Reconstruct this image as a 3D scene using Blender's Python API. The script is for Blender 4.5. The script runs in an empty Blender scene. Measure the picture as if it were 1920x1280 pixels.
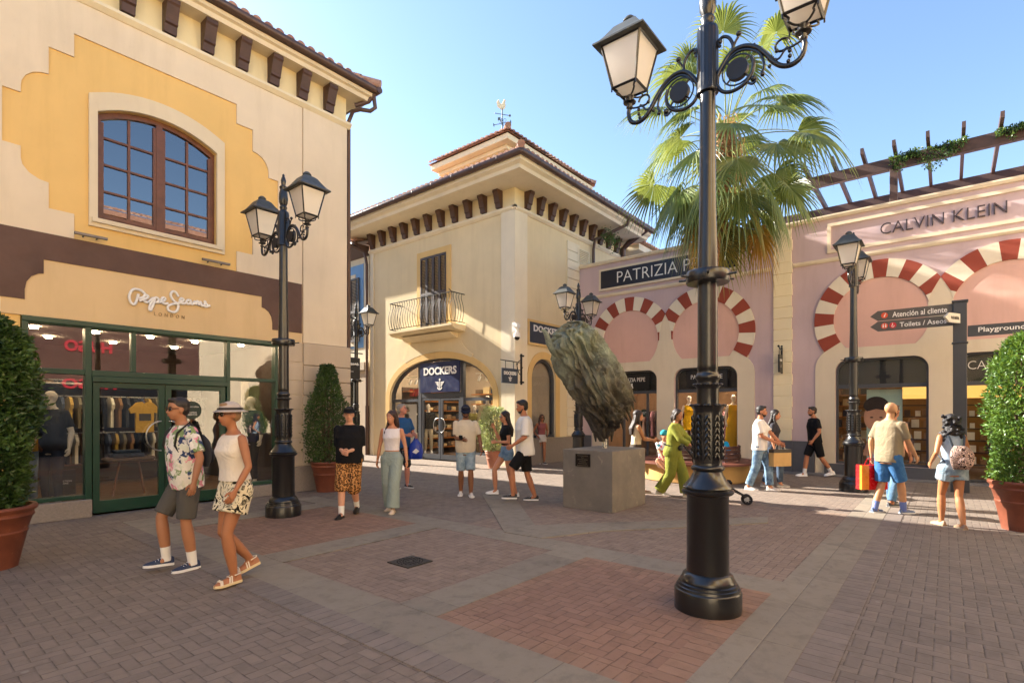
import bpy, bmesh, math, random
from mathutils import Vector, Matrix, noise as mnoise
from mathutils.geometry import tessellate_polygon
R = math.radians
PI = math.pi
scn = bpy.context.scene
COL = scn.collection
random.seed(7)

# ------------------------------------------------------------------ camera, sky, sun, exposure
# world axes: x runs along the left shop front (away to the right), y runs up the side street, z up
cam = bpy.data.cameras.new('camera')
cam_ob = bpy.data.objects.new('camera', cam)
COL.objects.link(cam_ob)
cam_ob.location = (0, 0, 1.6)
cam_ob.rotation_euler = (R(90), 0, R(39.3 - 90))
cam.sensor_width = 36
cam.lens = 36 * 997 / 1920
cam.shift_y = (775 - 640) / 1920
cam.clip_start = 0.05
cam.clip_end = 2000
scn.camera = cam_ob

SUN_EL, SUN_TH = 29.5, 8.5
sv = Vector((-math.sin(R(SUN_TH)) * math.cos(R(SUN_EL)), math.cos(R(SUN_TH)) * math.cos(R(SUN_EL)), math.sin(R(SUN_EL))))
sun = bpy.data.lights.new('sun', 'SUN')
sun.energy = 5.0
sun.angle = R(0.6)
sun.color = (1.0, 0.925, 0.815)
sun_ob = bpy.data.objects.new('sun', sun)
COL.objects.link(sun_ob)
sun_ob.location = (0, 20, 30)
sun_ob.rotation_euler = (-sv).to_track_quat('-Z', 'Y').to_euler()
w = bpy.data.worlds.new('World')
scn.world = w
w.use_nodes = True
nt = w.node_tree
bgn = nt.nodes['Background']
sky = nt.nodes.new('ShaderNodeTexSky')
sky.sky_type = 'NISHITA'
sky.sun_disc = False
sky.sun_elevation = R(SUN_EL)
sky.sun_rotation = math.atan2(sv.x, sv.y)
sky.air_density = 1.0
sky.dust_density = 0.5
sky.ozone_density = 2.2
nt.links.new(sky.outputs[0], bgn.inputs[0])
bgn.inputs[1].default_value = 0.092
scn.view_settings.view_transform = 'Standard'
scn.view_settings.look = 'None'
scn.view_settings.exposure = 1.98
scn.view_settings.gamma = 1.0
scn.render.resolution_x, scn.render.resolution_y = 1024, 682

# ------------------------------------------------------------------ projection helper (same camera numbers)
CS, SN = math.cos(R(39.3)), math.sin(R(39.3))
def gnd(px, py, z=0.0):
    r = (px - 960) / 997; d = -(py - 775) / 997
    t = (z - 1.6) / d
    return ((CS + r * SN) * t, (SN - r * CS) * t)

# ------------------------------------------------------------------ material helpers
def srgb(h):
    if isinstance(h, (tuple, list)):
        return tuple(h[:3]) + (1,)
    h = h.lstrip('#')
    if len(h) == 3: h = ''.join(q * 2 for q in h)
    c = [int(h[i:i + 2], 16) / 255 for i in (0, 2, 4)]
    return tuple(x / 12.92 if x <= 0.04045 else ((x + 0.055) / 1.055) ** 2.4 for x in c) + (1,)

class NG:
    def __init__(s, name):
        s.mat = bpy.data.materials.new(name)
        s.mat.use_nodes = True
        s.t = s.mat.node_tree
        s.b = s.t.nodes['Principled BSDF']
        s.out = s.t.nodes['Material Output']
    def n(s, typ, **kw):
        nd = s.t.nodes.new('ShaderNode' + typ)
        for k, v in kw.items():
            setattr(nd, k, v)
        return nd
    def put(s, sock, v):
        if v is None: return
        if isinstance(v, bpy.types.NodeSocket):
            s.t.links.new(v, sock)
        else:
            sock.default_value = v
    def m(s, op, a, b=None, c=None, clamp=False):
        nd = s.n('Math', operation=op, use_clamp=clamp)
        s.put(nd.inputs[0], a); s.put(nd.inputs[1], b)
        if c is not None: s.put(nd.inputs[2], c)
        return nd.outputs[0]
    def coord(s, kind='Object'):
        return s.n('TexCoord').outputs[kind]
    def sep(s, v):
        nd = s.n('SeparateXYZ'); s.put(nd.inputs[0], v); return nd.outputs
    def comb(s, x, y, z=0.0):
        nd = s.n('CombineXYZ'); s.put(nd.inputs[0], x); s.put(nd.inputs[1], y); s.put(nd.inputs[2], z); return nd.outputs[0]
    def noise(s, scale, detail=4, rough=0.55, vec=None, dist=0.0):
        nd = s.n('TexNoise'); nd.inputs['Scale'].default_value = scale
        nd.inputs['Detail'].default_value = detail; nd.inputs['Roughness'].default_value = rough
        nd.inputs['Distortion'].default_value = dist
        s.put(nd.inputs['Vector'], vec if vec is not None else s.coord())
        return nd.outputs['Fac']
    def ramp(s, fac, stops, interp='LINEAR'):
        nd = s.n('ValToRGB'); cr = nd.color_ramp; cr.interpolation = interp
        while len(cr.elements) < len(stops): cr.elements.new(0.5)
        for e, (p, c) in zip(cr.elements, stops):
            e.position = p; e.color = srgb(c) if not isinstance(c, (int, float)) else (c, c, c, 1)
        s.put(nd.inputs[0], fac); return nd.outputs[0]
    def mix(s, fac, a, b, typ='MIX'):
        nd = s.n('Mix', data_type='RGBA', blend_type=typ)
        s.put(nd.inputs[0], fac); s.put(nd.inputs[6], a); s.put(nd.inputs[7], b)
        return nd.outputs[2]
    def mrange(s, v, a, b, c, d):
        nd = s.n('MapRange'); s.put(nd.inputs[0], v)
        for i, x in enumerate((a, b, c, d)): nd.inputs[i + 1].default_value = x
        return nd.outputs[0]
    def bump(s, h, strength=0.3, dist=0.01, normal=None):
        nd = s.n('Bump'); nd.inputs['Strength'].default_value = strength
        nd.inputs['Distance'].default_value = dist; s.put(nd.inputs['Height'], h)
        if normal is not None: s.put(nd.inputs['Normal'], normal)
        return nd.outputs[0]
    def fin(s, col=None, rough=None, normal=None, metal=None, spec=None):
        s.put(s.b.inputs['Base Color'], col); s.put(s.b.inputs['Roughness'], rough)
        s.put(s.b.inputs['Normal'], normal); s.put(s.b.inputs['Metallic'], metal)
        s.put(s.b.inputs['Specular IOR Level'], spec)
        return s.mat

_mc = {}
def simple(name, col, rough=0.6, var=0.12, vs=3.0, bump=0.1, bs=60, metal=0.0, spec=None, bd=0.004):
    if name in _mc: return _mc[name]
    g = NG(name); c = srgb(col)
    f = g.noise(vs, 5, 0.6)
    a = tuple(x * (1 - var) for x in c[:3]) + (1,); b = tuple(min(1, x * (1 + var)) for x in c[:3]) + (1,)
    cc = g.mix(g.mrange(f, 0.3, 0.7, 0, 1), a, b)
    nr = g.bump(g.noise(bs, 3), bump, bd) if bump else None
    rr = g.mrange(g.noise(vs * 2.3, 3), 0.3, 0.7, max(0.02, rough - 0.07), min(1, rough + 0.07))
    _mc[name] = g.fin(cc, rr, nr, metal, spec)
    return _mc[name]

def stucco(name, col, var=0.06, stain=0.13):
    if name in _mc: return _mc[name]
    g = NG(name); c = srgb(col)
    co = g.coord(); x, y, z = g.sep(co)
    big = g.noise(0.7, 5, 0.6)
    st = g.noise(1.0, 5, 0.65, vec=g.comb(g.m('MULTIPLY', x, 2.6), g.m('MULTIPLY', y, 2.6), g.m('MULTIPLY', z, 0.35)))
    a = tuple(v * (1 - var) for v in c[:3]) + (1,); b = tuple(min(1, v * (1 + var)) for v in c[:3]) + (1,)
    cc = g.mix(g.mrange(big, 0.3, 0.7, 0, 1), a, b)
    dk = (c[0] * 0.72, c[1] * 0.68, c[2] * 0.62, 1)
    cc = g.mix(g.m('MULTIPLY', g.mrange(st, 0.5, 0.8, 0, 1), stain * 3), cc, dk)
    sp = g.noise(11, 6, 0.75)
    cc = g.mix(g.mrange(sp, 0.62, 0.74, 0, 0.22), cc, dk)
    h = g.m('ADD', g.m('MULTIPLY', g.noise(90, 4, 0.7), 0.6), g.m('MULTIPLY', g.noise(4, 3), 1.5))
    _mc[name] = g.fin(cc, 0.88, g.bump(h, 0.35, 0.006), spec=0.25)
    return _mc[name]

def emis(name, col, s):
    g = NG(name)
    g.b.inputs['Base Color'].default_value = (0, 0, 0, 1)
    g.b.inputs['Emission Color'].default_value = srgb(col)
    g.b.inputs['Emission Strength'].default_value = s
    return g.mat

def glass(name, tint=(0.93, 0.95, 0.95), ior=1.5, boost=1.0, rough=0.0):
    g = NG(name)
    tr = g.n('BsdfTransparent'); tr.inputs[0].default_value = tint + (1,)
    gl = g.n('BsdfGlossy'); gl.inputs['Roughness'].default_value = rough; gl.inputs[0].default_value = (1, 1, 1, 1)
    wob = g.bump(g.noise(0.8, 2), 0.02, 0.05); g.put(gl.inputs['Normal'], wob)
    fr = g.n('Fresnel'); fr.inputs[0].default_value = ior
    front = g.m('SUBTRACT', 1.0, g.n('NewGeometry').outputs['Backfacing'])
    mx = g.n('MixShader'); g.put(mx.inputs[0], g.m('MULTIPLY', g.m('MULTIPLY', fr.outputs[0], boost, clamp=True), front))
    g.t.links.new(tr.outputs[0], mx.inputs[1]); g.t.links.new(gl.outputs[0], mx.inputs[2])
    g.t.links.new(mx.outputs[0], g.out.inputs[0])
    return g.mat

def leafmat(name, c1, c2, c3=None, rough=0.45, trans=0.3, ns=2.5):
    g = NG(name)
    oi = g.n('ObjectInfo')
    geo = g.n('NewGeometry')
    rnd = geo.outputs['Random Per Island']
    f = g.noise(ns, 3)
    c = g.mix(rnd, srgb(c1), srgb(c2))
    if c3: c = g.mix(g.mrange(f, 0.45, 0.65, 0, 0.8), c, srgb(c3))
    g.fin(c, rough, None)
    ts = g.n('BsdfTranslucent'); g.put(ts.inputs[0], g.mix(0.5, c, (0.35, 0.5, 0.05, 1)))
    mx = g.n('MixShader'); mx.inputs[0].default_value = trans
    g.t.links.new(g.b.outputs[0], mx.inputs[1]); g.t.links.new(ts.outputs[0], mx.inputs[2])
    g.t.links.new(mx.outputs[0], g.out.inputs[0])
    return g.mat

# ------------------------------------------------------------------ paving materials
def herring(name, c_a, c_b, joint, W=0.088, off=0.0):
    g = NG(name)
    x, y, z = g.sep(g.coord())
    X = g.m('DIVIDE', g.m('ADD', x, 50.0 + off), W); Y = g.m('DIVIDE', g.m('ADD', y, 50.0), W)
    wob = g.m('MULTIPLY', g.m('SUBTRACT', g.noise(14, 2), 0.5), 0.10)
    X = g.m('ADD', X, wob); Y = g.m('ADD', Y, wob)
    i = g.m('FLOOR', X); j = g.m('FLOOR', Y); fx = g.m('FRACT', X); fy = g.m('FRACT', Y)
    k = g.m('FLOORED_MODULO', g.m('SUBTRACT', i, j), 4.0)
    k = g.m('ROUND', k)
    isH = g.m('LESS_THAN', k, 1.5)
    k3 = g.m('SUBTRACT', 3.0, k)
    def sel(a, b):  # isH ? a : b
        return g.m('ADD', g.m('MULTIPLY', isH, a), g.m('MULTIPLY', g.m('SUBTRACT', 1.0, isH), b))
    lx = sel(g.m('ADD', fx, k), fx); ly = sel(fy, g.m('ADD', fy, k3))
    mx_ = sel(2.0, 1.0); my_ = sel(1.0, 2.0)
    d = g.m('MINIMUM', g.m('MINIMUM', lx, g.m('SUBTRACT', mx_, lx)), g.m('MINIMUM', ly, g.m('SUBTRACT', my_, ly)))
    idx = sel(g.m('SUBTRACT', i, k), i); idy = sel(j, g.m('SUBTRACT', j, k3))
    return _brickfin(g, d, g.comb(idx, idy, isH), c_a, c_b, joint)

def gridpave(name, c_a, c_b, joint, sx, sy, jw=0.05, ox=0.0, oy=0.0, slab=False):
    g = NG(name)
    x, y, z = g.sep(g.coord())
    X = g.m('DIVIDE', g.m('ADD', x, 50.0 + ox), sx); Y = g.m('DIVIDE', g.m('ADD', y, 50.0 + oy), sy)
    i = g.m('FLOOR', X); j = g.m('FLOOR', Y); fx = g.m('FRACT', X); fy = g.m('FRACT', Y)
    dx = g.m('MULTIPLY', g.m('MINIMUM', fx, g.m('SUBTRACT', 1.0, fx)), sx * 10)
    dy = g.m('MULTIPLY', g.m('MINIMUM', fy, g.m('SUBTRACT', 1.0, fy)), sy * 10)
    return _brickfin(g, g.m('MINIMUM', dx, dy), g.comb(i, j, 0.0), c_a, c_b, joint, slab)

def _brickfin(g, d, idv, c_a, c_b, joint, slab=False):
    wn = g.n('TexWhiteNoise', noise_dimensions='3D'); g.put(wn.inputs[0], idv)
    rnd = wn.outputs[0]
    big = g.noise(0.55, 4, 0.6)
    base = g.mix(rnd, srgb(c_a), srgb(c_b))
    base = g.mix(g.mrange(big, 0.35, 0.65, 0, 0.35), base, srgb(c_b))
    fine = g.noise(130, 3, 0.7)
    base = g.mix(g.mrange(fine, 0.3, 0.75, 0, 0.28), base, tuple(v * 0.55 for v in srgb(c_a)[:3]) + (1,))
    dirt = g.noise(6, 5, 0.7)
    base = g.mix(g.mrange(dirt, 0.5, 0.8, 0, 0.30), base, (0.05, 0.042, 0.036, 1))
    spot = g.noise(23, 2, 0.4)
    base = g.mix(g.mrange(spot, 0.72, 0.78, 0, 0.35), base, (0.04, 0.035, 0.03, 1))
    gum = g.n('TexVoronoi'); gum.inputs['Scale'].default_value = 2.1; g.put(gum.inputs['Vector'], g.coord())
    base = g.mix(g.mrange(gum.outputs['Distance'], 0.035, 0.05, 0.5, 0.0), base, (0.30, 0.28, 0.25, 1))
    sta = g.noise(1.7, 6, 0.7, dist=0.8)
    base = g.mix(g.mrange(sta, 0.56, 0.72, 0, 0.38), base, (0.07, 0.06, 0.052, 1))
    jn = g.noise(9, 3)
    jm = g.mrange(d, 0.02, 0.055 if not slab else 0.035, 1, 0)
    jm = g.m('MULTIPLY', jm, g.mrange(jn, 0.35, 0.65, 0.2, 0.85))
    col = g.mix(jm, base, srgb(joint))
    h = g.m('ADD', g.mrange(d, 0.0, 0.12, 0.0, 1.0), g.m('MULTIPLY', fine, 0.25))
    h = g.m('ADD', h, g.m('MULTIPLY', rnd, 0.35 if not slab else 0.02))
    rough = g.mrange(dirt, 0.3, 0.7, 0.62, 0.85)
    return g.fin(col, rough, g.bump(h, 0.45, 0.006), spec=0.35)

# ------------------------------------------------------------------ mesh builder
class MB:
    def __init__(s):
        s.v = []; s.f = []; s.m = []; s.slot = 0
    def add(s, vs, fs, T=None, slot=None):
        o = len(s.v)
        s.v += [tuple(T(*p)) if T else tuple(p) for p in vs]
        s.f += [tuple(i + o for i in f) for f in fs]
        s.m += [s.slot if slot is None else slot] * len(fs)
        return s
    def box(s, x0, x1, y0, y1, z0, z1, T=None, slot=None):
        vs = [(x, y, z) for x in (x0, x1) for y in (y0, y1) for z in (z0, z1)]
        fs = [(0, 1, 3, 2), (4, 6, 7, 5), (0, 4, 5, 1), (2, 3, 7, 6), (0, 2, 6, 4), (1, 5, 7, 3)]
        return s.add(vs, fs, T, slot)
    def obox(s, c, size, M=None, slot=None):   # centred box with matrix
        c = Vector(c); hx, hy, hz = (q / 2 for q in size)
        T = (lambda x, y, z: c + (M @ Vector((x, y, z)) if M else Vector((x, y, z))))
        return s.box(-hx, hx, -hy, hy, -hz, hz, T, slot)
    def hexa(s, bot, top, T=None, slot=None):  # two 4-point loops
        vs = list(bot) + list(top)
        fs = [(3, 2, 1, 0), (4, 5, 6, 7)] + [(i, (i + 1) % 4, (i + 1) % 4 + 4, i + 4) for i in range(4)]
        return s.add(vs, fs, T, slot)
    def plate(s, T, outer, holes=(), c0=-0.1, c1=0.0, back=True, slot=None):
        loops = [list(outer)] + [list(h) for h in holes]
        flat = [p for l in loops for p in l]
        tris = tessellate_polygon([[Vector((p[0], p[1], 0)) for p in l] for l in loops])
        n = len(flat)
        vs = [(p[0], p[1], c1) for p in flat] + [(p[0], p[1], c0) for p in flat]
        fs = []
        for t in tris:
            a, b, c = [flat[i] for i in t]
            ar = (b[0] - a[0]) * (c[1] - a[1]) - (b[1] - a[1]) * (c[0] - a[0])
            if abs(ar) < 1e-10: continue
            t = tuple(t) if ar > 0 else tuple(reversed(t))
            fs.append(t)
            if back: fs.append(tuple(i + n for i in reversed(t)))
        o = 0
        for li, l in enumerate(loops):
            k = len(l)
            ar = sum(l[i][0] * l[(i + 1) % k][1] - l[(i + 1) % k][0] * l[i][1] for i in range(k))
            ccw = ar > 0
            for i in range(k):
                a, b = o + i, o + (i + 1) % k
                q = (a, a + n, b + n, b) if (ccw == (li == 0)) else (a, b, b + n, a + n)
                fs.append(q)
            o += k
        return s.add(vs, fs, T, slot)
    def lathe(s, prof, c=(0, 0, 0), n=24, T=None, ribs=None, slot=None, cap=True):
        vs = []; fs = []
        for (r, z) in prof:
            for i in range(n):
                a = 2 * PI * i / n
                rr = r * (ribs(a, z) if ribs else 1)
                vs.append((c[0] + rr * math.cos(a), c[1] + rr * math.sin(a), c[2] + z))
        for j in range(len(prof) - 1):
            for i in range(n):
                k = (i + 1) % n
                fs.append((j * n + i, j * n + k, (j + 1) * n + k, (j + 1) * n + i))
        if cap:
            fs.append(tuple(reversed(range(n)))); fs.append(tuple((len(prof) - 1) * n + i for i in range(n)))
        return s.add(vs, fs, T, slot)
    def tube(s, pts, r, n=8, T=None, slot=None, caps=True, flat=None, up=None):
        pts = [Vector(p) for p in pts]
        if T: pts = [Vector(T(*p)) for p in pts]
        m_ = len(pts)
        rs = r if isinstance(r, (list, tuple)) else [r] * m_
        vs = []; fs = []
        pn = None
        for i, p in enumerate(pts):
            t = (pts[min(i + 1, m_ - 1)] - pts[max(i - 1, 0)])
            t = t.normalized() if t.length > 1e-9 else Vector((0, 0, 1))
            if pn is None:
                ref = Vector(up) if up else (Vector((0, 0, 1)) if abs(t.z) < 0.9 else Vector((1, 0, 0)))
                nn = (ref - t * ref.dot(t)).normalized()
            else:
                nn = pn - t * pn.dot(t)
                nn = nn.normalized() if nn.length > 1e-6 else pn
            pn = nn; bb = t.cross(nn)
            for k in range(n):
                a = 2 * PI * k / n
                fl = flat if flat else 1.0
                vs.append(p + nn * math.cos(a) * rs[i] * fl + bb * math.sin(a) * rs[i])
        for j in range(m_ - 1):
            for i in range(n):
                k = (i + 1) % n
                fs.append((j * n + i, j * n + k, (j + 1) * n + k, (j + 1) * n + i))
        if caps:
            fs.append(tuple(reversed(range(n)))); fs.append(tuple((m_ - 1) * n + i for i in range(n)))
        return s.add(vs, fs, None, slot)
    def ball(s, c, r, seg=10, rings=7, M=None, slot=None):
        c = Vector(c); r = (r, r, r) if isinstance(r, (int, float)) else r
        vs = []; fs = []
        def P(x, y, z):
            q = Vector((x * r[0], y * r[1], z * r[2]))
            return c + (M @ q if M else q)
        vs.append(P(0, 0, 1))
        for j in range(1, rings):
            th = PI * j / rings
            for i in range(seg):
                a = 2 * PI * i / seg
                vs.append(P(math.sin(th) * math.cos(a), math.sin(th) * math.sin(a), math.cos(th)))
        vs.append(P(0, 0, -1))
        for i in range(seg):
            fs.append((0, 1 + i, 1 + (i + 1) % seg))
            fs.append((len(vs) - 1, 1 + (rings - 2) * seg + (i + 1) % seg, 1 + (rings - 2) * seg + i))
        for j in range(rings - 2):
            for i in range(seg):
                k = (i + 1) % seg
                fs.append((1 + j * seg + i, 1 + (j + 1) * seg + i, 1 + (j + 1) * seg + k, 1 + j * seg + k))
        return s.add(vs, fs, None, slot)
    def loft(s, rings, cap=True, slot=None):
        n = len(rings[0]); vs = [p for r in rings for p in r]; fs = []
        for j in range(len(rings) - 1):
            for i in range(n):
                k = (i + 1) % n
                fs.append((j * n + i, j * n + k, (j + 1) * n + k, (j + 1) * n + i))
        if cap:
            fs.append(tuple(reversed(range(n)))); fs.append(tuple((len(rings) - 1) * n + i for i in range(n)))
        return s.add(vs, fs, None, slot)
    def text(s, body, T, a, b, c0, c1, w=None, h=None, weight=0.0, slot=None, shear=0.0, track=1.0, align='C', res=3):
        cu = bpy.data.curves.new('txt', 'FONT'); cu.body = body; cu.size = 1.0
        cu.offset = weight; cu.shear = shear; cu.space_character = track; cu.resolution_u = res
        cu.fill_mode = 'BOTH'; cu.extrude = 0.5
        ob = bpy.data.objects.new('txt', cu); COL.objects.link(ob)
        bpy.context.view_layer.update()
        dg = bpy.context.evaluated_depsgraph_get()
        me = bpy.data.meshes.new_from_object(ob.evaluated_get(dg))
        bpy.data.objects.remove(ob); bpy.data.curves.remove(cu)
        xs = [v.co.x for v in me.vertices]; ys = [v.co.y for v in me.vertices]
        x0, x1, y0, y1 = min(xs), max(xs), min(ys), max(ys)
        sy = h / (y1 - y0) if h else (w / (x1 - x0)); sx = w / (x1 - x0) if w else sy
        if not h: sy = sx
        W = (x1 - x0) * sx; H = (y1 - y0) * sy
        ax = a - W / 2 if align == 'C' else a
        vs = [((v.co.x - x0) * sx + ax, (v.co.y - y0) * sy + b - H / 2, c0 + (v.co.z + 0.5) * (c1 - c0)) for v in me.vertices]
        s.add(vs, [tuple(p.vertices) for p in me.polygons], T, slot)
        bpy.data.meshes.remove(me)
        return W
    def mesh(s, name, mats, off=(0, 0, 0), smooth=None, recalc=False):
        me = bpy.data.meshes.new(name)
        ox, oy, oz = off
        me.from_pydata([(x - ox, y - oy, z - oz) for (x, y, z) in s.v], [], s.f)
        for m_ in (mats if isinstance(mats, (list, tuple)) else [mats]): me.materials.append(m_)
        me.polygons.foreach_set('material_index', s.m)
        if recalc:
            bm = bmesh.new(); bm.from_mesh(me); bmesh.ops.recalc_face_normals(bm, faces=bm.faces); bm.to_mesh(me); bm.free()
        if smooth:
            me.polygons.foreach_set('use_smooth', [True] * len(me.polygons))
            me.set_sharp_from_angle(angle=R(smooth))
        me.update()
        return me
    def build(s, name, mats, parent=None, smooth=None, recalc=False, bevel=None):
        off = parent['_o'] if (parent is not None and '_o' in parent) else (0, 0, 0)
        me = s.mesh(name, mats, off, smooth, recalc)
        ob = bpy.data.objects.new(name, me); COL.objects.link(ob)
        if bevel:
            bv = ob.modifiers.new('bevel', 'BEVEL'); bv.width = bevel; bv.segments = 2; bv.limit_method = 'ANGLE'; bv.angle_limit = R(40)
        if parent is not None:
            ob.parent = parent
            if '_o' in parent: ob['_o'] = parent['_o']
        return ob

def prp(o, label=None, cat=None, group=None, kind=None):
    if label: o['label'] = label
    if cat: o['category'] = cat
    if group: o['group'] = group
    if kind: o['kind'] = kind
    return o
def thing(name, label, cat, loc=(0, 0, 0), group=None, rz=0.0, world=False):
    o = bpy.data.objects.new(name, None); COL.objects.link(o)
    o.empty_display_size = 0.2
    o.location = loc; o.rotation_euler = (0, 0, rz)
    if world: o['_o'] = tuple(loc)
    return prp(o, label, cat, group)
def struct(name, mb, mats, **kw):
    return prp(mb.build(name, mats, **kw), kind='structure')
def copy_tree(o, parent=None):
    c = o.copy(); COL.objects.link(c)
    if parent is not None: c.parent = parent
    for ch in list(o.children): copy_tree(ch, c)
    return c
def FX(v0):      # facade facing the square, plane y = v0 (a = x, b = z, c = outwards)
    return lambda a, b, c: (a, v0 - c, b)
def FY(u0):      # facade facing the square, plane x = u0 (a = y !, b = z, c = outwards)
    return lambda a, b, c: (u0 - c, a, b)
def arcp(cx_, cy_, r, a0, a1, n, ry=None):
    ry = ry or r
    return [(cx_ + r * math.cos(R(a0 + (a1 - a0) * i / n)), cy_ + ry * math.sin(R(a0 + (a1 - a0) * i / n))) for i in range(n + 1)]
def rect(x0, x1, y0, y1): return [(x0, y0), (x1, y0), (x1, y1), (x0, y1)]
# ------------------------------------------------------------------ ground and paving
M_GRD = herring('paving_brown', '#8a7c6f', '#7b6d62', '#3d342d')
M_DRK = herring('paving_plum', '#84786d', '#756a61', '#38302b')
M_RED = herring('paving_red', '#9c7a66', '#886a59', '#443429')
M_MID = herring('paving_rosy', '#968272', '#857264', '#3e342c')
M_SLB = gridpave('paving_slab', '#938979', '#867c6e', '#4a423a', 0.9, 0.9, oy=0.3, slab=True)
M_SOLV = gridpave('soldier_course', '#897d73', '#796e66', '#3a2f2b', 0.105, 0.5, oy=-0.03 + 0.0)
M_SOLU = gridpave('soldier_course_side', '#8a7e74', '#7a6f66', '#3a2f2b', 0.5, 0.105)
M_SOLR = gridpave('soldier_course_red', '#9c7c67', '#8a6d5a', '#4a3329', 0.105, 0.5)
M_SOLR2 = gridpave('soldier_course_red_side', '#9c7c67', '#8a6d5a', '#4a3329', 0.5, 0.105)
def sheet(name, poly, z, mt):
    n = len(poly); b = MB(); b.add([(p[0], p[1], z) for p in poly] + [(p[0], p[1], -.03) for p in poly], [tuple(range(n))] + ([(i, (i + 1) % n, (i + 1) % n + n, i + n) for i in range(n)] if z > 0 else []))
    return struct(name, b, mt, recalc=True) if z > 0 else struct(name, b, mt)
sheet('ground', rect(-60, 120, -60, 120), 0.0, M_GRD)
sheet('paving', rect(1.2, 15.7, -6, 0.53), 0.004, M_DRK)
sheet('paving', rect(2.42, 15.6, 0.53, 0.75), 0.008, M_SOLV)
sheet('paving', rect(2.2, 2.42, -6, 9.0), 0.008, M_SOLU)
sheet('paving', rect(5.53, 9.9, 1.2, 5.4), 0.004, M_MID)
for (a, b_, c, d) in ((2.42, 2.85, -6, 9.4), (5.1, 5.53, 1.2, 9.4)):
    sheet('paving', rect(a, b_, c, d), 0.008, M_SLB)
for (a, b_, c, d) in ((2.85, 15.6, 0.75, 1.2), (2.85, 5.1, 3.1, 3.55), (2.85, 5.1, 5.5, 5.95), (2.85, 5.1, 8.2, 8.65)):
    sheet('paving', rect(a, b_, c, d), 0.012, M_SLB)
for (v0, v1) in ((1.2, 3.1), (5.95, 8.2)):
    u0, u1 = 2.85, 5.1
    sheet('paving', rect(u0 + .2, u1 - .2, v0 + .2, v1 - .2), 0.008, M_RED)
    sheet('paving', rect(u0, u1, v0, v0 + .2), 0.008, M_SOLR)
    sheet('paving', rect(u0, u1, v1 - .2, v1), 0.008, M_SOLR)
    sheet('paving', rect(u0, u0 + .2, v0 + .2, v1 - .2), 0.008, M_SOLR2)
    sheet('paving', rect(u1 - .2, u1, v0 + .2, v1 - .2), 0.008, M_SOLR2)
sheet('paving', rect(2.85, 5.1, 3.55, 5.5), 0.004, M_MID)
sheet('paving', [gnd(*p) for p in ((905, 928), (962, 928), (1003, 986), (946, 999))], 0.014, M_SLB)
_bt = [(946, 999), (1003, 986), (1130, 981), (1300, 976), (1440, 970)]; _bb = [(946, 999), (1015, 1010), (1130, 997), (1300, 989), (1440, 981)]
for i in range(4):
    sheet('paving', [gnd(*q) for q in (_bt[i], _bt[i + 1], _bb[i + 1], _bb[i])], .017, M_SLB)
# pale kerb line in front of the pink shops and doorstep of the corner shop
b = MB(); b.box(15.55, 16.3, -8, 3.9, 0.0, 0.03); b.box(15.8, 16.3, 3.9, 10.0, 0.0, 0.03)
struct('pavement', b, simple('grey_step', '#6f6e70', 0.7, 0.1, 2, 0.2))
# drain cover
t = thing('drain_cover', 'square cast iron drain cover with slots set in the brown paving', 'drain cover', (3.73, 4.47, 0.012))
b = MB(); b.box(-.17, .17, -.17, .17, -.01, .004); b.build('frame', simple('iron_dark', '#3b3733', 0.55, .2, 30, .3, metal=.4), t)
b = MB()
for r_ in (.045, .075, .105, .135):
    n_ = int(r_ * 130)
    for i in range(n_):
        a = 2 * PI * i / n_
        b.obox((r_ * math.cos(a), r_ * math.sin(a), .006), (.012, .022, .004), Matrix.Rotation(a, 3, 'Z'))
b.build('grate', simple('iron_slot', '#141312', 0.8, .1, 30, 0), t)
# ------------------------------------------------------------------ shared building materials
S_BEIGE = stucco('stucco_beige', '#e2d0b2')
S_YELL = stucco('stucco_yellow', '#e6bf78')
S_TAN = stucco('stucco_tan', '#d9bc8e')
S_BROWN = simple('brown_boarding', '#5f463a', 0.75, .18, 2, .5, 8)
S_CREAM = stucco('stucco_cream', '#e8dab8')
S_STONE = stucco('stone_beige', '#c4b29a')
S_PLINTH = simple('granite_grey', '#8c8177', 0.75, .15, 40, .2, 90)
S_WHITE = stucco('trim_cream', '#e0d0b0')
M_GREEN = simple('green_frame', '#0d3a2a', 0.35, .1, 3, .05)
M_WOODF = simple('wood_frame', '#6a4029', 0.45, .25, 8, .3, 40)
M_DBROWN = simple('corbel_brown', '#4f3629', 0.6, .2, 6, .2, 20)
M_GUT = simple('gutter_brown', '#58433a', 0.4, .1, 3, 0, metal=.2)
M_TILE = None
def _tile():
    g = NG('roof_tile')
    rnd = g.n('NewGeometry').outputs['Random Per Island']
    c = g.ramp(rnd, [(0, '#8f6250'), (.35, '#a57862'), (.7, '#b89078'), (1, '#7e5546')])
    c = g.mix(g.mrange(g.noise(9, 4), .5, .75, 0, .6), c, srgb('#c2a184'))
    return g.fin(c, .85, g.bump(g.noise(60, 3), .3, .004))
M_TILE = _tile()
G_SHOP = glass('shop_glass', (0.92, 0.93, 0.92), 1.55, 2.9)
G_SHOP2 = glass('shop_glass_clear', (0.95, 0.95, 0.94), 1.5, 1.0)
G_WIN = glass('window_glass', (0.5, 0.5, 0.5), 1.8, 2.2)
G_LANT = None
M_DARKF = simple('grey_frame', '#43454a', 0.4, .08, 3, .03)
M_IRON = simple('black_iron', '#141416', 0.32, .2, 12, .35, 45, spec=.6)
M_STEEL = simple('steel', '#b8b6b0', 0.3, .05, 5, 0, metal=1.0)
M_WHITE = simple('white_paint', '#e8e4dc', 0.5, .04, 3, 0)
M_BLACKP = simple('black_panel', '#121317', 0.35, .1, 3, 0)

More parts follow.
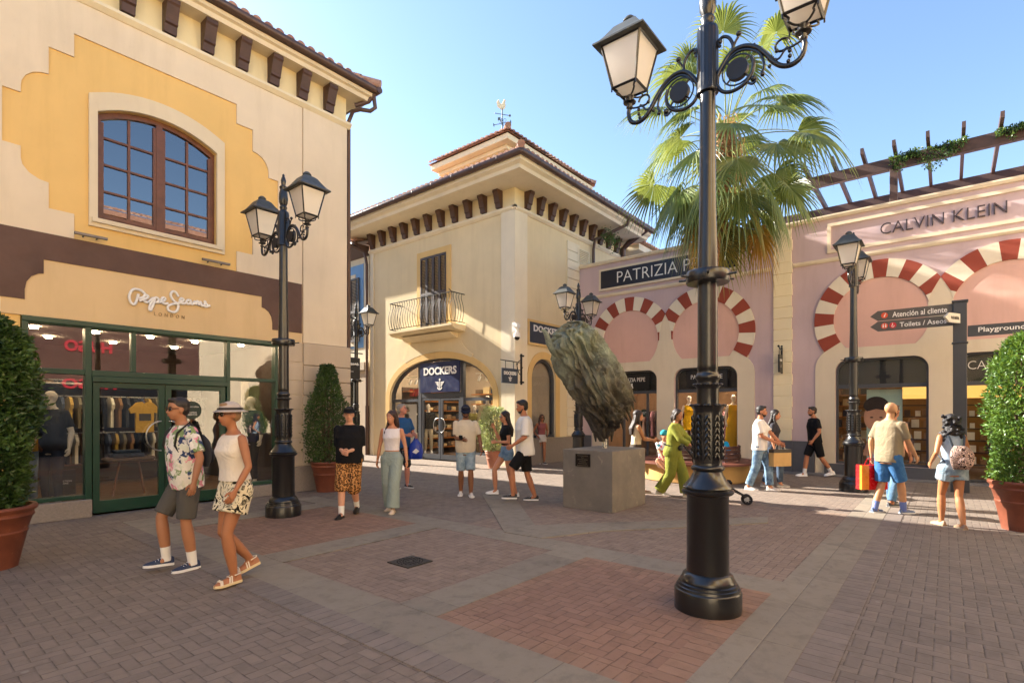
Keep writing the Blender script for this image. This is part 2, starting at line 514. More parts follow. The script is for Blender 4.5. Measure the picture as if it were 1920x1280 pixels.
def mould(mb, T, prof, a0, a1):
    """run a (c, b) profile along a between a0 and a1"""
    n = len(prof)
    vs = [(a, b, c) for a in (a0, a1) for (c, b) in prof]
    fs = [(i, (i + 1) % n, (i + 1) % n + n, i + n) for i in range(n)] + [tuple(range(n)), tuple(range(2 * n - 1, n - 1, -1))]
    mb.add(vs, fs, T)

def tiles(mb, p0, du, dn, L, depth, z0, slope, pitch=0.22, hip0=None, hip1=None, r=0.085):
    """rows of curved tiles: p0 eave start (x,y), du along the eave, dn inward; hips cut at 45 degrees"""
    n = int(L / pitch)
    for i in range(n + 1):
        s = (i + .5) * L / (n + 1)
        dep = depth
        if hip0: dep = min(dep, s)
        if hip1: dep = min(dep, L - s)
        k = max(1, int(dep / .38))
        for j in range(k):
            a, b_ = j * dep / k, (j + 1) * dep / k + .03
            vs = []
            for (t, rr, zz) in ((a, r, .018), (b_, r * .82, 0)):
                for q in range(7):
                    an = PI * q / 6
                    off = math.cos(an) * rr
                    z = z0 + slope * t + math.sin(an) * rr * .85 + zz
                    vs.append((p0[0] + du[0] * (s + off) + dn[0] * t, p0[1] + du[1] * (s + off) + dn[1] * t, z))
            fs = [(q, q + 1, q + 8, q + 7) for q in range(6)] + [(6, 5, 4, 3, 2, 1, 0)]
            mb.add(vs, fs)
def ridge(mb, a, b, r=.11):
    a, b = Vector(a), Vector(b); n = max(1, int((b - a).length / .4)); d = (b - a) / n
    for i in range(n):
        mb.tube([a + d * i, a + d * (i + 1.08)], [r, r * .82], 8, caps=True)

def corbel(parent, T, a, zt, zb, w_=.20, pr=.32):
    b = MB()
    prof = [(0.001, zt), (pr, zt), (pr, zt - .07), (pr - .03, zt - .10), (.17, zb + .19), (.17, zb + .15), (.13, zb + .13), (.11, zb), (0.001, zb)]
    mould(b, T, prof, a - w_ / 2, a + w_ / 2)
    return b.build('corbel', M_DBROWN, parent, recalc=True)

# ================================================================== LEFT SHOP BUILDING
LB = thing('shop_building', 'yellow and beige two storey shop building with stepped panel and large arched window', 'building', (1.5, 10.4, 0), world=True)
T = FX(10.4)
win = [(2.35, 4.67), (4.12, 4.67), (4.12, 6.36)] + [p for p in arcp(3.235, 4.93, 1.68, 58.2, 121.8, 12)][1:-1] + [(2.35, 6.36)]
shop = rect(1.45, 5.3, 0.0, 3.03)
b = MB()
b.plate(T, rect(-5, 6.8, 0, 8.75), [shop, win], -.25, 0)
b.build('wall', S_YELL, LB, recalc=True)
yel = [(2.06, 7.43), (4.475, 7.43), (4.475, 7.07), (4.775, 7.07), (4.775, 6.66)] + [(4.775 + .31 * math.sin(R(a)), 6.35 + .31 * math.cos(R(a))) for a in (15, 35, 55, 75, 90)] + \
      [(5.085, 6.25), (5.28, 6.25), (5.28, 5.47), (5.085, 5.47), (5.085, 5.3)] + [(4.775 + .31 * math.cos(R(a)), 5.3 - .26 * math.sin(R(a))) for a in (20, 45, 70, 90)] + \
      [(4.775, 4.66), (4.475, 4.66), (4.475, 4.28), (2.06, 4.28)]
lft = [(2 * 3.2675 - p[0], p[1]) for p in yel]
half = [p for p in yel if p[0] > 3.3]
yfull = half + [(2 * 3.2675 - p[0], p[1]) for p in reversed(half)]
b = MB()
b.plate(T, [(-5, 3.03), (1.45, 3.03), (5.3, 3.03), (5.79, 3.03), (5.79, 7.95), (-5, 7.95)], [yfull], 0.001, .03)
b.build('facade_render', S_BEIGE, LB, recalc=True)
b = MB()
b.box(5.805, 6.80, 3.075, 7.95, .001, .045, T)
b.box(6.801, 6.845, 10.36, 14, 3.075, 7.95)
b.build('corner_pilaster', S_BEIGE, LB)
b = MB(); b.plate(T, rect(1.24, 5.77, 3.035, 3.95), (), .0305, .038)
b.build('sign_fascia', S_TAN, LB, recalc=True)
band = [(5.77, 4.275), (5.77, 3.26), (5.15, 3.26), (5.15, 3.40)] + [(4.94 + .21 * math.cos(R(a)), 3.40 + .27 * math.sin(R(a))) for a in (25, 50, 75, 90)] + [(4.94, 3.88), (1.70, 3.88), (1.70, 3.67)] + \
       [(1.70 - .21 * math.sin(R(a)), 3.40 + .27 * math.cos(R(a))) for a in (15, 40, 65, 90)] + [(1.49, 3.26), (-5, 3.26), (-5, 4.275)]
b = MB(); b.plate(T, band, (), .0385, .055)
b.build('brown_band', S_BROWN, LB, recalc=True)
# body: side wall, back, roof slab
b = MB()
b.box(6.55, 6.80, 10.651, 34, 0, 8.75); b.box(-5, -4.8, 10.66, 34, 0, 8.75); b.box(-4.79, 6.54, 33.8, 34, 0, 8.75)
b.box(-4.79, 6.54, 10.66, 33.79, 8.5, 8.74)
b.build('side_wall', S_BEIGE, LB)
# rusticated stone base
b = MB()
zs = [.52, .79, 1.09, 1.38, 1.68, 1.98, 2.27, 2.60, 3.07]
for i in range(len(zs) - 1):
    z0, z1 = zs[i] + .008, zs[i + 1] - .008
    if i == len(zs) - 2: z0 -= .0
    b.box(5.305, 5.775, z0 + (.05 if i == 7 else 0), z1, .001, .06, T)
    b.box(5.79, 6.90, z0, z1, .001, .10, T)
    b.box(6.801, 6.90, 10.401, 14, z0, z1)
b.box(5.3, 6.86, .5, 3.06, .0, .05, T)
b.build('stone_base', S_STONE, LB, bevel=.012)
b = MB(); b.box(5.305, 6.93, 0, .51, .001, .13, T); b.box(6.801, 6.93, 10.401, 33, 0, .51)
b.box(1.45, 2.26, 0, .27, .001, .14, T); b.box(4.32, 5.3, 0, .21, .001, .14, T); b.box(-5, 1.44, 0, .45, .001, .1, T)
b.build('plinth', S_PLINTH, LB, bevel=.008)
# ledge, frieze, cornice
b = MB()
mould(b, T, [(0, 7.95), (.05, 7.95), (.12, 8.01), (.12, 8.06), (0, 8.08)], -5, 6.92)
T2 = lambda a, b_, c: (6.8 + c, a, b_)
mould(b, T2, [(0, 7.951), (.05, 7.951), (.12, 8.011), (.12, 8.061), (0, 8.081)], 10.401, 33)
b.build('ledge', S_CREAM, LB, recalc=True)
b = MB()
b.box(-5, 6.83, 8.08, 8.60, .001, .03, T)
b.box(6.801, 6.83, 10.371, 33, 8.081, 8.60)
b.build('frieze', stucco('frieze_yellow', '#e6d4a4'), LB)
b = MB()
mould(b, T, [(-.2, 8.601), (.34, 8.601), (.36, 8.68), (.42, 8.70), (.44, 8.76), (-.2, 8.76)], -5, 7.24)
mould(b, T2, [(.031, 8.602), (.34, 8.602), (.36, 8.681), (.42, 8.701), (.43, 8.761), (.031, 8.761)], 10.2, 34)
b.build('cornice', S_WHITE, LB, recalc=True)
for k in range(18):
    corbel(LB, lambda a, b_, c: (a, 10.37 - c, b_), 6.36 - .605 * k, 8.598, 8.085, .19, .28)
b = MB()
b.tube([(-5, 9.90, 8.83), (7.33, 9.90, 8.83)], .075, 10); b.tube([(7.33, 9.82, 8.83), (7.33, 33, 8.83)], .075, 10)
for k in range(15): b.tube([(6.9 - k * .8, 9.90, 8.83), (6.93 - k * .8, 9.90, 8.83)], .082, 10)
b.build('gutter', M_GUT, LB, smooth=50)
b = MB()
b.tube([(7.30, 9.96, 8.8), (7.22, 10.08, 8.62), (7.10, 10.2, 8.55), (7.0, 10.28, 8.50)], .05, 8)
b.tube([(7.3, 10.0, 8.74), (7.34, 10.0, 8.5), (7.24, 10.05, 8.40), (7.08, 10.2, 8.42), (7.0, 10.36, 8.4), (6.98, 10.5, 8.2), (6.98, 10.5, .3)], .045, 8)
b.build('downpipe', M_GUT, LB, smooth=50)
b = MB()
sl = .36
b.add([(-5, 9.9, 8.82), (7.33, 9.9, 8.82), (7.33 - 6, 15.9, 8.82 + 6 * sl), (-5, 15.9, 8.82 + 6 * sl), (7.33, 34, 8.82), (1.33, 34, 8.82 + 6 * sl)], [(0, 1, 2, 3), (1, 4, 5, 2)])
b.add([(-5, 9.93, 8.80), (7.30, 9.93, 8.80), (7.30, 34, 8.80), (-5, 34, 8.80)], [(0, 1, 2, 3)])
rf = b.build('roof', M_TILE, LB)
b = MB()
tiles(b, (-5, 9.86), (1, 0), (0, 1), 12.33, 1.6, 8.86, sl, hip1=True)
tiles(b, (7.36, 9.86), (0, 1), (-1, 0), 20, 1.2, 8.86, sl, hip0=True)
ridge(b, (7.36, 9.84, 8.95), (4.36, 12.84, 8.95 + 3 * sl))
b.build('tiles', M_TILE, rf, smooth=60)
# arched window
wf = [(2.24, 4.54), (4.25, 4.54), (4.25, 6.60)] + arcp(3.245, 4.90, 1.97, 58.5, 121.5, 14)[1:-1] + [(2.24, 6.60)]
b = MB(); b.plate(T, wf, [win], .0006, .05)
b.box(2.27, 4.20, 4.60, 4.665, .051, .10, T)
W = b.build('window', S_WHITE, LB, recalc=True)
b = MB()
def ins(poly, d, cx_=3.235, cz=5.5):
    return [(cx_ + (p[0] - cx_) * (1 - d / .9), cz + (p[1] - cz) * (1 - d / .95)) for p in poly]
b.plate(T, ins(win, .002), [ins(win, .07)], -.17, -.08)
b.box(3.19, 3.28, 4.73, 6.56, -.165, -.075, T)
top = lambda a: 4.93 + math.sqrt(1.61 ** 2 - (a - 3.235) ** 2) - .03
for (x0, x1) in ((2.41, 3.19), (3.28, 4.06)):
    for xx in (x0 + .02, x1 - .02): b.box(xx - .025, xx + .025, 4.735, top(xx) - .03, -.16, -.085, T)
    xm = (x0 + x1) / 2
    b.box(xm - .018, xm + .018, 4.736, top(xm) - .01, -.155, -.09, T)
    for zz in (5.17, 5.60, 6.03): b.box(x0 + .04, x1 - .04, zz - .016, zz + .016, -.153, -.092, T)
    b.box(x0 + .04, x1 - .04, 4.74, 4.80, -.158, -.087, T)
b.build('frame', M_WOODF, W, recalc=True)
b = MB(); b.plate(T, ins(win, .05), (), -.125, -.12)
b.build('pane', G_WIN, W, recalc=True)
b = MB(); b.plate(T, ins(win, -.02), (), -.60, -.58)
b.build('blind', simple('dark_blind', '#1d2430', .9, .1, 2, 0), W, recalc=True)
# shop front
b = MB()
fr = [(1.46, 1.53), (2.19, 2.275), (4.29, 4.35), (5.21, 5.295)]
z_top = 3.03
b.box(1.46, 5.295, 2.95, 3.028, -.14, .06, T)
b.box(1.46, 5.29, 2.93, 2.95, -.1, .03, T)
for (a0, a1) in fr:
    b.box(a0, a1, .28 if a0 < 2 else (.0 if a0 < 5 else .22), 2.949, -.12, .05, T)
b.box(1.531, 2.189, 2.20, 2.28, -.10, .04, T); b.box(1.531, 2.189, .28, .34, -.10, .05, T)
b.box(2.276, 4.289, 2.19, 2.28, -.10, .045, T)
b.box(2.276, 4.289, 2.10, 2.189, -.06, .07, T)
b.box(4.351, 5.209, 2.22, 2.28, -.10, .04, T); b.box(4.351, 5.209, .215, .28, -.10, .05, T)
b.box(2.80, 2.87, 2.281, 2.949, -.09, .02, T)
SF = b.build('shop_front', M_GREEN, LB, bevel=.006)
b = MB()
for (x0, x1, z0, z1) in ((1.53, 2.19, .34, 2.2), (1.53, 2.19, 2.28, 2.95), (2.275, 2.8, 2.28, 2.95), (2.87, 4.29, 2.28, 2.95), (4.35, 5.21, .28, 2.22), (4.35, 5.21, 2.28, 2.95)):
    b.box(x0, x1, z0, z1, -.03, -.02, T)
b.build('pane', G_SHOP, SF)
for (x0, x1, hx) in ((2.29, 3.285, 3.23), (3.295, 4.275, 3.345)):
    b = MB()
    b.plate(T, rect(x0, x1, .03, 2.095), [rect(x0 + .09, x1 - .09, .22, 2.01)], -.05, .02)
    D = b.build('door', M_GREEN, LB, recalc=True, bevel=.004)
    b = MB(); b.box(x0 + .09, x1 - .09, .22, 2.01, -.02, -.01, T); b.build('pane', G_SHOP, D)
    b = MB()
    sg = -1 if hx < 3.3 else 1
    b.tube([T(hx + sg * (.24 * math.sin(PI * i / 14)), 1.22 + .25 * math.cos(PI * i / 14), .025 + .06 * math.sin(PI * i / 14)) for i in range(15)], .012, 8)
    b.build('handle', M_STEEL, D, smooth=50)
    if x0 > 3:
        b = MB(); b.tube([T(x0 + .42, 1.66, -.006), T(x0 + .42, 1.66, -.004)], .16, 28)
        b.slot = 1
        b.text('WE ARE OPEN', T, x0 + .42, 1.72, -.0035, -.002, w=.22); b.text('ESTAMOS\nABIERTOS', T, x0 + .42, 1.60, -.0035, -.002, w=.17)
        b.build('open_sticker', [simple('sticker_green', '#2c3a30', .6, .05, 3, 0), M_WHITE], D)
# small floodlight bars on the wall
for (x0, x1, z) in ((2.04, 2.45, 4.33), (3.83, 4.30, 4.33)):
    b = MB(); b.box(x0, x1, z, z + .035, .12, .17, T); b.tube([T(x0 + .12, z, .05), T(x0 + .12, z + .01, .13)], .012, 6); b.tube([T(x1 - .12, z, .05), T(x1 - .12, z + .01, .13)], .012, 6)
    b.build('light_bar', simple('bar_grey', '#77706a', .5, .1, 5, 0, metal=.5), LB)

# fascia sign, hand written script as bent rods
def script(mb, T, strokes, a0, b0, s, r, c=.07):
    for st in strokes:
        P = [Vector((x, y, 0)) for x, y in st]; out = []
        for i in range(len(P) - 1):
            p0, p1, p2, p3 = P[max(i - 1, 0)], P[i], P[i + 1], P[min(i + 2, len(P) - 1)]
            for k in range(5):
                t = k / 5
                out.append(.5 * ((2 * p1) + (-p0 + p2) * t + (2 * p0 - 5 * p1 + 4 * p2 - p3) * t * t + (-p0 + 3 * p1 - 3 * p2 + p3) * t ** 3))
        out.append(P[-1])
        mb.tube([T(a0 + p.x * s, b0 + p.y * s, c) for p in out], r, 8)
# coordinates read off the lettering, in units of 1 = whole word width
PJ = [[(.105, .150), (.075, .02), (.045, -.012), (.008, .03), (.0, .11), (.03, .19), (.075, .215), (.14, .205), (.18, .16), (.16, .11), (.11, .09)],
      [(.115, .05), (.15, .07), (.20, .10), (.22, .135), (.195, .15), (.17, .125), (.165, .08), (.19, .045), (.23, .06), (.265, .11)],
      [(.265, .11), (.30, .12), (.29, .05), (.265, -.03), (.25, -.07), (.235, -.04), (.25, .03), (.28, .10), (.32, .135), (.35, .11), (.335, .07), (.30, .065)],
      [(.335, .065), (.38, .08), (.42, .11), (.43, .14), (.405, .15), (.385, .12), (.39, .08), (.42, .06), (.47, .075)],
      [(.60, .20), (.565, .26), (.52, .26), (.50, .20), (.53, .14), (.57, .10), (.60, .06), (.58, -.02), (.53, -.05), (.475, -.03), (.465, .02), (.50, .06), (.56, .085), (.62, .11)],
      [(.62, .11), (.655, .14), (.665, .17), (.64, .18), (.62, .15), (.63, .11), (.66, .10), (.70, .12)],
      [(.765, .165), (.73, .17), (.705, .14), (.72, .11), (.75, .12), (.765, .165), (.765, .12), (.79, .115), (.815, .16), (.825, .15), (.825, .115)],
      [(.825, .115), (.85, .17), (.865, .16), (.865, .115), (.89, .165), (.905, .155), (.91, .115), (.94, .12), (.97, .17)],
      [(.97, .17), (.955, .19), (.96, .16), (.99, .14), (.985, .105), (.95, .105)], [(.985, .11), (1.03, .135)]]
SG = thing('shop_sign', 'white handwritten shop name letters on the tan fascia over the green shop front', 'sign', (3.35, 10.33, 3.5), world=True)
b = MB(); script(b, T, [[(x, y * .95 - .015 * 0) for x, y in st] for st in PJ], 2.76, 3.40, 1.19, .021, .075)
b.build('script_lettering', simple('letter_white', '#efece6', .4, .02, 3, 0), SG, smooth=60)
b = MB(); b.text('LONDON', T, 3.35, 3.285, .039, .05, w=.46, h=.058, track=2.0, weight=0)
b.build('small_lettering', simple('letter_grey', '#9a7e58', .6, .02, 3, 0), SG)
# ================================================================== CORNER BUILDING (beyond the square)
U0, V0 = 12.46, 10.1
CB = thing('corner_building', 'cream two storey corner building with deep tiled eaves, brown corbels and a balcony', 'building', (U0, V0, 0), world=True)
A = FY(U0); B = FX(V0)
TXA = lambda a, b_, c: (U0 - c, -a, b_)
E_BR = None
S_CORN = stucco('stucco_corner', '#e2ceA6')
S_CORP = stucco('stucco_corner_pale', '#e6d8bc')
S_OCHRE = stucco('stucco_ochre', '#dfbb7c')
zsp, vc, hw, rise = 2.15, 13.51, 2.56, 1.33
arch = [(vc - hw, 0.0)] + [(vc - hw * math.cos(R(a)) ** .9 if a < 90 else vc + hw * abs(math.cos(R(a))) ** .9, zsp + rise * math.sin(R(a))) for a in range(0, 181, 9)] + [(vc + hw, 0.0)]
def arch_s(d): return [(vc - hw - d, 0.0)] + [(vc - (hw + d) * (math.cos(R(a)) ** .9 if a < 90 else -abs(math.cos(R(a))) ** .9), zsp + (rise + d) * math.sin(R(a))) for a in range(0, 181, 9)] + [(vc + hw + d, 0.0)]
b = MB(); b.plate(A, [(10.1, 0), (17.25, 0), (17.25, 8.42), (10.1, 8.42)], [arch], -.25, 0)
aw = [(13.30, .82), (14.62, .82), (14.62, 2.7)] + arcp(13.96, 2.7, .66, 0, 180, 14)[1:-1] + [(13.30, 2.7)]
b.plate(B, [(12.711, .0), (19.2, .0), (19.2, 8.42), (12.711, 8.42)], [aw], -.25, 0)
b.box(12.72, 19.0, 16.9, 17.2, 3.6, 8.4); b.box(18.9, 19.19, 10.36, 17.2, 0, 8.4)
b.build('wall', S_CORN, CB, recalc=True)
b = MB(); b.plate(A, arch_s(.22), [arch_s(.002)], .001, .03)
ys = [(13.08, .82), (14.86, .82), (14.86, 2.7)] + arcp(13.97, 2.7, .89, 0, 180, 16)[1:-1] + [(13.08, 2.7)]
b.plate(B, ys, [[(p[0] + (.004 if p[0] > 13.9 else -.004), p[1]) for p in aw]], .001, .02)
b.build('arch_surround', S_OCHRE, CB, recalc=True)
b = MB()
og = [(15.35, 3.55)] + [(15.2 - .25 * k / 4 - .2 * (k / 4) ** 2, 3.62 + .42 * math.sin(PI / 2 * k / 4)) for k in range(5)] + [(14.6, 4.08), (12.35, 3.98)] + [(12.3 - .5 * k / 4, 3.96 - .45 * (k / 4) ** .6) for k in range(1, 5)]
lower = [(vc - (hw + .23) * (math.cos(R(a)) if a < 90 else -abs(math.cos(R(a)))), zsp + (rise + .23) * math.sin(R(a))) for a in range(54, 130, 6)]
b.plate(A, og + [p for p in lower if 11.8 < p[0] < 15.3], (), .001, .035)
b.build('arch_relief', S_CORN, CB, recalc=True)
b = MB()
b.box(10.04, 10.58, 0, 7.73, .001, .06, A)
b.box(12.46, 13.02, 0, 7.73, .001, .06, B)
b.build('corner_pilaster', S_CORP, CB)
b = MB(); b.box(17.05, 17.25, .0, 7.73, .001, .04, A); b.build('edge_pilaster', S_CORP, CB)
b = MB()
pr = [(0, 7.73), (.03, 7.73), (.10, 7.80), (.10, 7.86), (0, 7.88)]
mould(b, A, pr, 10.0, 17.3); mould(b, B, pr, 12.36, 19.2)
b.build('ledge', S_CORP, CB, recalc=True)
b = MB(); b.box(10.07, 17.25, 7.88, 8.41, .001, .03, A); b.box(12.4595, 19.2, 7.881, 8.409, .001, .03, B)
b.build('frieze', stucco('frieze_cream', '#e4d2a6'), CB)
for k in range(11): corbel(CB, lambda a, b_, c: (U0 - .03 - c, a, b_), 10.64 + .638 * k, 8.409, 7.89, .20, .26)
for k in range(10): corbel(CB, lambda a, b_, c: (a, V0 - .03 - c, b_), 13.0 + .632 * k, 8.409, 7.89, .20, .26)
e = 1.16
b = MB()
prC = [(-.2, 8.412), (e - .22, 8.412), (e - .18, 8.50), (e - .06, 8.56), (e - .02, 8.68), (-.2, 8.70)]
def mitre(mb, prof, x0, y0, x1, y1):
    """cornice round the corner: profile (c,z) offset outwards from the corner at (x0,y0)"""
    n = len(prof)
    vs = [(x0 - c, y1, z) for c, z in prof] + [(x0 - c, y0 - c, z) for c, z in prof] + [(x1, y0 - c, z) for c, z in prof]
    fs = []
    for s in range(2):
        for i in range(n):
            k = (i + 1) % n
            fs.append((s * n + i, s * n + k, (s + 1) * n + k, (s + 1) * n + i))
    fs += [tuple(range(n)), tuple(range(3 * n - 1, 2 * n - 1, -1))]
    mb.add(vs, fs)
mitre(b, prC, U0, V0, 19.6, 18.15)
b.build('cornice', S_CORP, CB, recalc=True)
b = MB()
gx, gy = U0 - e - .03, V0 - e - .03
b.tube([(gx, 18.2, 8.71), (gx, gy, 8.71), (gx + .001, gy, 8.71)], .088, 10)
b.tube([(gx, gy, 8.71), (19.7, gy, 8.71)], .088, 10)
for k in range(10): b.tube([(gx, gy + .8 + k * .9, 8.71), (gx, gy + .84 + k * .9, 8.71)], .096, 10)
for k in range(9): b.tube([(gx + .8 + k * .9, gy, 8.71), (gx + .84 + k * .9, gy, 8.71)], .096, 10)
b.build('gutter', M_GUT, CB, smooth=50)
b = MB()
b.tube([(gx, 17.9, 8.68), (gx + .02, 17.9, 8.4), (gx + .3, 17.8, 8.15), (gx + .8, 17.6, 7.95), (U0 - .14, 17.5, 7.85), (U0 - .12, 17.42, 7.6), (U0 - .10, 17.38, 7.35), (U0 - .10, 17.36, 1.9), (U0 - .10, 17.36, .0)], .055, 8)
b.tube([(U0 - .10, 17.36, 0), (U0 - .10, 17.36, 1.9)], .075, 8)
b.build('downpipe', M_GUT, CB, smooth=50); b = MB()
b.tube([(17.6, gy + .0, 8.68), (17.6, gy + .1, 8.45), (17.3, 9.5, 8.2), (16.95, 9.95, 7.95), (16.92, 10.0, 7.6), (16.92, 10.0, 6.9)], .055, 8)
b.build('downpipe', M_GUT, CB, smooth=50); b = MB()
b.tube([(19.1, gy, 8.68), (19.1, 9.7, 8.3), (19.1, 9.95, 8.1), (19.1, 9.95, 6.9)], .11, 8)
b.build('downpipe', M_GUT, CB, smooth=50)
sl = .36
b = MB()
x1, y1 = 19.8, 18.3
q = 3.2
b.add([(gx, gy, 8.72), (x1, gy, 8.72), (x1, gy + q, 8.72 + q * sl), (gx + q, gy + q, 8.72 + q * sl), (gx, y1, 8.72), (gx + q, y1, 8.72 + q * sl)], [(0, 1, 2, 3), (0, 3, 5, 4)])
b.box(gx + 2.6, x1 - .1, gy + 2.6, y1 - .1, 8.7, 9.1)
b.add([(gx, y1, 8.5), (x1, y1, 8.5), (x1, y1, 9.0), (gx + q, y1, 9.8), (gx, y1, 8.9)], [(0, 1, 2, 3, 4)])
rf = b.build('roof', M_TILE, CB)
b = MB()
tiles(b, (gx - .04, gy - .04), (1, 0), (0, 1), x1 - gx, 3.0, 8.76, sl, hip0=True)
tiles(b, (gx - .04, gy - .04), (0, 1), (1, 0), y1 - gy, 3.0, 8.76, sl, hip0=True)
ridge(b, (gx - .05, gy - .05, 8.86), (gx + 3, gy + 3, 8.86 + 3 * sl))
b.build('tiles', M_TILE, rf, smooth=60)
# roof lantern storey
tx, ty, tx1, ty1, ze = 13.46, 11.19, 19.1, 15.1, 10.86
b = MB(); b.box(tx + .55, tx1 - .4, ty + .55, ty1 - .4, 8.9, ze - .15); TW = b.build('roof_tower', stucco('stucco_tower', '#e8d6ac'), CB)
b = MB(); b.box(tx + .35, tx1 - .2, ty + .35, ty1 - .2, ze - .28, ze - .14); b.box(tx + .08, tx1 - .08, ty + .08, ty1 - .08, ze - .14, ze + .06); b.build('cornice', S_WHITE, TW, bevel=.02)
b = MB()
cx_, cy_, zp = (tx + tx1) / 2, (ty + ty1) / 2, ze + .98
hx = (tx1 - tx) / 2 - (ty1 - ty) / 2
b.add([(tx, ty, ze + .07), (tx1, ty, ze + .07), (tx1, ty1, ze + .07), (tx, ty1, ze + .07), (cx_ - hx, cy_, zp), (cx_ + hx, cy_, zp)], [(0, 1, 5, 4), (1, 2, 5), (2, 3, 4, 5), (3, 0, 4)])
tr_ = b.build('roof', M_TILE, TW)
b = MB()
s2 = .9 / ((ty1 - ty) / 2)
tiles(b, (tx - .04, ty - .04), (1, 0), (0, 1), tx1 - tx, 1.9, ze + .10, s2, hip0=True, hip1=True, r=.08)
tiles(b, (tx - .04, ty - .04), (0, 1), (1, 0), ty1 - ty, 1.9, ze + .10, s2, hip0=True, hip1=True, r=.08)
ridge(b, (tx - .03, ty - .03, ze + .2), (cx_ - hx, cy_, zp + .1)); ridge(b, (tx1, ty, ze + .2), (cx_ + hx, cy_, zp + .1)); ridge(b, (cx_ - hx, cy_, zp + .12), (cx_ + hx, cy_, zp + .12))
b.build('tiles', M_TILE, tr_, smooth=60)
# weather vane
wx, wy, wz = 15.3, 13.0, 11.82
VN = thing('weather_vane', 'pale cockerel weather vane with compass arms on the tower roof of the corner building', 'weather vane', (wx, wy, wz))
b = MB(); b.lathe([(.34, -.3), (.30, 0.02), (.12, .22), (.05, .34), (.02, .36)], n=16); b.build('pedestal', S_WHITE, VN, smooth=50)
b = MB(); b.tube([(0, 0, .3), (0, 0, 1.3)], .022, 8)
for an in (0, 90):
    M = Matrix.Rotation(R(an + 20), 3, 'Z')
    b.tube([M @ Vector((-.34, 0, .72)), M @ Vector((.34, 0, .72))], .014, 6)
    for s_ in (-1, 1): b.obox(M @ Vector((.34 * s_, 0, .72)), (.012, .09, .10), M)
    for s_ in (-1, 1): b.tube([M @ Vector((.1 * s_ + .06 * math.cos(a), 0, .82 + .06 * math.sin(a))) for a in [i * .7 for i in range(8)]], .008, 5)
b.tube([(-.33, .1, 1.0), (.33, -.1, 1.12)], .014, 6); b.ball((.33, -.1, 1.12), .045)
b.build('compass', simple('vane_iron', '#4c5450', .5, .1, 5, 0), VN, smooth=50)
b = MB()
cock = [(-.20, 1.28), (-.10, 1.26), (.0, 1.22), (.1, 1.3), (.15, 1.42), (.12, 1.55), (.16, 1.62), (.09, 1.66), (.04, 1.56), (-.02, 1.44), (-.10, 1.44), (-.17, 1.56), (-.24, 1.46)]
b.plate(lambda a, b_, c: (a * .95, -a * .3 + c, b_), cock, (), -.015, .015); b.build('cockerel', S_WHITE, VN, recalc=True)
# shutters
b = MB()
b.plate(A, rect(12.82, 14.52, 4.48, 7.24), [rect(13.03, 14.33, 4.5, 7.04)], .001, .035)
SH = b.build('shutter_frame', S_OCHRE, CB, recalc=True)
for k in range(4):
    v0 = 13.035 + k * .3235; v1 = v0 + .318
    b = MB(); b.plate(A, rect(v0, v1, 4.5, 7.03), [rect(v0 + .05, v1 - .05, 4.58, 5.7), rect(v0 + .05, v1 - .05, 5.78, 6.95)], -.01, .05)
    for i in range(46):
        zz = 4.6 + i * .0515
        if 5.69 < zz < 5.79: continue
        b.add([(v0 + .05, zz, .0), (v1 - .05, zz, .0), (v1 - .05, zz - .03, .045), (v0 + .05, zz - .03, .045), (v0 + .05, zz + .008, .0), (v1 - .05, zz + .008, .0), (v1 - .05, zz - .022, .045), (v0 + .05, zz - .022, .045)], [(0, 1, 2, 3), (4, 7, 6, 5), (3, 2, 6, 7)], A)
    b.build('shutter', simple('shutter_brown', '#3d2f29', .55, .12, 6, .1), CB, recalc=True)
# balcony
b = MB()
bl = [(0, 4.28), (.5, 4.33), (.56, 4.37), (.60, 4.40), (.65, 4.41), (.65, 4.48), (0, 4.48)]
mould(b, A, bl, 12.15, 15.35)
mould(b, A, [(0, 4.1), (.2, 4.15), (.38, 4.27), (.40, 4.275), (0, 4.275)], 12.5, 15.0)
BA = b.build('balcony', S_CORN, CB, recalc=True)
b = MB(); v0, v1, pj = 12.2, 15.3, .60
P = lambda v, c, z: (U0 - c, v, z)
b.tube([P(v0, 0, 5.48), P(v0, pj, 5.48), P(v1, pj, 5.48), P(v1, 0, 5.48)], .016, 6)
b.tube([P(v0, 0, 4.56), P(v0, pj, 4.56), P(v1, pj, 4.56), P(v1, 0, 4.56)], .013, 6)
b.tube([P(v0, pj, 5.48), P(v0 - .15, pj + .25, 5.50)], .012, 6)
def bal(v, c, ox, oc):
    pts = []
    for i in range(13):
        t = i / 12; z = 4.56 + .92 * t
        bul = .075 * math.sin(PI * min(1, t * 1.35)) ** 1.0 if t < .74 else -.035 * math.sin(PI * (t - .74) / .26)
        pts.append(P(v + ox * bul, c + oc * bul, z))
    b.tube(pts, .009, 5)
n = 24
for i in range(n + 1): bal(v0 + (v1 - v0) * i / n, pj, 0, 1)
for i in range(1, 5):
    bal(v0, pj * i / 5, -1, 0); bal(v1, pj * i / 5, 1, 0)
b.build('railing', simple('railing_black', '#1a1614', .6, .1, 9, 0, spec=.2), BA, smooth=50)
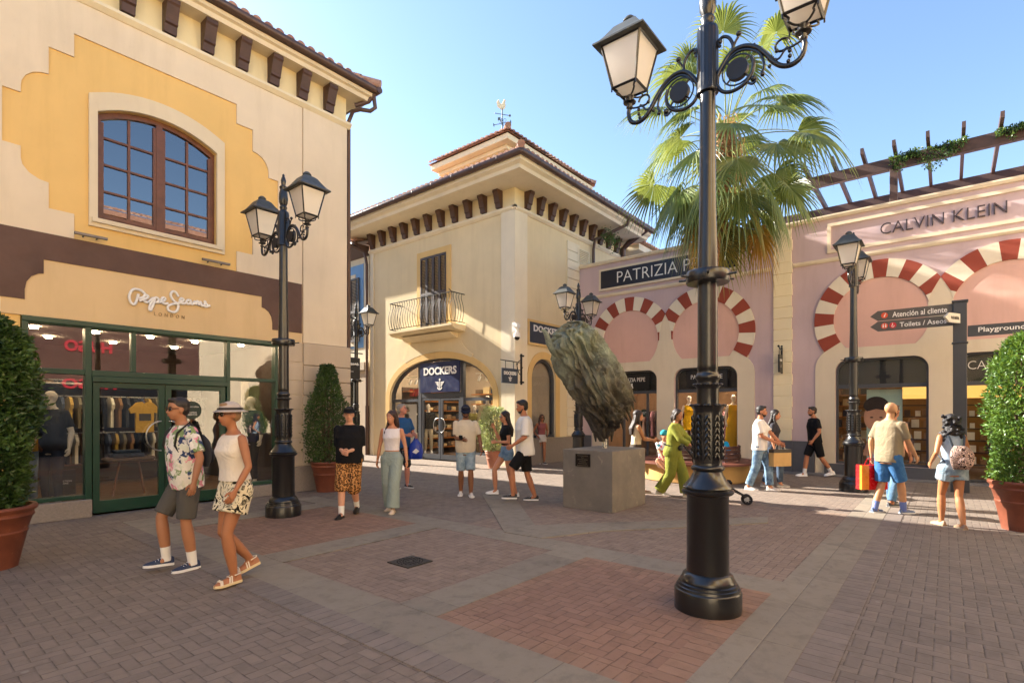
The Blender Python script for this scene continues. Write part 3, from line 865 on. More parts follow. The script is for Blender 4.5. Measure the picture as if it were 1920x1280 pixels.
# door unit under the arch
b = MB()
b.plate(A, arch, [[(vc + (p[0] - vc) * (1 - .07 / hw), p[1] if p[1] < .01 else p[1] - .07 * (p[1] / 3.48)) for p in arch]], -.2, -.08)
for (a0, a1) in ((12.33, 12.45), (14.41, 14.56)): b.box(a0, a1, 0, 3.38, -.19, -.07, A)
b.box(11.0, 12.33, 2.02, 2.12, -.18, -.09, A); b.box(14.56, 16.03, 2.02, 2.12, -.18, -.09, A); b.box(12.45, 14.41, 2.15, 2.32, -.18, -.075, A)
b.box(10.98, 12.33, .26, .34, -.18, -.09, A); b.box(14.56, 16.03, .26, .34, -.18, -.09, A)
DF = b.build('shop_front', M_DARKF, CB, recalc=True)
b = MB(); b.plate(A, [(vc + (p[0] - vc) * .98, p[1] * .985) for p in arch], (), -.145, -.14); b.build('pane', G_SHOP2, DF, recalc=True)
b = MB(); b.box(10.97, 12.33, 0, .26, -.2, -.02, A); b.build('plinth', S_PLINTH, CB); b = MB(); b.box(14.56, 16.06, 0, .26, -.2, -.02, A); b.build('plinth', S_PLINTH, CB)
for k, (v0, v1) in enumerate(((12.46, 13.42), (13.44, 14.40))):
    b = MB(); b.plate(A, rect(v0, v1, .03, 2.14), [rect(v0 + .09, v1 - .09, .2, 2.06)], -.14, -.08)
    D = b.build('door', M_DARKF, CB, recalc=True)
    hv = v1 - .06 if k == 0 else v0 + .06; sg = -1 if k == 0 else 1
    b = MB(); b.tube([P(hv + sg * .22 * math.sin(PI * i / 14), -.05 + .03 * math.sin(PI * i / 14) + .0, 1.2 + .24 * math.cos(PI * i / 14)) for i in range(15)], .012, 8); b.build('handle', M_STEEL, D, smooth=50)
b = MB(); b.plate(B, aw, [[(13.96 + (p[0] - 13.96) * .88, 2.0 + (p[1] - 2.0) * .93) for p in aw]], -.18, -.06); AW = b.build('window', M_DARKF, CB, recalc=True)
b = MB(); b.plate(B, [(13.96 + (p[0] - 13.96) * .95, 2.0 + (p[1] - 2.0) * .96) for p in aw], (), -.13, -.12); b.build('pane', G_SHOP2, AW, recalc=True)
b = MB(); b.box(12.5, 18.0, 0, .81, .061, .085, B); b.box(13.1, 15.0, .76, .815, .086, .12, B); b.build('plinth', S_PLINTH, CB)
b = MB()
for i in range(22):
    z0 = .83 + i * .32
    if z0 < 7.5: b.box(15.3, 16.08, z0 + .008, z0 + .312, .001, .035, B)
b.build('stone_pilaster', S_CORP, CB, bevel=.01)
b = MB(); b.plate(B, rect(15.95, 16.75, 6.9, 7.45), [rect(16.02, 16.68, 6.95, 7.40)], .001, .04)
for i in range(7): b.box(16.02, 16.68, 6.97 + i * .064, 7.0 + i * .064, .005, .035, B)
b.build('louvre', S_WHITE, CB, recalc=True)
# second block behind with more corbels
NB = thing('rear_building', 'cream rear building with brown corbels peeping over the pink shop parapet', 'building', (19.8, 10.5, 0), world=True)
b = MB(); b.box(19.81, 34, 10.5, 24, 0, 8.2); b.build('wall', S_CORN, NB)
b = MB(); b.box(19.8, 34, 9.6, 24, 8.2, 8.45); b.build('eaves', S_CORP, NB)
for k in range(9):
    corbel(NB, lambda a, b_, c: (a, 10.5 - c, b_), 20.5 + .8 * k, 8.198, 7.6, .22, .3)
b = MB(); b.add([(19.6, 9.5, 8.5), (34, 9.5, 8.5), (34, 13, 9.7), (19.6, 13, 9.7)], [(0, 1, 2, 3)]); tiles(b, (19.6, 9.48), (1, 0), (0, 1), 14, 2, 8.52, .34); b.build('roof', M_TILE, NB, smooth=60)
# emblem drawing for the blue signs: wings and anchor, given a, b centre and half width s
def emblem(mb, T, a, b_, s, c0, c1, sg=1):
    for q in (-1, 1):
        for k in range(4):
            y = b_ + s * (.35 - .2 * k); L = s * (1.0 - .18 * k)
            mb.plate(T, [(a + q * s * .2, y + s * .09), (a + q * s * .2, y - s * .07), (a + q * L * .85, y - s * .02), (a + q * L, y + s * .13)], (), c0, c1)
    mb.plate(T, rect(a - s * .07, a + s * .07, b_ - s * .6, b_ + s * .6), (), c0, c1)
    mb.plate(T, arcp(a, b_ + s * .78, s * .17, 0, 330, 10), (), c0, c1)
    mb.plate(T, arcp(a, b_ - s * .15, s * .62, 205, 335, 10) + list(reversed(arcp(a, b_ - s * .05, s * .5, 215, 325, 10))), (), c0, c1)
M_NAVY = simple('navy_panel', '#0f1d4a', .35, .04, 2, 0)
M_SLATE = simple('slate_panel', '#3a4350', .45, .04, 2, 0)
def shopsign(name, label, cat, org, T, Tt, rct, panel, frame, words, em, group=None, c=.05, bold=.035):
    t = thing(name, label, cat, org, group, world=True)
    a0, a1, z0, z1 = rct
    if frame:
        b = MB(); b.plate(T, rect(a0 - .07, a1 + .07, z0 - .07, z1 + .07), [rect(a0, a1, z0, z1)], c - .045, c + .01); b.build('frame', frame, t, recalc=True)
    b = MB(); b.plate(T, rect(a0, a1, z0, z1), (), c - .045, c); b.build('panel', panel, t, recalc=True)
    for (s_, ca, cb, w_, h_) in words:
        b = MB(); b.text(s_, Tt, ca, cb, c + .001, c + .012, w=w_, h=h_, weight=bold); b.build('lettering', M_WHITE, t)
    if em:
        b = MB(); emblem(b, Tt, em[0], em[1], em[2], c + .001, c + .008); b.build('emblem', M_WHITE, t, recalc=True)
    return t
shopsign('shop_sign', 'navy sign with white letters and winged anchor above the glass doors of the corner shop', 'sign', (U0, 13.4, 2.9), A, TXA, (12.455, 14.405, 2.33, 3.36), M_NAVY, None,
         [('DOCKERS', -13.40, 3.06, 1.62, .27)], (-13.4, 2.58, .23), c=-.02)
shopsign('shop_sign', 'slate grey sign in a yellow frame on the shaded side of the corner shop', 'sign', (14.1, V0, 4.1), B, B, (13.14, 15.15, 3.82, 4.47), M_SLATE, S_OCHRE,
         [('DOCKERS', 14.1, 4.29, 1.5, .21)], (14.1, 3.96, .16), c=.05)
HS = thing('hanging_sign', 'small navy hanging sign with white letters on a black scroll bracket at the building corner', 'hanging sign', (12.2, V0, 2.7), world=True)
TH = lambda a, b_, c: (a, V0 - .35 - c, b_)
b = MB(); b.plate(TH, rect(11.45, 12.16, 2.47, 2.90), (), -.02, .02); b.build('panel', M_SLATE, HS, recalc=True, bevel=.01)
b = MB(); b.text('DOCKERS', TH, 11.805, 2.76, .021, .028, w=.56, h=.10, weight=.035); emblem(b, TH, 11.805, 2.60, .09, .021, .026); b.build('lettering', M_WHITE, HS)
b = MB()
b.tube([TH(11.4, 3.12, 0), TH(12.34, 3.10, 0)], .014, 6)
for a_ in (11.62, 11.98): b.tube([TH(a_, 3.1, 0), TH(a_, 2.9, 0)], .010, 5)
b.box(12.32, 12.37, 2.45, 3.36, -.02, .02, TH); b.box(12.3, 12.46, 2.50, 2.55, -.02, .02, TH); b.box(12.3, 12.46, 3.28, 3.33, -.02, .02, TH)
for q in (1,):
    b.tube([TH(12.32 - .02 - .13 * math.sin(a * .9) * 1.2, 3.1 - .11 + .2 * math.cos(a) * .9 * (1 - a / 9), 0) for a in [i * .45 for i in range(11)]], .013, 5)
    b.tube([TH(12.30 - .18 * (i / 8), 2.75 + .33 * (i / 8) ** 2, 0) for i in range(9)], .013, 5)
b.build('bracket', M_IRON, HS, smooth=50)
# security camera on the corner
SC = thing('security_camera', 'white dome security camera on a bracket at the corner building edge', 'camera', (12.3, 9.95, 3.95))
b = MB(); b.box(-.05, .12, -.05, .08, .05, .35); b.box(-.16, .0, -.20, -.04, .18, .28); b.tube([(-.08, -.12, .2), (-.08, -.14, .0)], .04, 8); b.build('bracket', M_WHITE, SC)
b = MB(); b.lathe([(.09, .02), (.10, -.08), (.10, -.10)], (-.08, -.14, 0), 14); b.build('housing', M_WHITE, SC, smooth=50)
b = MB(); b.ball((-.08, -.14, -.11), .085); b.build('dome', simple('dome_dark', '#22201e', .15, .05, 3, 0), SC, smooth=60)

# ================================================================== BLUE PANELLED BUILDING up the side street
BB = thing('street_building', 'cream building with a sky blue wall panel and shuttered window up the side street', 'building', (U0, 17.4, 0), world=True)
b = MB(); b.box(U0 + .06, 22, 17.45, 34, 0, 7.9); b.build('wall', S_CORP, BB)
AB = FY(U0 + .06)
b = MB(); b.plate(AB, rect(17.8, 23, 4.2, 7.50), (), .001, .02); b.build('blue_panel', stucco('stucco_blue', '#7fa9d4'), BB, recalc=True)
b = MB(); b.plate(AB, rect(18.3, 21, 4.3, 7.15), [rect(18.55, 20.4, 4.5, 6.95)], .021, .05); b.build('window', S_CORP, BB, recalc=True)
b = MB(); b.box(18.55, 20.4, 4.5, 6.95, .021, .03, AB); b.build('pane', G_WIN, BB)
b = MB()
for (v0, v1) in ((18.02, 18.60), (20.4, 21.0)):
    b.plate(AB, rect(v0, v1, 4.45, 6.98), [rect(v0 + .06, v1 - .06, 4.55, 5.6), rect(v0 + .06, v1 - .06, 5.7, 6.9)], .05, .09)
    for i in range(40): b.box(v0 + .05, v1 - .05, 4.56 + i * .058, 4.59 + i * .058, .055, .08, AB)
b.build('shutter', simple('shutter_brown', '#3d2f29', .55, .12, 6, .1), BB, recalc=True)
b = MB(); mould(b, AB, [(0, 7.75), (.5, 8.0), (.5, 8.1), (0, 8.12)], 17.45, 34); b.tube([(U0 - .5, 17.5, 8.12), (U0 - .5, 34, 8.12)], .08, 8); b.build('eaves', M_GUT, BB, recalc=True)
b = MB(); b.add([(U0 - .5, 17.5, 8.15), (U0 - .5, 34, 8.15), (U0 + 3, 34, 9.4), (U0 + 3, 17.5, 9.4)], [(0, 1, 2, 3)]); tiles(b, (U0 - .5, 17.5), (0, 1), (1, 0), 8, 1.5, 8.2, .36); b.build('roof', M_TILE, BB, smooth=60)
b = MB(); b.box(17.5, 18.1, 0, 3.3, .001, .12, AB); b.box(17.5, 34, 3.3, 3.6, .001, .2, AB); b.build('pier', S_STONE, BB)
b = MB(); b.box(18.15, 21, 0.1, 3.2, .001, .05, AB); b.build('shop_front', M_BLACKP, BB)
b = MB(); b.box(18.25, 19.5, .3, 3.1, .051, .06, AB); b.box(19.6, 20.9, .3, 3.1, .051, .06, AB); b.build('pane', G_WIN, BB)
# ================================================================== PINK SHOP BUILDING with red and white arches
PU = 16.1
PB = thing('pink_building', 'low pink shop building with red and white horseshoe arches over rounded shop windows', 'building', (PU, 3.5, 0), world=True)
Pf = FY(PU); TXP = lambda a, b_, c: (PU - c, -a, b_)
S_PINK = stucco('stucco_pink', '#c4aeb0')
S_SALM = stucco('stucco_salmon', '#d8aea0')
S_CRM2 = stucco('stucco_cream_arch', '#dccdb4')
S_RED = stucco('voussoir_red', '#94483a')
S_VOUS = stucco('voussoir_cream', '#e2d6c0')
S_GREYB = simple('plinth_grey', '#56565b', .6, .1, 3, .1)
wins = {'A': (7.18, 9.08, .03, 3.0), 'B': (4.71, 6.61, .42, 3.0), 'C': (.34, 2.26, .30, 3.0), 'D': (-2.03, -.11, .03, 3.0)}
def rr(v0, v1, z0, z1, r):
    return [(v0, z0), (v1, z0)] + arcp(v1 - r, z1 - r, r, 0, 90, 7) + arcp(v0 + r, z1 - r, r, 90, 180, 7)
holes = {k: rr(*w_, .30) for k, w_ in wins.items()}
b = MB(); b.plate(Pf, rect(-9, 10.08, 0, 6.70), list(holes.values()), -.3, 0)
b.box(PU + .31, 26, -9, -8.8, 0, 6.6); b.box(PU + .31, 26, -9, 10.0, 6.45, 6.6)
b.build('wall', S_PINK, PB, recalc=True)
b = MB()
mould(b, Pf, [(0, 5.57), (.03, 5.57), (.06, 5.62), (.06, 5.67), (0, 5.69)], 3.79, 10.07); mould(b, Pf, [(0, 5.57), (.03, 5.57), (.06, 5.62), (.06, 5.67), (0, 5.69)], -9, 3.25)
mould(b, Pf, [(-.35, 6.70), (.06, 6.70), (.09, 6.76), (.09, 6.80), (-.35, 6.82)], -9, 10.07)
b.plate(Pf, rect(-4.6, 2.44, 5.80, 6.57), [rect(-4.52, 2.36, 5.88, 6.49)], .001, .05)
b.build('moulding', S_CRM2, PB, recalc=True)
b = MB(); b.box(-8, 10, 6.60, 6.86, -.36, -.30, Pf); b.build('flashing', simple('flashing_white', '#cfd2d4', .5, .05, 2, 0), PB)
b = MB()
z = .86; i = 0
while z < 6.68:
    z1 = min(z + .305, 6.69); d = .03 if i % 2 else 0
    b.box(3.29 - d * .7, 3.745, z + .007, z1 - .007, .001, .05, Pf); z += .305; i += 1
b.box(3.30, 3.73, .85, 6.69, .0005, .035, Pf)
b.build('quoin_pilaster', S_CREAM, PB, bevel=.008)
b = MB(); b.box(2.74, 3.27, 0, .855, .001, .04, Pf); b.box(3.27, 3.76, 0, .857, .001, .07, Pf); b.box(3.76, 4.25, 0, .855, .001, .04, Pf)
b.box(9.6, 10.06, 0, .85, .001, .04, Pf)
b.box(.2, 2.5, 0, .30, .001, .10, Pf); b.box(-8, .199, 0, .031, .06, .12, Pf); b.box(4.6, 6.7, 0, .42, .04, .09, Pf)
b.box(-8, -2.1, 0, .3, .04, .1, Pf)
b.build('plinth', S_GREYB, PB)
cz, ri, ro = 4.0, 1.0, 1.44
def inside(p, c): return (p[0] - c) ** 2 + (p[1] - cz) ** 2 < ro * ro - 1e-6
b_sal = MB(); b_vr = MB(); b_vc = MB(); b_cr = MB()
an0 = -math.degrees(math.asin(.71))
for (cA, cB_) in ((8.13, 5.66), (1.30, -1.07)):
    mid = (cA + cB_) / 2; zi = cz + math.sqrt(ro ** 2 - (cA - mid) ** 2)
    L, Rr = cA + 1.42, cB_ - 1.42
    # cream surround sheet
    lens = []
    aa = math.degrees(math.asin((zi - cz) / ro))
    lz = 3.29; sa = math.degrees(math.asin((lz - cz) / ri))
    # spandrel right edge = outer circle of A (towards B), left edge = outer circle of B
    eB = arcp(cB_, cz, ro, aa, -6, 8)      # from tip down on A side (higher y)
    eA = arcp(cA, cz, ro, 180 + 6, 180 - aa, 8)
    iA = arcp(cA, cz, ri, 180 + 9, 180 - sa, 8)     # inner circle of A, B-facing side, going down
    iB = arcp(cB_, cz, ri, sa, -9, 8)
    # clip: A side boundary of lens follows outer circle of B until it meets inner circle of A
    poly = eB[:-1] + [p for p in iA] + [p for p in iB] + eA[1:]
    r_ = .34
    base = [(Rr, 0), (L, 0), (L, 2.75)] + arcp(L - .55, 2.75, .55, 0, 62, 6)[1:] + [(L - .42, 3.29)]
    outer = [(Rr, 0)] + [(L, 0)] + arcp(L - .55, 2.78, .55, 0, 75, 6) + [(cA + .71, lz)]
    outer += [(mid + .42, lz)] if False else []
    outer2 = outer + [(cA - .70, lz), (cB_ + .70, lz), (cB_ - .71, lz)] + arcp(Rr + .55, 2.78, .55, 105, 180, 6)
    hs = [holes[k] for k in ('AB' if cA > 5 else 'CD')]
    b_cr.plate(Pf, outer2, hs, .001, .03)
    b_cr.plate(Pf, [(p[0], p[1]) for p in poly] if True else [], (), .0015, .031)
    # small feet beneath ring ends
    b_cr.plate(Pf, [(cA + .71, lz - .03), (L - .16, lz - .08), (cA + ro * math.cos(R(-30)), cz + ro * math.sin(R(-30))), (cA + ri * math.cos(R(-33)), cz + ri * math.sin(R(-33)))], (), .001, .0305)
    b_cr.plate(Pf, [(cB_ - .71, lz - .03), (Rr + .16, lz - .08), (cB_ - ro * math.cos(R(-30)), cz + ro * math.sin(R(-30))), (cB_ - ri * math.cos(R(-33)), cz + ri * math.sin(R(-33)))], (), .001, .0305)
    for c_, other in ((cA, cB_), (cB_, cA)):
        b_sal = MB(); b_sal.plate(Pf, arcp(c_, cz, ri, an0 + .2, 180 - an0 - .2, 40), (), .001, .012); b_sal.build('arch_infill', S_SALM, PB, recalc=True)
        n = 17; a0, a1 = -33, 213
        for k in range(n):
            s0, s1 = a0 + (a1 - a0) * k / n, a0 + (a1 - a0) * (k + 1) / n
            outp = arcp(c_, cz, ro, s0, s1, 5); inn = list(reversed(arcp(c_, cz, ri, s0, s1, 5)))
            pl = outp + inn
            # clip by other's outer disc (keep outside)
            res = []
            m_ = len(pl)
            for i in range(m_):
                p, q = pl[i], pl[(i + 1) % m_]
                ip, iq = inside(p, other), inside(q, other)
                if not ip: res.append(p)
                if ip != iq:
                    lo, hi = (p, q) if not ip else (q, p)
                    for _ in range(18):
                        mm = ((lo[0] + hi[0]) / 2, (lo[1] + hi[1]) / 2)
                        if inside(mm, other): hi = mm
                        else: lo = mm
                    res.append(lo)
            if len(res) < 3: continue
            am = R((s0 + s1) / 2)
            if math.cos(am) * (other - c_) > 0 and math.sin(am) < -.05: continue
            bs = MB(); bs.plate(Pf, res, (), .001, .045)
            bs.build('arch_stone', S_RED if k % 2 == 0 else S_VOUS, PB, recalc=True)
b_cr.build('window_surround', S_CRM2, PB, recalc=True)
for k, (v0, v1, z0, z1) in wins.items():
    b = MB(); o = rr(v0, v1, z0, z1, .30); i_ = rr(v0 + .05, v1 - .05, z0 + .05, z1 - .05, .27)
    b.plate(Pf, o, [i_], -.2, -.10)
    b.box(v0 + .04, v1 - .04, 2.25, 2.35, -.19, -.12, Pf)
    if k in 'AD':
        b.box(v0 + .35, v0 + .42, .06, 2.25, -.185, -.11, Pf); b.box(v0 + 1.2, v0 + 1.27, .06, 2.25, -.185, -.11, Pf)
    W = b.build('shop_window', M_DARKF, PB, recalc=True)
    b = MB(); b.box(v0 + .02, v1 - .02, z0 + .02, 2.28, -.155, -.15, Pf); b.plate(Pf, rr(v0 + .02, v1 - .02, 2.3, z1 - .02, .28), (), -.155, -.15); b.build('pane', G_SHOP2, W, recalc=True)
    b = MB(); b.plate(Pf, rr(v0 + .02, v1 - .02, 2.3, z1 - .02, .28), (), -.32, -.30); b.build('fascia', M_BLACKP, W, recalc=True)
# shop signs on the pink front
shopsign('shop_sign', 'long navy sign with thin white letters over the left pair of arches', 'sign', (PU, 6.9, 6.1), Pf, TXP, (4.68, 9.2, 5.86, 6.46), simple('navy_dark', '#14182a', .35, .04, 2, 0), S_CRM2,
         [('PATRIZIA PEPE', -6.95, 6.17, 3.25, .36)], None, c=.05, bold=-.012)
t = thing('shop_sign', 'dark brown raised letters on the pink panel above the right pair of arches', 'sign', (PU, 0.1, 6.15), world=True)
b = MB(); b.text('CALVIN KLEIN', TXP, -.13, 6.185, .012, .05, w=2.32, h=.27, weight=-.012); b.build('lettering', simple('letter_brown', '#3b2a28', .4, .05, 3, 0), t)
for k, cv in (('A', 8.13), ('B', 5.66)):
    t = thing('window_sign', 'black panel with white name over the %s' % ('rounded door beside the sculpture' if k == 'A' else 'rounded window with yellow dresses'), 'sign', (PU, cv, 2.7), world=True)
    b = MB(); b.box(cv - .62, cv + .62, 2.4, 2.93, -.148, -.14, Pf); b.build('panel', M_BLACKP, t)
    b = MB(); b.text('PATRIZIA PEPE', TXP, -cv, 2.72, -.139, -.13, w=.95, h=.13, weight=-.005); b.plate(TXP, [(-cv - .05, 2.44), (-cv + .05, 2.44), (-cv + .02, 2.56), (-cv + .03, 2.6), (-cv - .03, 2.6), (-cv - .02, 2.56)], (), -.139, -.132); b.build('lettering', M_WHITE, t)
t = thing('window_sign', 'thin white letters across the upper pane of the rightmost window', 'sign', (PU, -1.07, 2.7), world=True)
b = MB(); b.text('CALVIN KLEIN', TXP, 1.13, 2.72, -.148, -.14, w=1.52, h=.19, weight=-.015, track=.95); b.text('UNDERWEAR', TXP, 1.25, 2.48, -.148, -.14, w=.95, h=.10, weight=-.015); b.build('lettering', M_WHITE, t)
# hanging sign on the pilaster
HS = thing('hanging_sign', 'small dark hanging sign with white lettering on the quoined pilaster', 'hanging sign', (PU - .05, 3.6, 2.9), world=True)
THp = lambda a, b_, c: (PU - .12 - a, 3.52 - c, b_)
b = MB(); b.plate(THp, rect(.02, .30, 2.72, 3.20), (), -.02, .02); b.build('panel', M_BLACKP, HS, recalc=True)
TH2 = lambda a, b_, c: (PU - .12 + a, 3.52 - c, b_)
b = MB(); b.text('PATRIZIA PEPE', TH2, -.16, 3.05, .021, .026, w=.22, h=.06); b.plate(TH2, [(-.18, 2.85), (-.14, 2.85), (-.15, 2.93), (-.17, 2.93)], (), .021, .026); b.build('lettering', M_WHITE, HS)
b = MB(); b.box(-.05, -.02, 2.70, 3.42, -.02, .02, THp); b.tube([THp(-.03, 3.32, 0), THp(.30, 3.40, 0)], .014, 6); b.tube([THp(.06, 3.34, 0), THp(.06, 3.2, 0)], .008, 5); b.tube([THp(.26, 3.38, 0), THp(.26, 3.2, 0)], .008, 5)
b.ball(THp(.33, 3.42, 0), .03); b.ball(THp(-.03, 3.45, 0), .025); b.box(-.07, .04, 2.72, 2.76, -.02, .02, THp)
b.build('bracket', M_IRON, HS, smooth=50)
# pergola on the roof
PG = thing('pergola', 'dark brown timber pergola above the pink shop parapet', 'pergola', (16.3, 0, 6.8), world=True)
M_PERG = simple('pergola_wood', '#4a3630', .6, .2, 4, .3, 20)
b = MB(); b.box(16.18, 16.34, -8, 3.0, 7.66, 7.95); b.build('beam', M_PERG, PG, bevel=.01)
b = MB(); b.box(18.78, 18.94, -8, 4.2, 7.62, 7.93); b.build('beam', M_PERG, PG, bevel=.01)
for k in range(18):
    v = 3.55 - .64 * k
    b = MB(); b.hexa([(15.62, v - .035, 8.0), (15.62, v + .035, 8.0), (19.1, v + .035, 7.88), (19.1, v - .035, 7.88)], [(15.62, v - .035, 8.14), (15.62, v + .035, 8.14), (19.1, v + .035, 8.06), (19.1, v - .035, 8.06)])
    b.build('rafter', M_PERG, PG)
for v in (1.03, -2.9, -6.8):
    for uu in (16.18, 18.78):
        b = MB(); b.box(uu, uu + .16, v - .08, v + .08, 6.6, 7.66); b.box(uu + .165, uu + .25, v - .05, v + .05, 6.82, 6.95); b.build('post', M_PERG, PG, bevel=.008)

# ================================================================== BUILDINGS BEHIND THE CAMERA (seen only in the shop windows)
OB = thing('opposite_building', 'sunlit yellow and brown shop front mirrored in the green framed shop window', 'building', (6, -5, 0), world=True)
TO = lambda a, b_, c: (a, -5 + c, b_)
b = MB(); b.box(-14, 24, -.0, 9.6, -3, 0, TO); b.build('wall', S_BEIGE, OB)
b = MB(); b.box(-2, 9.5, 2.9, 5.0, .001, .05, TO); b.build('brown_band', simple('band_brown', '#5b3b33', .8, .1, 2, 0), OB)
b = MB(); b.box(-6, 12, 5.6, 8.6, .001, .04, TO); b.build('yellow_panel', S_YELL, OB)
b = MB(); b.box(-1, 9, 0, 2.85, .001, .06, TO); b.build('shop_front', simple('dark_glass', '#20242a', .1, .05, 2, 0), OB)
b = MB(); b.box(-14, 24, 9.3, 9.5, .001, .9, TO); tiles(b, (-14, -4.05), (1, 0), (0, -1), 38, 1.5, 9.5, .36); b.build('roof', M_TILE, OB, smooth=60)
b = MB()
for a_ in (1.2, 6.2): b.box(a_, a_ + 1.9, 5.9, 7.9, .05, .08, TO)
b.build('window', M_WHITE, OB)
b = MB(); tT = lambda a, b_, c: (-a, -5 + c, b_)
b.text('HUGO', tT, -5.56, 4.19, .06, .12, w=1.5, h=.44, weight=.03); b.text('HUGO', tT, -5.6, 2.74, .07, .12, w=1.7, h=.38, weight=.03)
b.build('red_lettering', emis('red_sign_glow', '#e02838', 1.1), OB)  # glow put into the red letters so their window reflection reads stronger
WB = thing('west_building', 'plain cream shop front mirrored dimly in the windows of the corner shop', 'building', (-14, 4, 0), world=True)
b = MB(); b.box(-16, -14, -8, 34, 0, 9.0); b.build('wall', S_CREAM, WB)
b = MB(); b.box(-13.99, -13.95, -2, 8, 0, 2.9); b.build('shop_front', simple('dark_glass', '#20242a', .1, .05, 2, 0), WB)
# ================================================================== STREET LAMPS
G_LANT = NG('lantern_glass')
_d = G_LANT.n('BsdfTranslucent'); _d.inputs[0].default_value = (.95, .90, .82, 1)
_e = G_LANT.n('BsdfDiffuse'); _e.inputs[0].default_value = (.85, .80, .72, 1)
_g = G_LANT.n('BsdfGlossy'); _g.inputs[0].default_value = (1, 1, 1, 1); _g.inputs['Roughness'].default_value = .15
_m = G_LANT.n('MixShader'); _m.inputs[0].default_value = .5
_m2 = G_LANT.n('MixShader'); _m2.inputs[0].default_value = .06
G_LANT.t.links.new(_e.outputs[0], _m.inputs[1]); G_LANT.t.links.new(_d.outputs[0], _m.inputs[2])
G_LANT.t.links.new(_m.outputs[0], _m2.inputs[1]); G_LANT.t.links.new(_g.outputs[0], _m2.inputs[2])
G_LANT.t.links.new(_m2.outputs[0], G_LANT.out.inputs[0]); G_LANT = G_LANT.mat
M_LROOF = simple('lantern_roof', '#4a4d4b', .5, .15, 6, .1, metal=.2)
def _iron():
    g = NG('cast_iron')
    g.b.inputs['Coat Weight'].default_value = .5; g.b.inputs['Coat Roughness'].default_value = .12
    n = g.noise(18, 4)
    c = g.mix(g.mrange(g.noise(5, 5, .7), .62, .72, 0, .5), srgb('#0e0e10'), srgb('#3a352f'))
    return g.fin(c, g.mrange(n, .3, .7, .28, .42), g.bump(n, .25, .004), spec=.5)
M_CAST = _iron()

def s_curve(pts, n=5):
    P = [Vector(p) for p in pts]; out = []
    for i in range(len(P) - 1):
        p0, p1, p2, p3 = P[max(i - 1, 0)], P[i], P[i + 1], P[min(i + 2, len(P) - 1)]
        for k in range(n):
            t = k / n
            out.append(.5 * ((2 * p1) + (-p0 + p2) * t + (2 * p0 - 5 * p1 + 4 * p2 - p3) * t * t + (-p0 + 3 * p1 - 3 * p2 + p3) * t ** 3))
    out.append(P[-1]); return out

LAMP = thing('street_lamp', 'near black cast iron street lamp with two lanterns standing on red paving', 'street lamp', (4.39, 1.52, 0), 'double street lamps on the square')
b = MB()
b.lathe([(.262, 0), (.262, .165), (.258, .175), (.25, .18), (.245, .20), (.235, .205), (.232, .225), (.215, .232), (.215, .25), (.205, .262), (.195, .29), (.175, .305), (.168, .31)], n=48)
b.lathe([(.166, .30), (.163, .93), (.168, .94)], n=48)
b.build('base', M_CAST, LAMP, smooth=40)
b = MB()
b.lathe([(.168, .935), (.19, .945), (.203, .96), (.203, .975), (.185, .985), (.185, .99), (.195, 1.0), (.190, 1.01), (.172, 1.03), (.14, 1.07), (.118, 1.11), (.112, 1.13), (.128, 1.145), (.132, 1.16), (.122, 1.175), (.112, 1.18), (.110, 1.20)], n=48)
b.build('collar', M_CAST, LAMP, smooth=50)
b = MB()
b.lathe([(.108, 1.19), (.112, 1.22), (.112, 1.55), (.108, 1.6), (.112, 1.63), (.135, 1.672)], n=40, ribs=lambda a, z: 1 + .02 * math.cos(a * 10))
b.lathe([(.085, 1.62), (.085, 1.80), (.088, 1.81), (.106, 1.835), (.106, 1.84), (.084, 1.845), (.084, 1.87), (.096, 1.885), (.099, 1.90), (.09, 1.92), (.082, 1.93), (.082, 1.94)], n=36)
# leaf reliefs: chevrons in ten columns
for c in range(10):
    a0 = 2 * PI * (c + .5) / 10
    for r_ in range(7):
        z = 1.225 + r_ * .05
        for sgn in (-1, 1):
            pts = []
            for t in (0, .35, .7, 1):
                a = a0 + sgn * .20 * t; rr = .116 + .008 * math.sin(PI * t)
                pts.append((rr * math.cos(a), rr * math.sin(a), z + .062 - .062 * t ** 1.3))
            b.tube(pts, [.006, .0095, .0075, .003], 5)
    for zz, rr in ((1.668, .132), (1.836, .104)):
        for d_ in (-.1, .1):
            a = a0 + d_; b.ball((rr * math.cos(a), rr * math.sin(a), zz), (.018, .018, .011), 8, 5)
b.build('leaf_sleeve', M_CAST, LAMP, smooth=50)
b = MB()
b.lathe([(.078, 1.93), (.078, 1.96), (.081, 1.965), (.080, 2.0), (.077, 2.9), (.066, 3.3), (.061, 4.22)], n=36)
b.build('shaft', M_CAST, LAMP, smooth=40)
b = MB()
b.lathe([(.10, 2.66), (.165, 2.665), (.172, 2.68), (.172, 2.745), (.165, 2.76), (.10, 2.762)], n=36)
for a in (20, 95, 140, 200, 265, 320):
    b.tube([(.16 * math.cos(R(a)), .16 * math.sin(R(a)), 2.71), (.235 * math.cos(R(a)), .235 * math.sin(R(a)), 2.715)], .009, 6)
b.build('collar_disc', M_CAST, LAMP, smooth=40)
b = MB()
b.lathe([(.060, 4.21), (.085, 4.22), (.085, 4.25), (.082, 4.255), (.082, 4.72), (.078, 4.75), (.05, 4.77), (.048, 4.80), (.058, 4.82), (.05, 4.84), (.045, 4.85)], n=64, ribs=lambda a, z: (1 + .035 * math.cos(a * 16)) if 4.252 < z < 4.73 else 1)
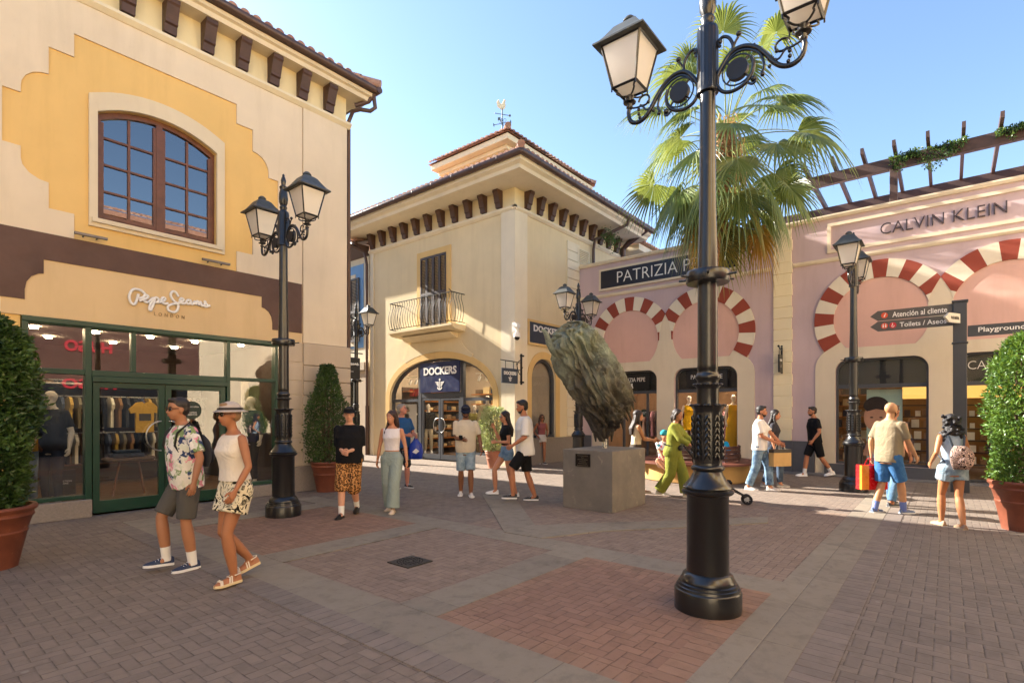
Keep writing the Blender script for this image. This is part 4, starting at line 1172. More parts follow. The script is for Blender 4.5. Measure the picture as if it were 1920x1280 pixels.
b.lathe([(.045, 4.85), (.062, 4.90), (.066, 4.96), (.060, 5.04), (.048, 5.10), (.055, 5.12), (.060, 5.14), (.045, 5.16), (.030, 5.17), (.034, 5.21), (.040, 5.24), (.030, 5.28), (.018, 5.31), (.02, 5.33), (.004, 5.35)], n=40, ribs=lambda a, z: 1 + (.05 * math.cos(a * 9 + z * 40) if z < 5.08 else 0))
b.build('finial', M_CAST, LAMP, smooth=50)
for sg in (-1, 1):
    b = MB()
    q = lambda s_, z, o=0.0: (o, sg * s_, z)
    b.tube(s_curve([q(.08, 4.33), q(.12, 4.40), q(.19, 4.475), q(.28, 4.485), q(.37, 4.44), q(.44, 4.36), q(.50, 4.27), q(.56, 4.215), q(.63, 4.20), q(.69, 4.235), q(.71, 4.31), q(.70, 4.36)]), .019, 8)
    b.tube(s_curve([q(.10, 4.36), q(.20, 4.45), q(.29, 4.455), q(.38, 4.40), q(.42, 4.33), q(.43, 4.26), q(.41, 4.22)]), .011, 6)
    b.tube(s_curve([q(.085, 4.36), q(.08, 4.26), q(.12, 4.19), q(.20, 4.165), q(.29, 4.19), q(.34, 4.25), q(.355, 4.32), q(.34, 4.38)]), .015, 7)
    for (s_, z, r_) in ((.355, 4.20, .024), (.42, 4.21, .018), (.245, 4.60, .022), (.47, 4.25, .014), (.10, 4.60, .018)): b.ball(q(s_, z), r_, 10, 7)
    b.tube(s_curve([q(.31, 4.19), q(.345, 4.165), q(.37, 4.18), q(.36, 4.21)]), .010, 6)
    # upper small scroll
    b.tube(s_curve([q(.19, 4.47), q(.20, 4.53), q(.17, 4.60), q(.12, 4.63), q(.085, 4.60), q(.10, 4.56)]), .013, 7)
    b.tube(s_curve([q(.19, 4.48), q(.215, 4.54), q(.245, 4.585)]), .010, 6)
    # scroll near the lantern
    b.tube(s_curve([q(.50, 4.28), q(.54, 4.285), q(.58, 4.33), q(.63, 4.335), q(.69, 4.35)]), .009, 6)
    b.tube(s_curve([q(.56 + .05 * math.cos(a), 4.375 + .045 * math.sin(a)) for a in [i * .62 for i in range(10)]], 2), .009, 6)
    for k in range(6): b.ball(q(.36 + k * .03, 4.465 - .03 * k - .012 * k * .5), .012, 6, 5)
    for (s_, z) in ((.49, 4.30), (.61, 4.27), (.61, 4.31), (.60, 4.235), (.52, 4.345)): b.ball(q(s_, z), .016, 6, 5)
    for a_ in (0, 90, 180, 270):
        b.tube([q(.235 + .065 * math.cos(R(a_ + 45)), 4.32 + .065 * math.sin(R(a_ + 45))), q(.235 + .115 * math.cos(R(a_ + 45)), 4.32 + .115 * math.sin(R(a_ + 45)))], .009, 5)
    b.tube([q(.235 + .118 * math.cos(i * PI / 9), 4.32 + .118 * math.sin(i * PI / 9)) for i in range(19)], .007, 5)
    ar = b.build('arm', M_CAST, LAMP, smooth=60)
    b = MB(); b.tube([q(.235, 4.32, -.022), q(.235, 4.32, .022)], .082, 24); b.build('medallion', simple('medallion_black', '#15161c', .5, .05, 3, 0), ar, smooth=40)
    b = MB()
    b.lathe([(.018, 4.34), (.03, 4.355), (.03, 4.365), (.018, 4.37), (.022, 4.39), (.055, 4.40), (.058, 4.408), (.03, 4.415), (.034, 4.435), (.042, 4.45), (.032, 4.465), (.02, 4.47)], (0, sg * .70, 0), 18)
    hb, ht, zb, zt = .112, .185, 4.525, 4.90
    for (x, y) in ((1, 1), (1, -1), (-1, 1), (-1, -1)):
        b.tube(s_curve([(x * .015, sg * .70 + y * .015, 4.46), (x * .05, sg * .70 + y * .05, 4.455), (x * .085, sg * .70 + y * .085, 4.475), (x * .08, sg * .70 + y * .08, 4.50), (x * (hb - .005), sg * .70 + y * (hb - .005), 4.52)], 3), .0085, 6)
        b.tube([(x * hb, sg * .70 + y * hb, zb), (x * ht, sg * .70 + y * ht, zt)], .012, 4)
        b.tube([(x * (hb + .005), sg * .70 + y * (hb + .005), zb), (x * (hb + .005), sg * .70 + y * (hb + .005), zb - .035)], .007, 5)
    for z, h_, r_ in ((zb, hb, .014), (zt, ht, .016)):
        for (x0, y0, x1, y1) in ((1, 1, 1, -1), (1, -1, -1, -1), (-1, -1, -1, 1), (-1, 1, 1, 1)):
            b.tube([(x0 * h_, sg * .70 + y0 * h_, z), (x1 * h_, sg * .70 + y1 * h_, z)], r_, 4)
    LN = b.build('lantern', M_CAST, LAMP, smooth=40)
    b = MB()
    def sq(h_, z): return [(x * h_, sg * .70 + y * h_, z) for x, y in ((-1, -1), (1, -1), (1, 1), (-1, 1))]
    hb2, ht2 = hb - .004, ht - .004
    vs = sq(hb2, zb) + sq(ht2, zt); b.add(vs, [(0, 1, 5, 4), (1, 2, 6, 5), (2, 3, 7, 6), (3, 0, 4, 7), (3, 2, 1, 0)])
    b.build('glass_panel', G_LANT, LN)
    b = MB()
    rs = [sq(.245, 4.895), sq(.245, 4.91), sq(.20, 4.945), sq(.165, 4.99), sq(.105, 5.08), sq(.075, 5.105)]
    b.loft(rs)
    b.lathe([(.05, 5.10), (.05, 5.13), (.062, 5.135), (.058, 5.15), (.035, 5.175), (.01, 5.185)], (0, sg * .70, 0), 16)
    b.build('lantern_roof', M_LROOF, LN, smooth=35)
for (x, y, lab, rz) in ((4.18, 8.05, 'black double street lamp standing in front of the left shop beside the walking couple', 0),
                    (13.0, 1.50, 'black double street lamp in the sun right of the quoined pilaster, behind the bald man', 90),
                    (13.0, 8.18, 'black double street lamp partly hidden behind the bronze sculpture', 90),
                    (10.6, 15.5, 'black double street lamp up the side street beyond the left building corner', 0)):
    c = copy_tree(LAMP); c.location = (x, y, 0); c.rotation_euler = (0, 0, R(rz)); c['label'] = lab
LAMP['label'] = 'nearest and largest black double street lamp on red brick paving in front of the palm'
# ================================================================== SCULPTURE ON ITS PLINTH
PL = thing('stone_plinth', 'grey stone block plinth with a small dark plaque, carrying the bronze sculpture', 'plinth', (8.2, 4.62, 0))
def _gran():
    g = NG('plinth_stone')
    c = g.mix(g.mrange(g.noise(2.2, 5, .65), .3, .7, 0, 1), srgb('#6d675f'), srgb('#857d71'))
    c = g.mix(g.mrange(g.noise(220, 2), .55, .7, 0, .5), c, srgb('#57514a'))
    c = g.mix(g.mrange(g.noise(5, 4, .7, dist=.6), .6, .7, 0, .35), c, srgb('#b5aa96'))
    return g.fin(c, .75, g.bump(g.noise(160, 3), .25, .003))
b = MB(); b.box(-.6, .6, -.475, .475, 0, .995); b.build('block', _gran(), PL, bevel=.012)
b = MB(); b.box(-.62, -.60, -.07, .21, .72, .93); pq = b.build('plaque', simple('plaque_dark', '#1f1b18', .35, .1, 9, .05, metal=.5), PL, bevel=.004)
b = MB()
for i, w_ in enumerate((.2, .05, .19, .12, .17, .21)):
    b.text('THE HORSE OF THE SQUARE'[:max(3, int(w_ * 90))] if False else 'IIIIIIIIIIIIIIIIIIIIII'[:int(w_ * 90)], lambda a, b_, c: (-.62 - c, -a, b_), -.07, .90 - i * .032, .0005, .001, w=w_, h=.010, weight=-.01)
b.build('engraving', simple('engraving', '#9b8f7c', .5, .05, 9, 0), pq)
SC_ = thing('sculpture', 'tall green bronze sculpture like a leaning draped horse head on the grey plinth', 'sculpture', (8.2, 4.62, .99))
RV = Vector((SN, -CS, 0)); FV = Vector((CS, SN, 0))
prof = [(1.12, 1.50, 1.60), (1.2, 1.45, 1.66), (1.37, 1.37, 1.78), (1.55, 1.30, 1.87), (1.69, 1.20, 1.95), (1.85, 1.09, 2.03), (1.92, 1.03, 2.04), (2.1, .90, 1.98), (2.28, .79, 1.89), (2.45, .72, 1.80), (2.6, .695, 1.70), (2.83, .69, 1.55), (3.0, .76, 1.42), (3.1, .85, 1.30), (3.155, .95, 1.20), (3.18, 1.05, 1.12)]
Yc = 9.2; kx = Yc / 9.05; X0 = 1.615
b = MB(); rings = []; NZ, NA = 200, 170
def pint(z):
    for i in range(len(prof) - 1):
        if prof[i][0] <= z <= prof[i + 1][0]:
            t = (z - prof[i][0]) / (prof[i + 1][0] - prof[i][0]); t2 = t
            return [prof[i][k] + (prof[i + 1][k] - prof[i][k]) * t2 for k in (1, 2)]
    return prof[-1][1:]
for j in range(NZ + 1):
    z = 1.12 + (3.18 - 1.12) * j / NZ
    l, r_ = pint(z); cx_ = (l + r_) / 2; wx_ = (r_ - l) / 2
    dp = min(.36, wx_ * .8 + .03)
    ring = []
    for i in range(NA):
        a = 2 * PI * i / NA
        x = cx_ + wx_ * math.cos(a); y = dp * math.sin(a)
        # folds run along the leaning axis
        ax = Vector((-.42, 0, .9)).normalized()
        p = Vector((x, y, z)); al = p.dot(ax); q = p - ax * al
        n1 = mnoise.noise(Vector((q.x * 9, q.y * 9, al * 1.6)))
        n2 = mnoise.noise(Vector((q.x * 24 + 5, q.y * 24, al * 4)))
        n3 = mnoise.noise(Vector((x * 4 + 9, y * 4, z * 3)))
        n4 = 1 - abs(mnoise.noise(Vector((q.x * 15 + n3, q.y * 15, al * 2.4 + 3)))) * 2
        edge = .35 + .65 * abs(math.sin(a))
        n5 = abs(mnoise.noise(Vector((q.x * 6 + 11, q.y * 6, al * 1.1))))
        amp = (.08 * n1 + .075 * n2 + .07 * n3 + .10 * (n4 - .3) - .16 * max(0, .13 - n5) * 4) * (1 if z < 3.0 else .6)
        fr = 1 + (amp / max(wx_, .12)) * edge * (1.2 if z > 1.3 else .5)
        ring.append((x, y, z, fr, cx_))
    rings.append([(RV * ((q[4] + (q[0] - q[4]) * q[3]) * kx - X0) + FV * (q[1] * q[3]) + Vector((0, 0, 1.6 + (q[2] - 1.6) * kx - .99))) for q in ring])
b.loft([[tuple(p) for p in r_] for r_ in rings])
def SP(X, z, y=0): return tuple(RV * (X * kx - X0) + FV * y + Vector((0, 0, 1.6 + (z - 1.6) * kx - .99)))
b.tube([SP(.80, 2.62, -.1), SP(.70, 2.68, -.12), SP(.62, 2.80, -.12), SP(.58, 2.93, -.12), SP(.54, 3.0, -.12), SP(.49, 3.02, -.12)], [.09, .08, .06, .045, .035, .012], 10)
for k in range(16):   # ragged strands on the right and lower edge
    z = 2.75 - k * .08; l, r_ = pint(z)
    b.tube([SP(r_ - .10, z + .12, -.05), SP(r_ + .0, z, -.04 + .02 * (k % 3)), SP(r_ + .06 + .03 * math.sin(k * 2), z - .16 - .07 * (k % 2), 0)], [.05, .045, .006], 7)
for k in range(12):
    z = 1.9 - k * .055; l, r_ = pint(z)
    b.tube([SP(l + .12, z + .05, -.12), SP(l + .03, z + .02, -.1), SP(l - .02, z - .07, -.08)], [.05, .035, .008], 7)
for k in range(7):
    b.tube([SP(1.36 + .06 * k, 1.6, -.1 + .03 * (k % 3)), SP(1.40 + .05 * k, 1.35, -.08), SP(1.43 + .045 * k, 1.12 + .05 * (k % 3), -.02)], [.06, .05, .012], 7)
def _bronze():
    g = NG('bronze_patina')
    x, y, z = g.sep(g.coord())
    zz = g.mrange(z, .2, 1.7, 0, 1)
    n = g.noise(3.5, 6, .7)
    m = g.m('ADD', g.m('MULTIPLY', zz, .75), g.m('MULTIPLY', g.m('SUBTRACT', n, .5), 1.3), clamp=True)
    c = g.ramp(m, [(.1, '#403a33'), (.42, '#68624f'), (.62, '#80816c'), (.92, '#a2a98c')])
    c = g.mix(g.mrange(g.noise(40, 4, .7), .5, .7, 0, .5), c, srgb('#352c22'))
    return g.fin(c, .6, g.bump(g.noise(48, 6, .75), 1.0, .02), metal=.2)
b.build('bronze_form', _bronze(), SC_, smooth=70)
b = MB(); b.lathe([(.045, 0), (.045, .35)], (0, 0, 0), 16); b.build('steel_pole', M_STEEL, SC_, smooth=40)

# ================================================================== POTS WITH CLIPPED SHRUBS
def _terra(name, c1, c2):
    g = NG(name)
    x, y, z = g.sep(g.coord())
    c = g.mix(g.mrange(g.noise(4, 5, .6), .35, .65, 0, 1), srgb(c1), srgb(c2))
    c = g.mix(g.mrange(g.noise(14, 4, .7), .62, .75, 0, .4), c, srgb('#b98a70'))
    return g.fin(c, .55, g.bump(g.noise(70, 3), .15, .003), spec=.4)
M_TERR = _terra('terracotta', '#7f4630', '#6b3a28')
M_SOIL = simple('soil', '#2c2018', .95, .2, 20, .4, 60)
M_STEM = simple('bark_brown', '#5a4636', .85, .2, 10, .4, 40)
L_FIC = leafmat('ficus_leaf', '#22371a', '#395326', '#4c672d', .42, .18)
L_FIC2 = leafmat('ficus_leaf_light', '#355521', '#50702a', '#6a8a38', .42, .22)
L_PALE = leafmat('variegated_leaf', '#8c9060', '#c9c8a0', '#6f7a48', .5, .3)
L_IVY = leafmat('ivy_leaf', '#2c4a26', '#47663a', None, .4, .25)

def leaves(mb, n, fn, size, rnd, up=.25):
    for _ in range(n):
        p, nrm = fn(rnd)
        d = Vector((rnd.gauss(0, 1), rnd.gauss(0, 1), rnd.gauss(0, 1) + up)).normalized()
        d = (d + nrm * rnd.uniform(.2, 1.4)).normalized()
        s_ = d.cross(Vector((rnd.gauss(0, 1), rnd.gauss(0, 1), rnd.gauss(0, 1)))).normalized()
        nn = s_.cross(d)
        L = size * rnd.uniform(.7, 1.3); w_ = L * rnd.uniform(.2, .28)
        p = Vector(p)
        mb.add([p, p + d * L * .45 + s_ * w_ - nn * L * .05, p + d * L - nn * L * .14, p + d * L * .45 - s_ * w_ - nn * L * .05, p + d * L * .5 + nn * L * .05],
               [(0, 4, 1), (1, 4, 2), (2, 4, 3), (3, 4, 0)])
def column_shrub(root, z0, z1, rad, n, size, mt, seed, prof=None):
    rnd = random.Random(seed)
    def fn(r):
        t = r.random() ** .95
        pr = prof(t) if prof else (math.sin(PI * min(1, .22 + t * .85)) ** .55)
        z = z0 + (z1 - z0) * t
        a = r.random() * 2 * PI
        nz = mnoise.noise(Vector((math.cos(a) * 1.6 + seed, math.sin(a) * 1.6, z * 2.6)))
        R_ = rad * pr * (1 + .32 * nz)
        q = R_ * (r.random() ** .36)
        if r.random() < .04: q = R_ * r.uniform(1.0, 1.15)
        return (q * math.cos(a), q * math.sin(a), z), Vector((math.cos(a), math.sin(a), .3))
    b = MB(); leaves(b, n, fn, size, rnd)
    b.build('foliage', mt, root)
    b = MB()
    for k in range(7):
        a = k * .9
        b.tube([(.03 * math.cos(a), .03 * math.sin(a), z0 - .12), (rad * .3 * math.cos(a), rad * .3 * math.sin(a), (z0 + z1) / 2), (rad * .25 * math.cos(a + .5), rad * .25 * math.sin(a + .5), z1 - .2)], [.022, .014, .006], 6)
    b.build('stem', M_STEM, root, smooth=50)
def pot(name, label, loc, rt, h, base=.62, mt=None):
    t = thing(name, label, 'plant pot', loc)
    b = MB()
    b.lathe([(rt * base, 0), (rt * base, .01), (rt * .80, h * .55), (rt * .815, h * .56), (rt * .82, h * .585), (rt * .805, h * .60), (rt * .90, h * .80), (rt * .93, h * .815), (rt * .95, h * .84), (rt * .93, h * .865), (rt * .94, h * .90), (rt * 1.0, h * .93), (rt * 1.02, h * .965), (rt * .99, h), (rt * .90, h), (rt * .88, h * .93), (rt * .87, h * .90)], n=56, cap=True)
    b.build('bowl', mt or M_TERR, t, smooth=40)
    b = MB(); b.lathe([(rt * .86, h * .905), (.01, h * .915)], n=24, cap=False); b.build('soil', M_SOIL, t)
    return t
P1 = pot('plant_pot', 'large terracotta pot at the left edge holding a tall dark green shrub', (-.20, 0, 0), .40, .64)
def camloc(px, Y): 
    X = (px - 960) / 997 * Y
    return (X * SN + Y * CS, -X * CS + Y * SN, 0)
P1.location = camloc(-26, 5.5)
S1 = thing('potted_shrub', 'tall dense dark green shrub in the terracotta pot at the left edge', 'shrub', P1.location)
column_shrub(S1, .60, 2.62, .335, 15000, .07, L_FIC, 3, lambda t: (.80 + .35 * math.sin(PI * min(1, t * 1.05))) * (1 if t < .85 else max(.05, 1 - ((t - .85) / .15) ** 2) ** .5))
P2 = pot('plant_pot', 'terracotta pot against the rusticated stone pier of the yellow building', camloc(614, 11.0), .34, .62)
S2 = thing('potted_shrub', 'conical green shrub in the terracotta pot against the stone pier', 'shrub', P2.location)
column_shrub(S2, .58, 2.60, .44, 8500, .055, L_FIC, 5, lambda t: (.62 + .5 * math.sin(PI * min(1, .1 + t * .9))) * (1 if t < .3 else 1 - .62 * ((t - .3) / .7) ** 1.3))
P3 = pot('plant_pot', 'brown terracotta pot at the right edge with a bright green clipped shrub', camloc(1922, 7.3), .39, .68)
S3 = thing('potted_shrub', 'bright sunlit green column shrub in the pot at the right edge', 'shrub', P3.location)
column_shrub(S3, .64, 2.68, .36, 9500, .065, L_FIC2, 8, lambda t: (.9 + .22 * math.sin(PI * min(1, t))) * (1 if t < .8 else max(.04, 1 - ((t - .8) / .2) ** 2) ** .5))
P4 = pot('plant_pot', 'small pale terracotta pot on the pavement by the corner shop arch', camloc(926, 15.6), .27, .52, mt=_terra('terracotta_pale', '#b0765a', '#9a6048'))
S4 = thing('potted_shrub', 'pale cream green bushy shrub in the small pot by the corner shop arch', 'shrub', P4.location)
column_shrub(S4, .50, 1.78, .42, 3800, .07, L_PALE, 11, lambda t: .45 + .65 * math.sin(PI * min(1, .1 + t * .85)))
# ivy on the pergola beam
for (v0, v1, n_, lab) in ((-.35, 1.1, 1100, 'dark ivy trailing over the middle of the pergola beam'), (-2.1, -.85, 1000, 'dark ivy trailing from the pergola beam at the right edge of the picture')):
    IV = thing('ivy', lab, 'ivy', (16.2, (v0 + v1) / 2, 7.9), world=True)
    rnd = random.Random(int(v0 * 10) + 90)
    def fn(r):
        v = r.uniform(v0, v1)
        drop = max(0, mnoise.noise(Vector((v * 3.1, 7.3, 0)))) * .9 + .12
        z = 7.98 - r.random() ** 1.5 * drop - .04
        return (16.12 + r.uniform(-.12, .12), v, z), Vector((-1, 0, -.2))
    b = MB(); leaves(b, n_, fn, .075, rnd, 0); b.build('foliage', L_IVY, IV)
    b = MB(); b.tube([(16.12 + .03 * math.sin(i * 1.7), v0 + (v1 - v0) * i / 14, 7.93 - .05 * (i % 2)) for i in range(15)], .012, 5); b.build('stem', M_STEM, IV, smooth=50)
IV = thing('ivy', 'small clump of dark ivy on the gutter bend of the corner building', 'ivy', (17.2, 9.6, 8.0), world=True)
rnd = random.Random(4); b = MB()
leaves(b, 260, lambda r: ((17.3 + r.gauss(0, .28), 9.5 + r.gauss(0, .12), 7.95 + r.gauss(0, .18)), Vector((0, -1, 0))), .09, rnd, 0); b.build('foliage', L_IVY, IV)

# ================================================================== FAN PALM
PALM = thing('palm_tree', 'tall fan palm rising from the round bench behind the nearest street lamp', 'palm tree', (12.93, 4.47, 0))
tp = [(0, 0, .3), (.0, .0, 2), (.03, -.03, 4), (.10, -.12, 5.6), (.2, -.24, 7.0), (.28, -.34, 8.4)]
def _trunk():
    g = NG('palm_bark')
    x, y, z = g.sep(g.coord())
    c = g.mix(g.noise(9, 5, .7, vec=g.comb(g.m('MULTIPLY', x, 1.5), g.m('MULTIPLY', y, 1.5), g.m('MULTIPLY', z, 3.0))), srgb('#6b4c36'), srgb('#a5815c'))
    h = g.m('SINE', g.m('MULTIPLY', z, 70.0))
    return g.fin(c, .9, g.bump(g.m('ADD', h, g.noise(30, 4)), .6, .015))
b = MB(); pts = s_curve(tp, 8)
b.tube(pts, [.20 - .07 * min(1, i / 10) + (.09 if i > 30 else 0) * min(1, (i - 30) / 4) for i in range(len(pts))], 16)
b.build('trunk', _trunk(), PALM, smooth=50)
b = MB(); rnd = random.Random(12)
for k in range(230):   # old leaf bases
    z = rnd.uniform(5.9, 8.3); a = rnd.uniform(0, 2 * PI); t = (z - 5.6) / 2.2
    cx_, cy_ = .12 + .12 * t, -.16 - .12 * t
    r0 = .15
    b.tube([(cx_ + r0 * math.cos(a), cy_ + r0 * math.sin(a), z), (cx_ + (r0 + .09) * math.cos(a), cy_ + (r0 + .09) * math.sin(a), z + .09), (cx_ + (r0 + .13) * math.cos(a), cy_ + (r0 + .13) * math.sin(a), z + .20)], [.045, .032, .006], 5, flat=.5)
b.build('leaf_bases', simple('leaf_base', '#8c6744', .9, .3, 12, .3, 40), PALM)
b = MB()
for k in range(90):   # dry flower stalks and fibres
    a = rnd.uniform(0, 2 * PI); z = rnd.uniform(7.3, 8.7); r0 = .16; L = rnd.uniform(.5, 1.3)
    x0, y0 = .22 + r0 * math.cos(a), -.26 + r0 * math.sin(a)
    ox, oy = math.cos(a), math.sin(a)
    b.tube([(x0, y0, z), (x0 + ox * L * .22, y0 + oy * L * .22, z - .05), (x0 + ox * L * .33 + rnd.gauss(0, .05), y0 + oy * L * .33 + rnd.gauss(0, .05), z - L * .6), (x0 + ox * L * .34 + rnd.gauss(0, .08), y0 + oy * L * .34, z - L)], [.014, .02, .016, .004], 5, flat=.4)
b.build('dry_stalks', simple('dry_stalk', '#c9a878', .9, .25, 12, .2, 40), PALM)

def fan_leaf(mb, base, az, el, pet, L, rnd, slot, droop):
    d0 = Vector((math.cos(az) * math.cos(el), math.sin(az) * math.cos(el), math.sin(el)))
    p = Vector(base); pts = [p.copy()]; d = d0.copy()
    n = 7
    for i in range(n):
        d = (d + Vector((0, 0, -droop * .085))).normalized()
        p = p + d * (pet / n); pts.append(p.copy())
    mb.tube(pts, [.020, .017, .015, .013, .012, .011, .010, .009], 5, slot=3)
    hub = p
    d = (d + Vector((0, 0, -droop * .28))).normalized()
    s_ = d.cross(Vector((0, 0, 1))); s_ = s_.normalized() if s_.length > .05 else Vector((math.sin(az), -math.cos(az), 0))
    roll = rnd.uniform(-.5, .5); nn = s_.cross(d)
    s2 = (s_ * math.cos(roll) + nn * math.sin(roll)); nn = s2.cross(d)
    N = 30; spread = R(rnd.uniform(105, 122))
    gk = rnd.uniform(.35, .75)
    for i in range(N):
        a = -spread + 2 * spread * (i + .5) / N + rnd.uniform(-.02, .02)
        dr = d * math.cos(a) + s2 * math.sin(a)
        Ls = L * (1 - .30 * (abs(a) / spread) ** 1.6) * rnd.uniform(.92, 1.05)
        sd = nn.cross(dr).normalized()
        w_ = Ls * spread / N * 1.02
        vs = []
        g_ = gk * rnd.uniform(.8, 1.3)
        prev = None
        for j, t in enumerate((.03, .22, .42, .58, .72, .86, 1.0)):
            wd = w_ * (t / .45) if t < .45 else w_ * max(.04, (1 - (t - .45) / .57)) * .85
            dz = -g_ * Ls * max(0, t - .30) ** 2.0 * 1.5
            q = hub + dr * Ls * t * (1 - .10 * max(0, t - .4)) + Vector((0, 0, dz)) + nn * (-.12 * Ls * t * (1 - math.cos(a)) * .5)
            fold = nn * (wd * .45)
            vs += [q + sd * wd * .5 - fold * .5, q + fold * .5, q - sd * wd * .5 - fold * .5]
        fs = []
        for j in range(6):
            o = j * 3
            fs += [(o, o + 1, o + 4, o + 3), (o + 1, o + 2, o + 5, o + 4)]
        mb.add(vs, fs, None, slot)
    for i in range(3):   # hanging threads
        q = hub + d * L * rnd.uniform(.3, .8) + s2 * rnd.uniform(-.4, .4) * L
        mb.add([q, q + Vector((.006, 0, 0)), q + Vector((.01, .01, -.5)), q + Vector((0, .01, -.5))], [(0, 1, 2, 3)], None, 3)
def palmleafmat(name, a, b_, tr=.35):
    g = NG(name); geo = g.n('NewGeometry')
    c = g.mix(geo.outputs['Random Per Island'], srgb(a), srgb(b_))
    g.fin(c, .36, None, spec=.6)
    ts = g.n('BsdfTranslucent'); g.put(ts.inputs[0], g.mix(.5, c, (.5, .55, .08, 1)))
    mx = g.n('MixShader'); mx.inputs[0].default_value = tr
    g.t.links.new(g.b.outputs[0], mx.inputs[1]); g.t.links.new(ts.outputs[0], mx.inputs[2]); g.t.links.new(mx.outputs[0], g.out.inputs[0])
    return g.mat
PMS = [palmleafmat('palm_leaf', '#5a6e3e', '#7d8a50', .26), palmleafmat('palm_leaf_old', '#7f7f48', '#a39658', .25), palmleafmat('palm_leaf_orange', '#b98438', '#cf9c48', .3), simple('palm_stalk', '#8a9650', .5, .15, 8, 0)]
b = MB(); rnd = random.Random(21); top = Vector((.28, -.34, 8.45))
GA = 2.39996
for k in range(54):
    t = k / 53
    el = R(78 - 132 * t ** .80 + rnd.uniform(-7, 7))
    az = k * GA + rnd.uniform(-.25, .25)
    slot = 0
    if t > .87: slot = 1 if rnd.random() < .4 else 0
    if t > .95: slot = 2 if rnd.random() < .4 else 1
    base = top + Vector((.14 * math.cos(az), .14 * math.sin(az), .35 - 1.55 * t))
    fan_leaf(b, base, az, el, rnd.uniform(1.15, 1.9) * (1 - .15 * t), rnd.uniform(1.0, 1.26) * (.88 if t < .12 else 1), rnd, slot, .7 + .6 * t)
b.build('crown', PMS, PALM)

# ================================================================== ROUND BENCH
BN = thing('round_bench', 'round wooden bench with slatted backs on an ochre base around the palm', 'bench', (13.08, 4.85, 0))
M_BENCH = simple('bench_wood', '#6b3a2a', .5, .2, 6, .3, 30)
b = MB(); b.lathe([(1.24, 0), (1.27, .02), (1.24, .40), (1.2, .41)], n=72, cap=False); b.build('base', stucco('ochre_base', '#b9925a'), BN, smooth=40)
b = MB()
for k in range(4):
    r0 = 1.04 + k * .105
    b.lathe([(r0, .42), (r0 + .097, .42), (r0 + .097, .465), (r0, .465), (r0, .42)], n=80, cap=False)
b.build('seat', M_BENCH, BN, smooth=30)
b = MB(); b.lathe([(.50, .42), (.50, .465), (1.02, .465), (1.02, .42)], n=64, cap=False); b.build('inner_seat', M_BENCH, BN, smooth=30)
for (a0, a1) in ((160, 205), (235, 290)):
    b = MB()
    for k in range(4):
        z0 = .50 + k * .088
        pa = [(1.02 * math.cos(R(a0 + (a1 - a0) * i / 8)), 1.02 * math.sin(R(a0 + (a1 - a0) * i / 8))) for i in range(9)]
        for i in range(8):
            (x0, y0), (x1, y1) = pa[i], pa[i + 1]
            nx, ny = x0 / 1.02 * .03, y0 / 1.02 * .03; mx_, my_ = x1 / 1.02 * .03, y1 / 1.02 * .03
            b.hexa([(x0, y0, z0), (x1, y1, z0), (x1 + mx_, y1 + my_, z0), (x0 + nx, y0 + ny, z0)], [(x0, y0, z0 + .07), (x1, y1, z0 + .07), (x1 + mx_, y1 + my_, z0 + .07), (x0 + nx, y0 + ny, z0 + .07)])
    for i in (1, 7):
        x0, y0 = pa[i]; b.tube([(x0 * .985, y0 * .985, .45), (x0 * .985, y0 * .985, .85)], .02, 6)
    b.build('backrest', simple('slat_dark', '#4e322a', .5, .2, 6, .3, 30), BN)
b = MB(); b.lathe([(.49, .0), (.49, .6), (.43, .6), (.43, .5), (.01, .52)], n=40, cap=False); b.build('planter_ring', simple('planter_ring', '#8a7d6c', .8, .1, 5, .2), BN, smooth=30)

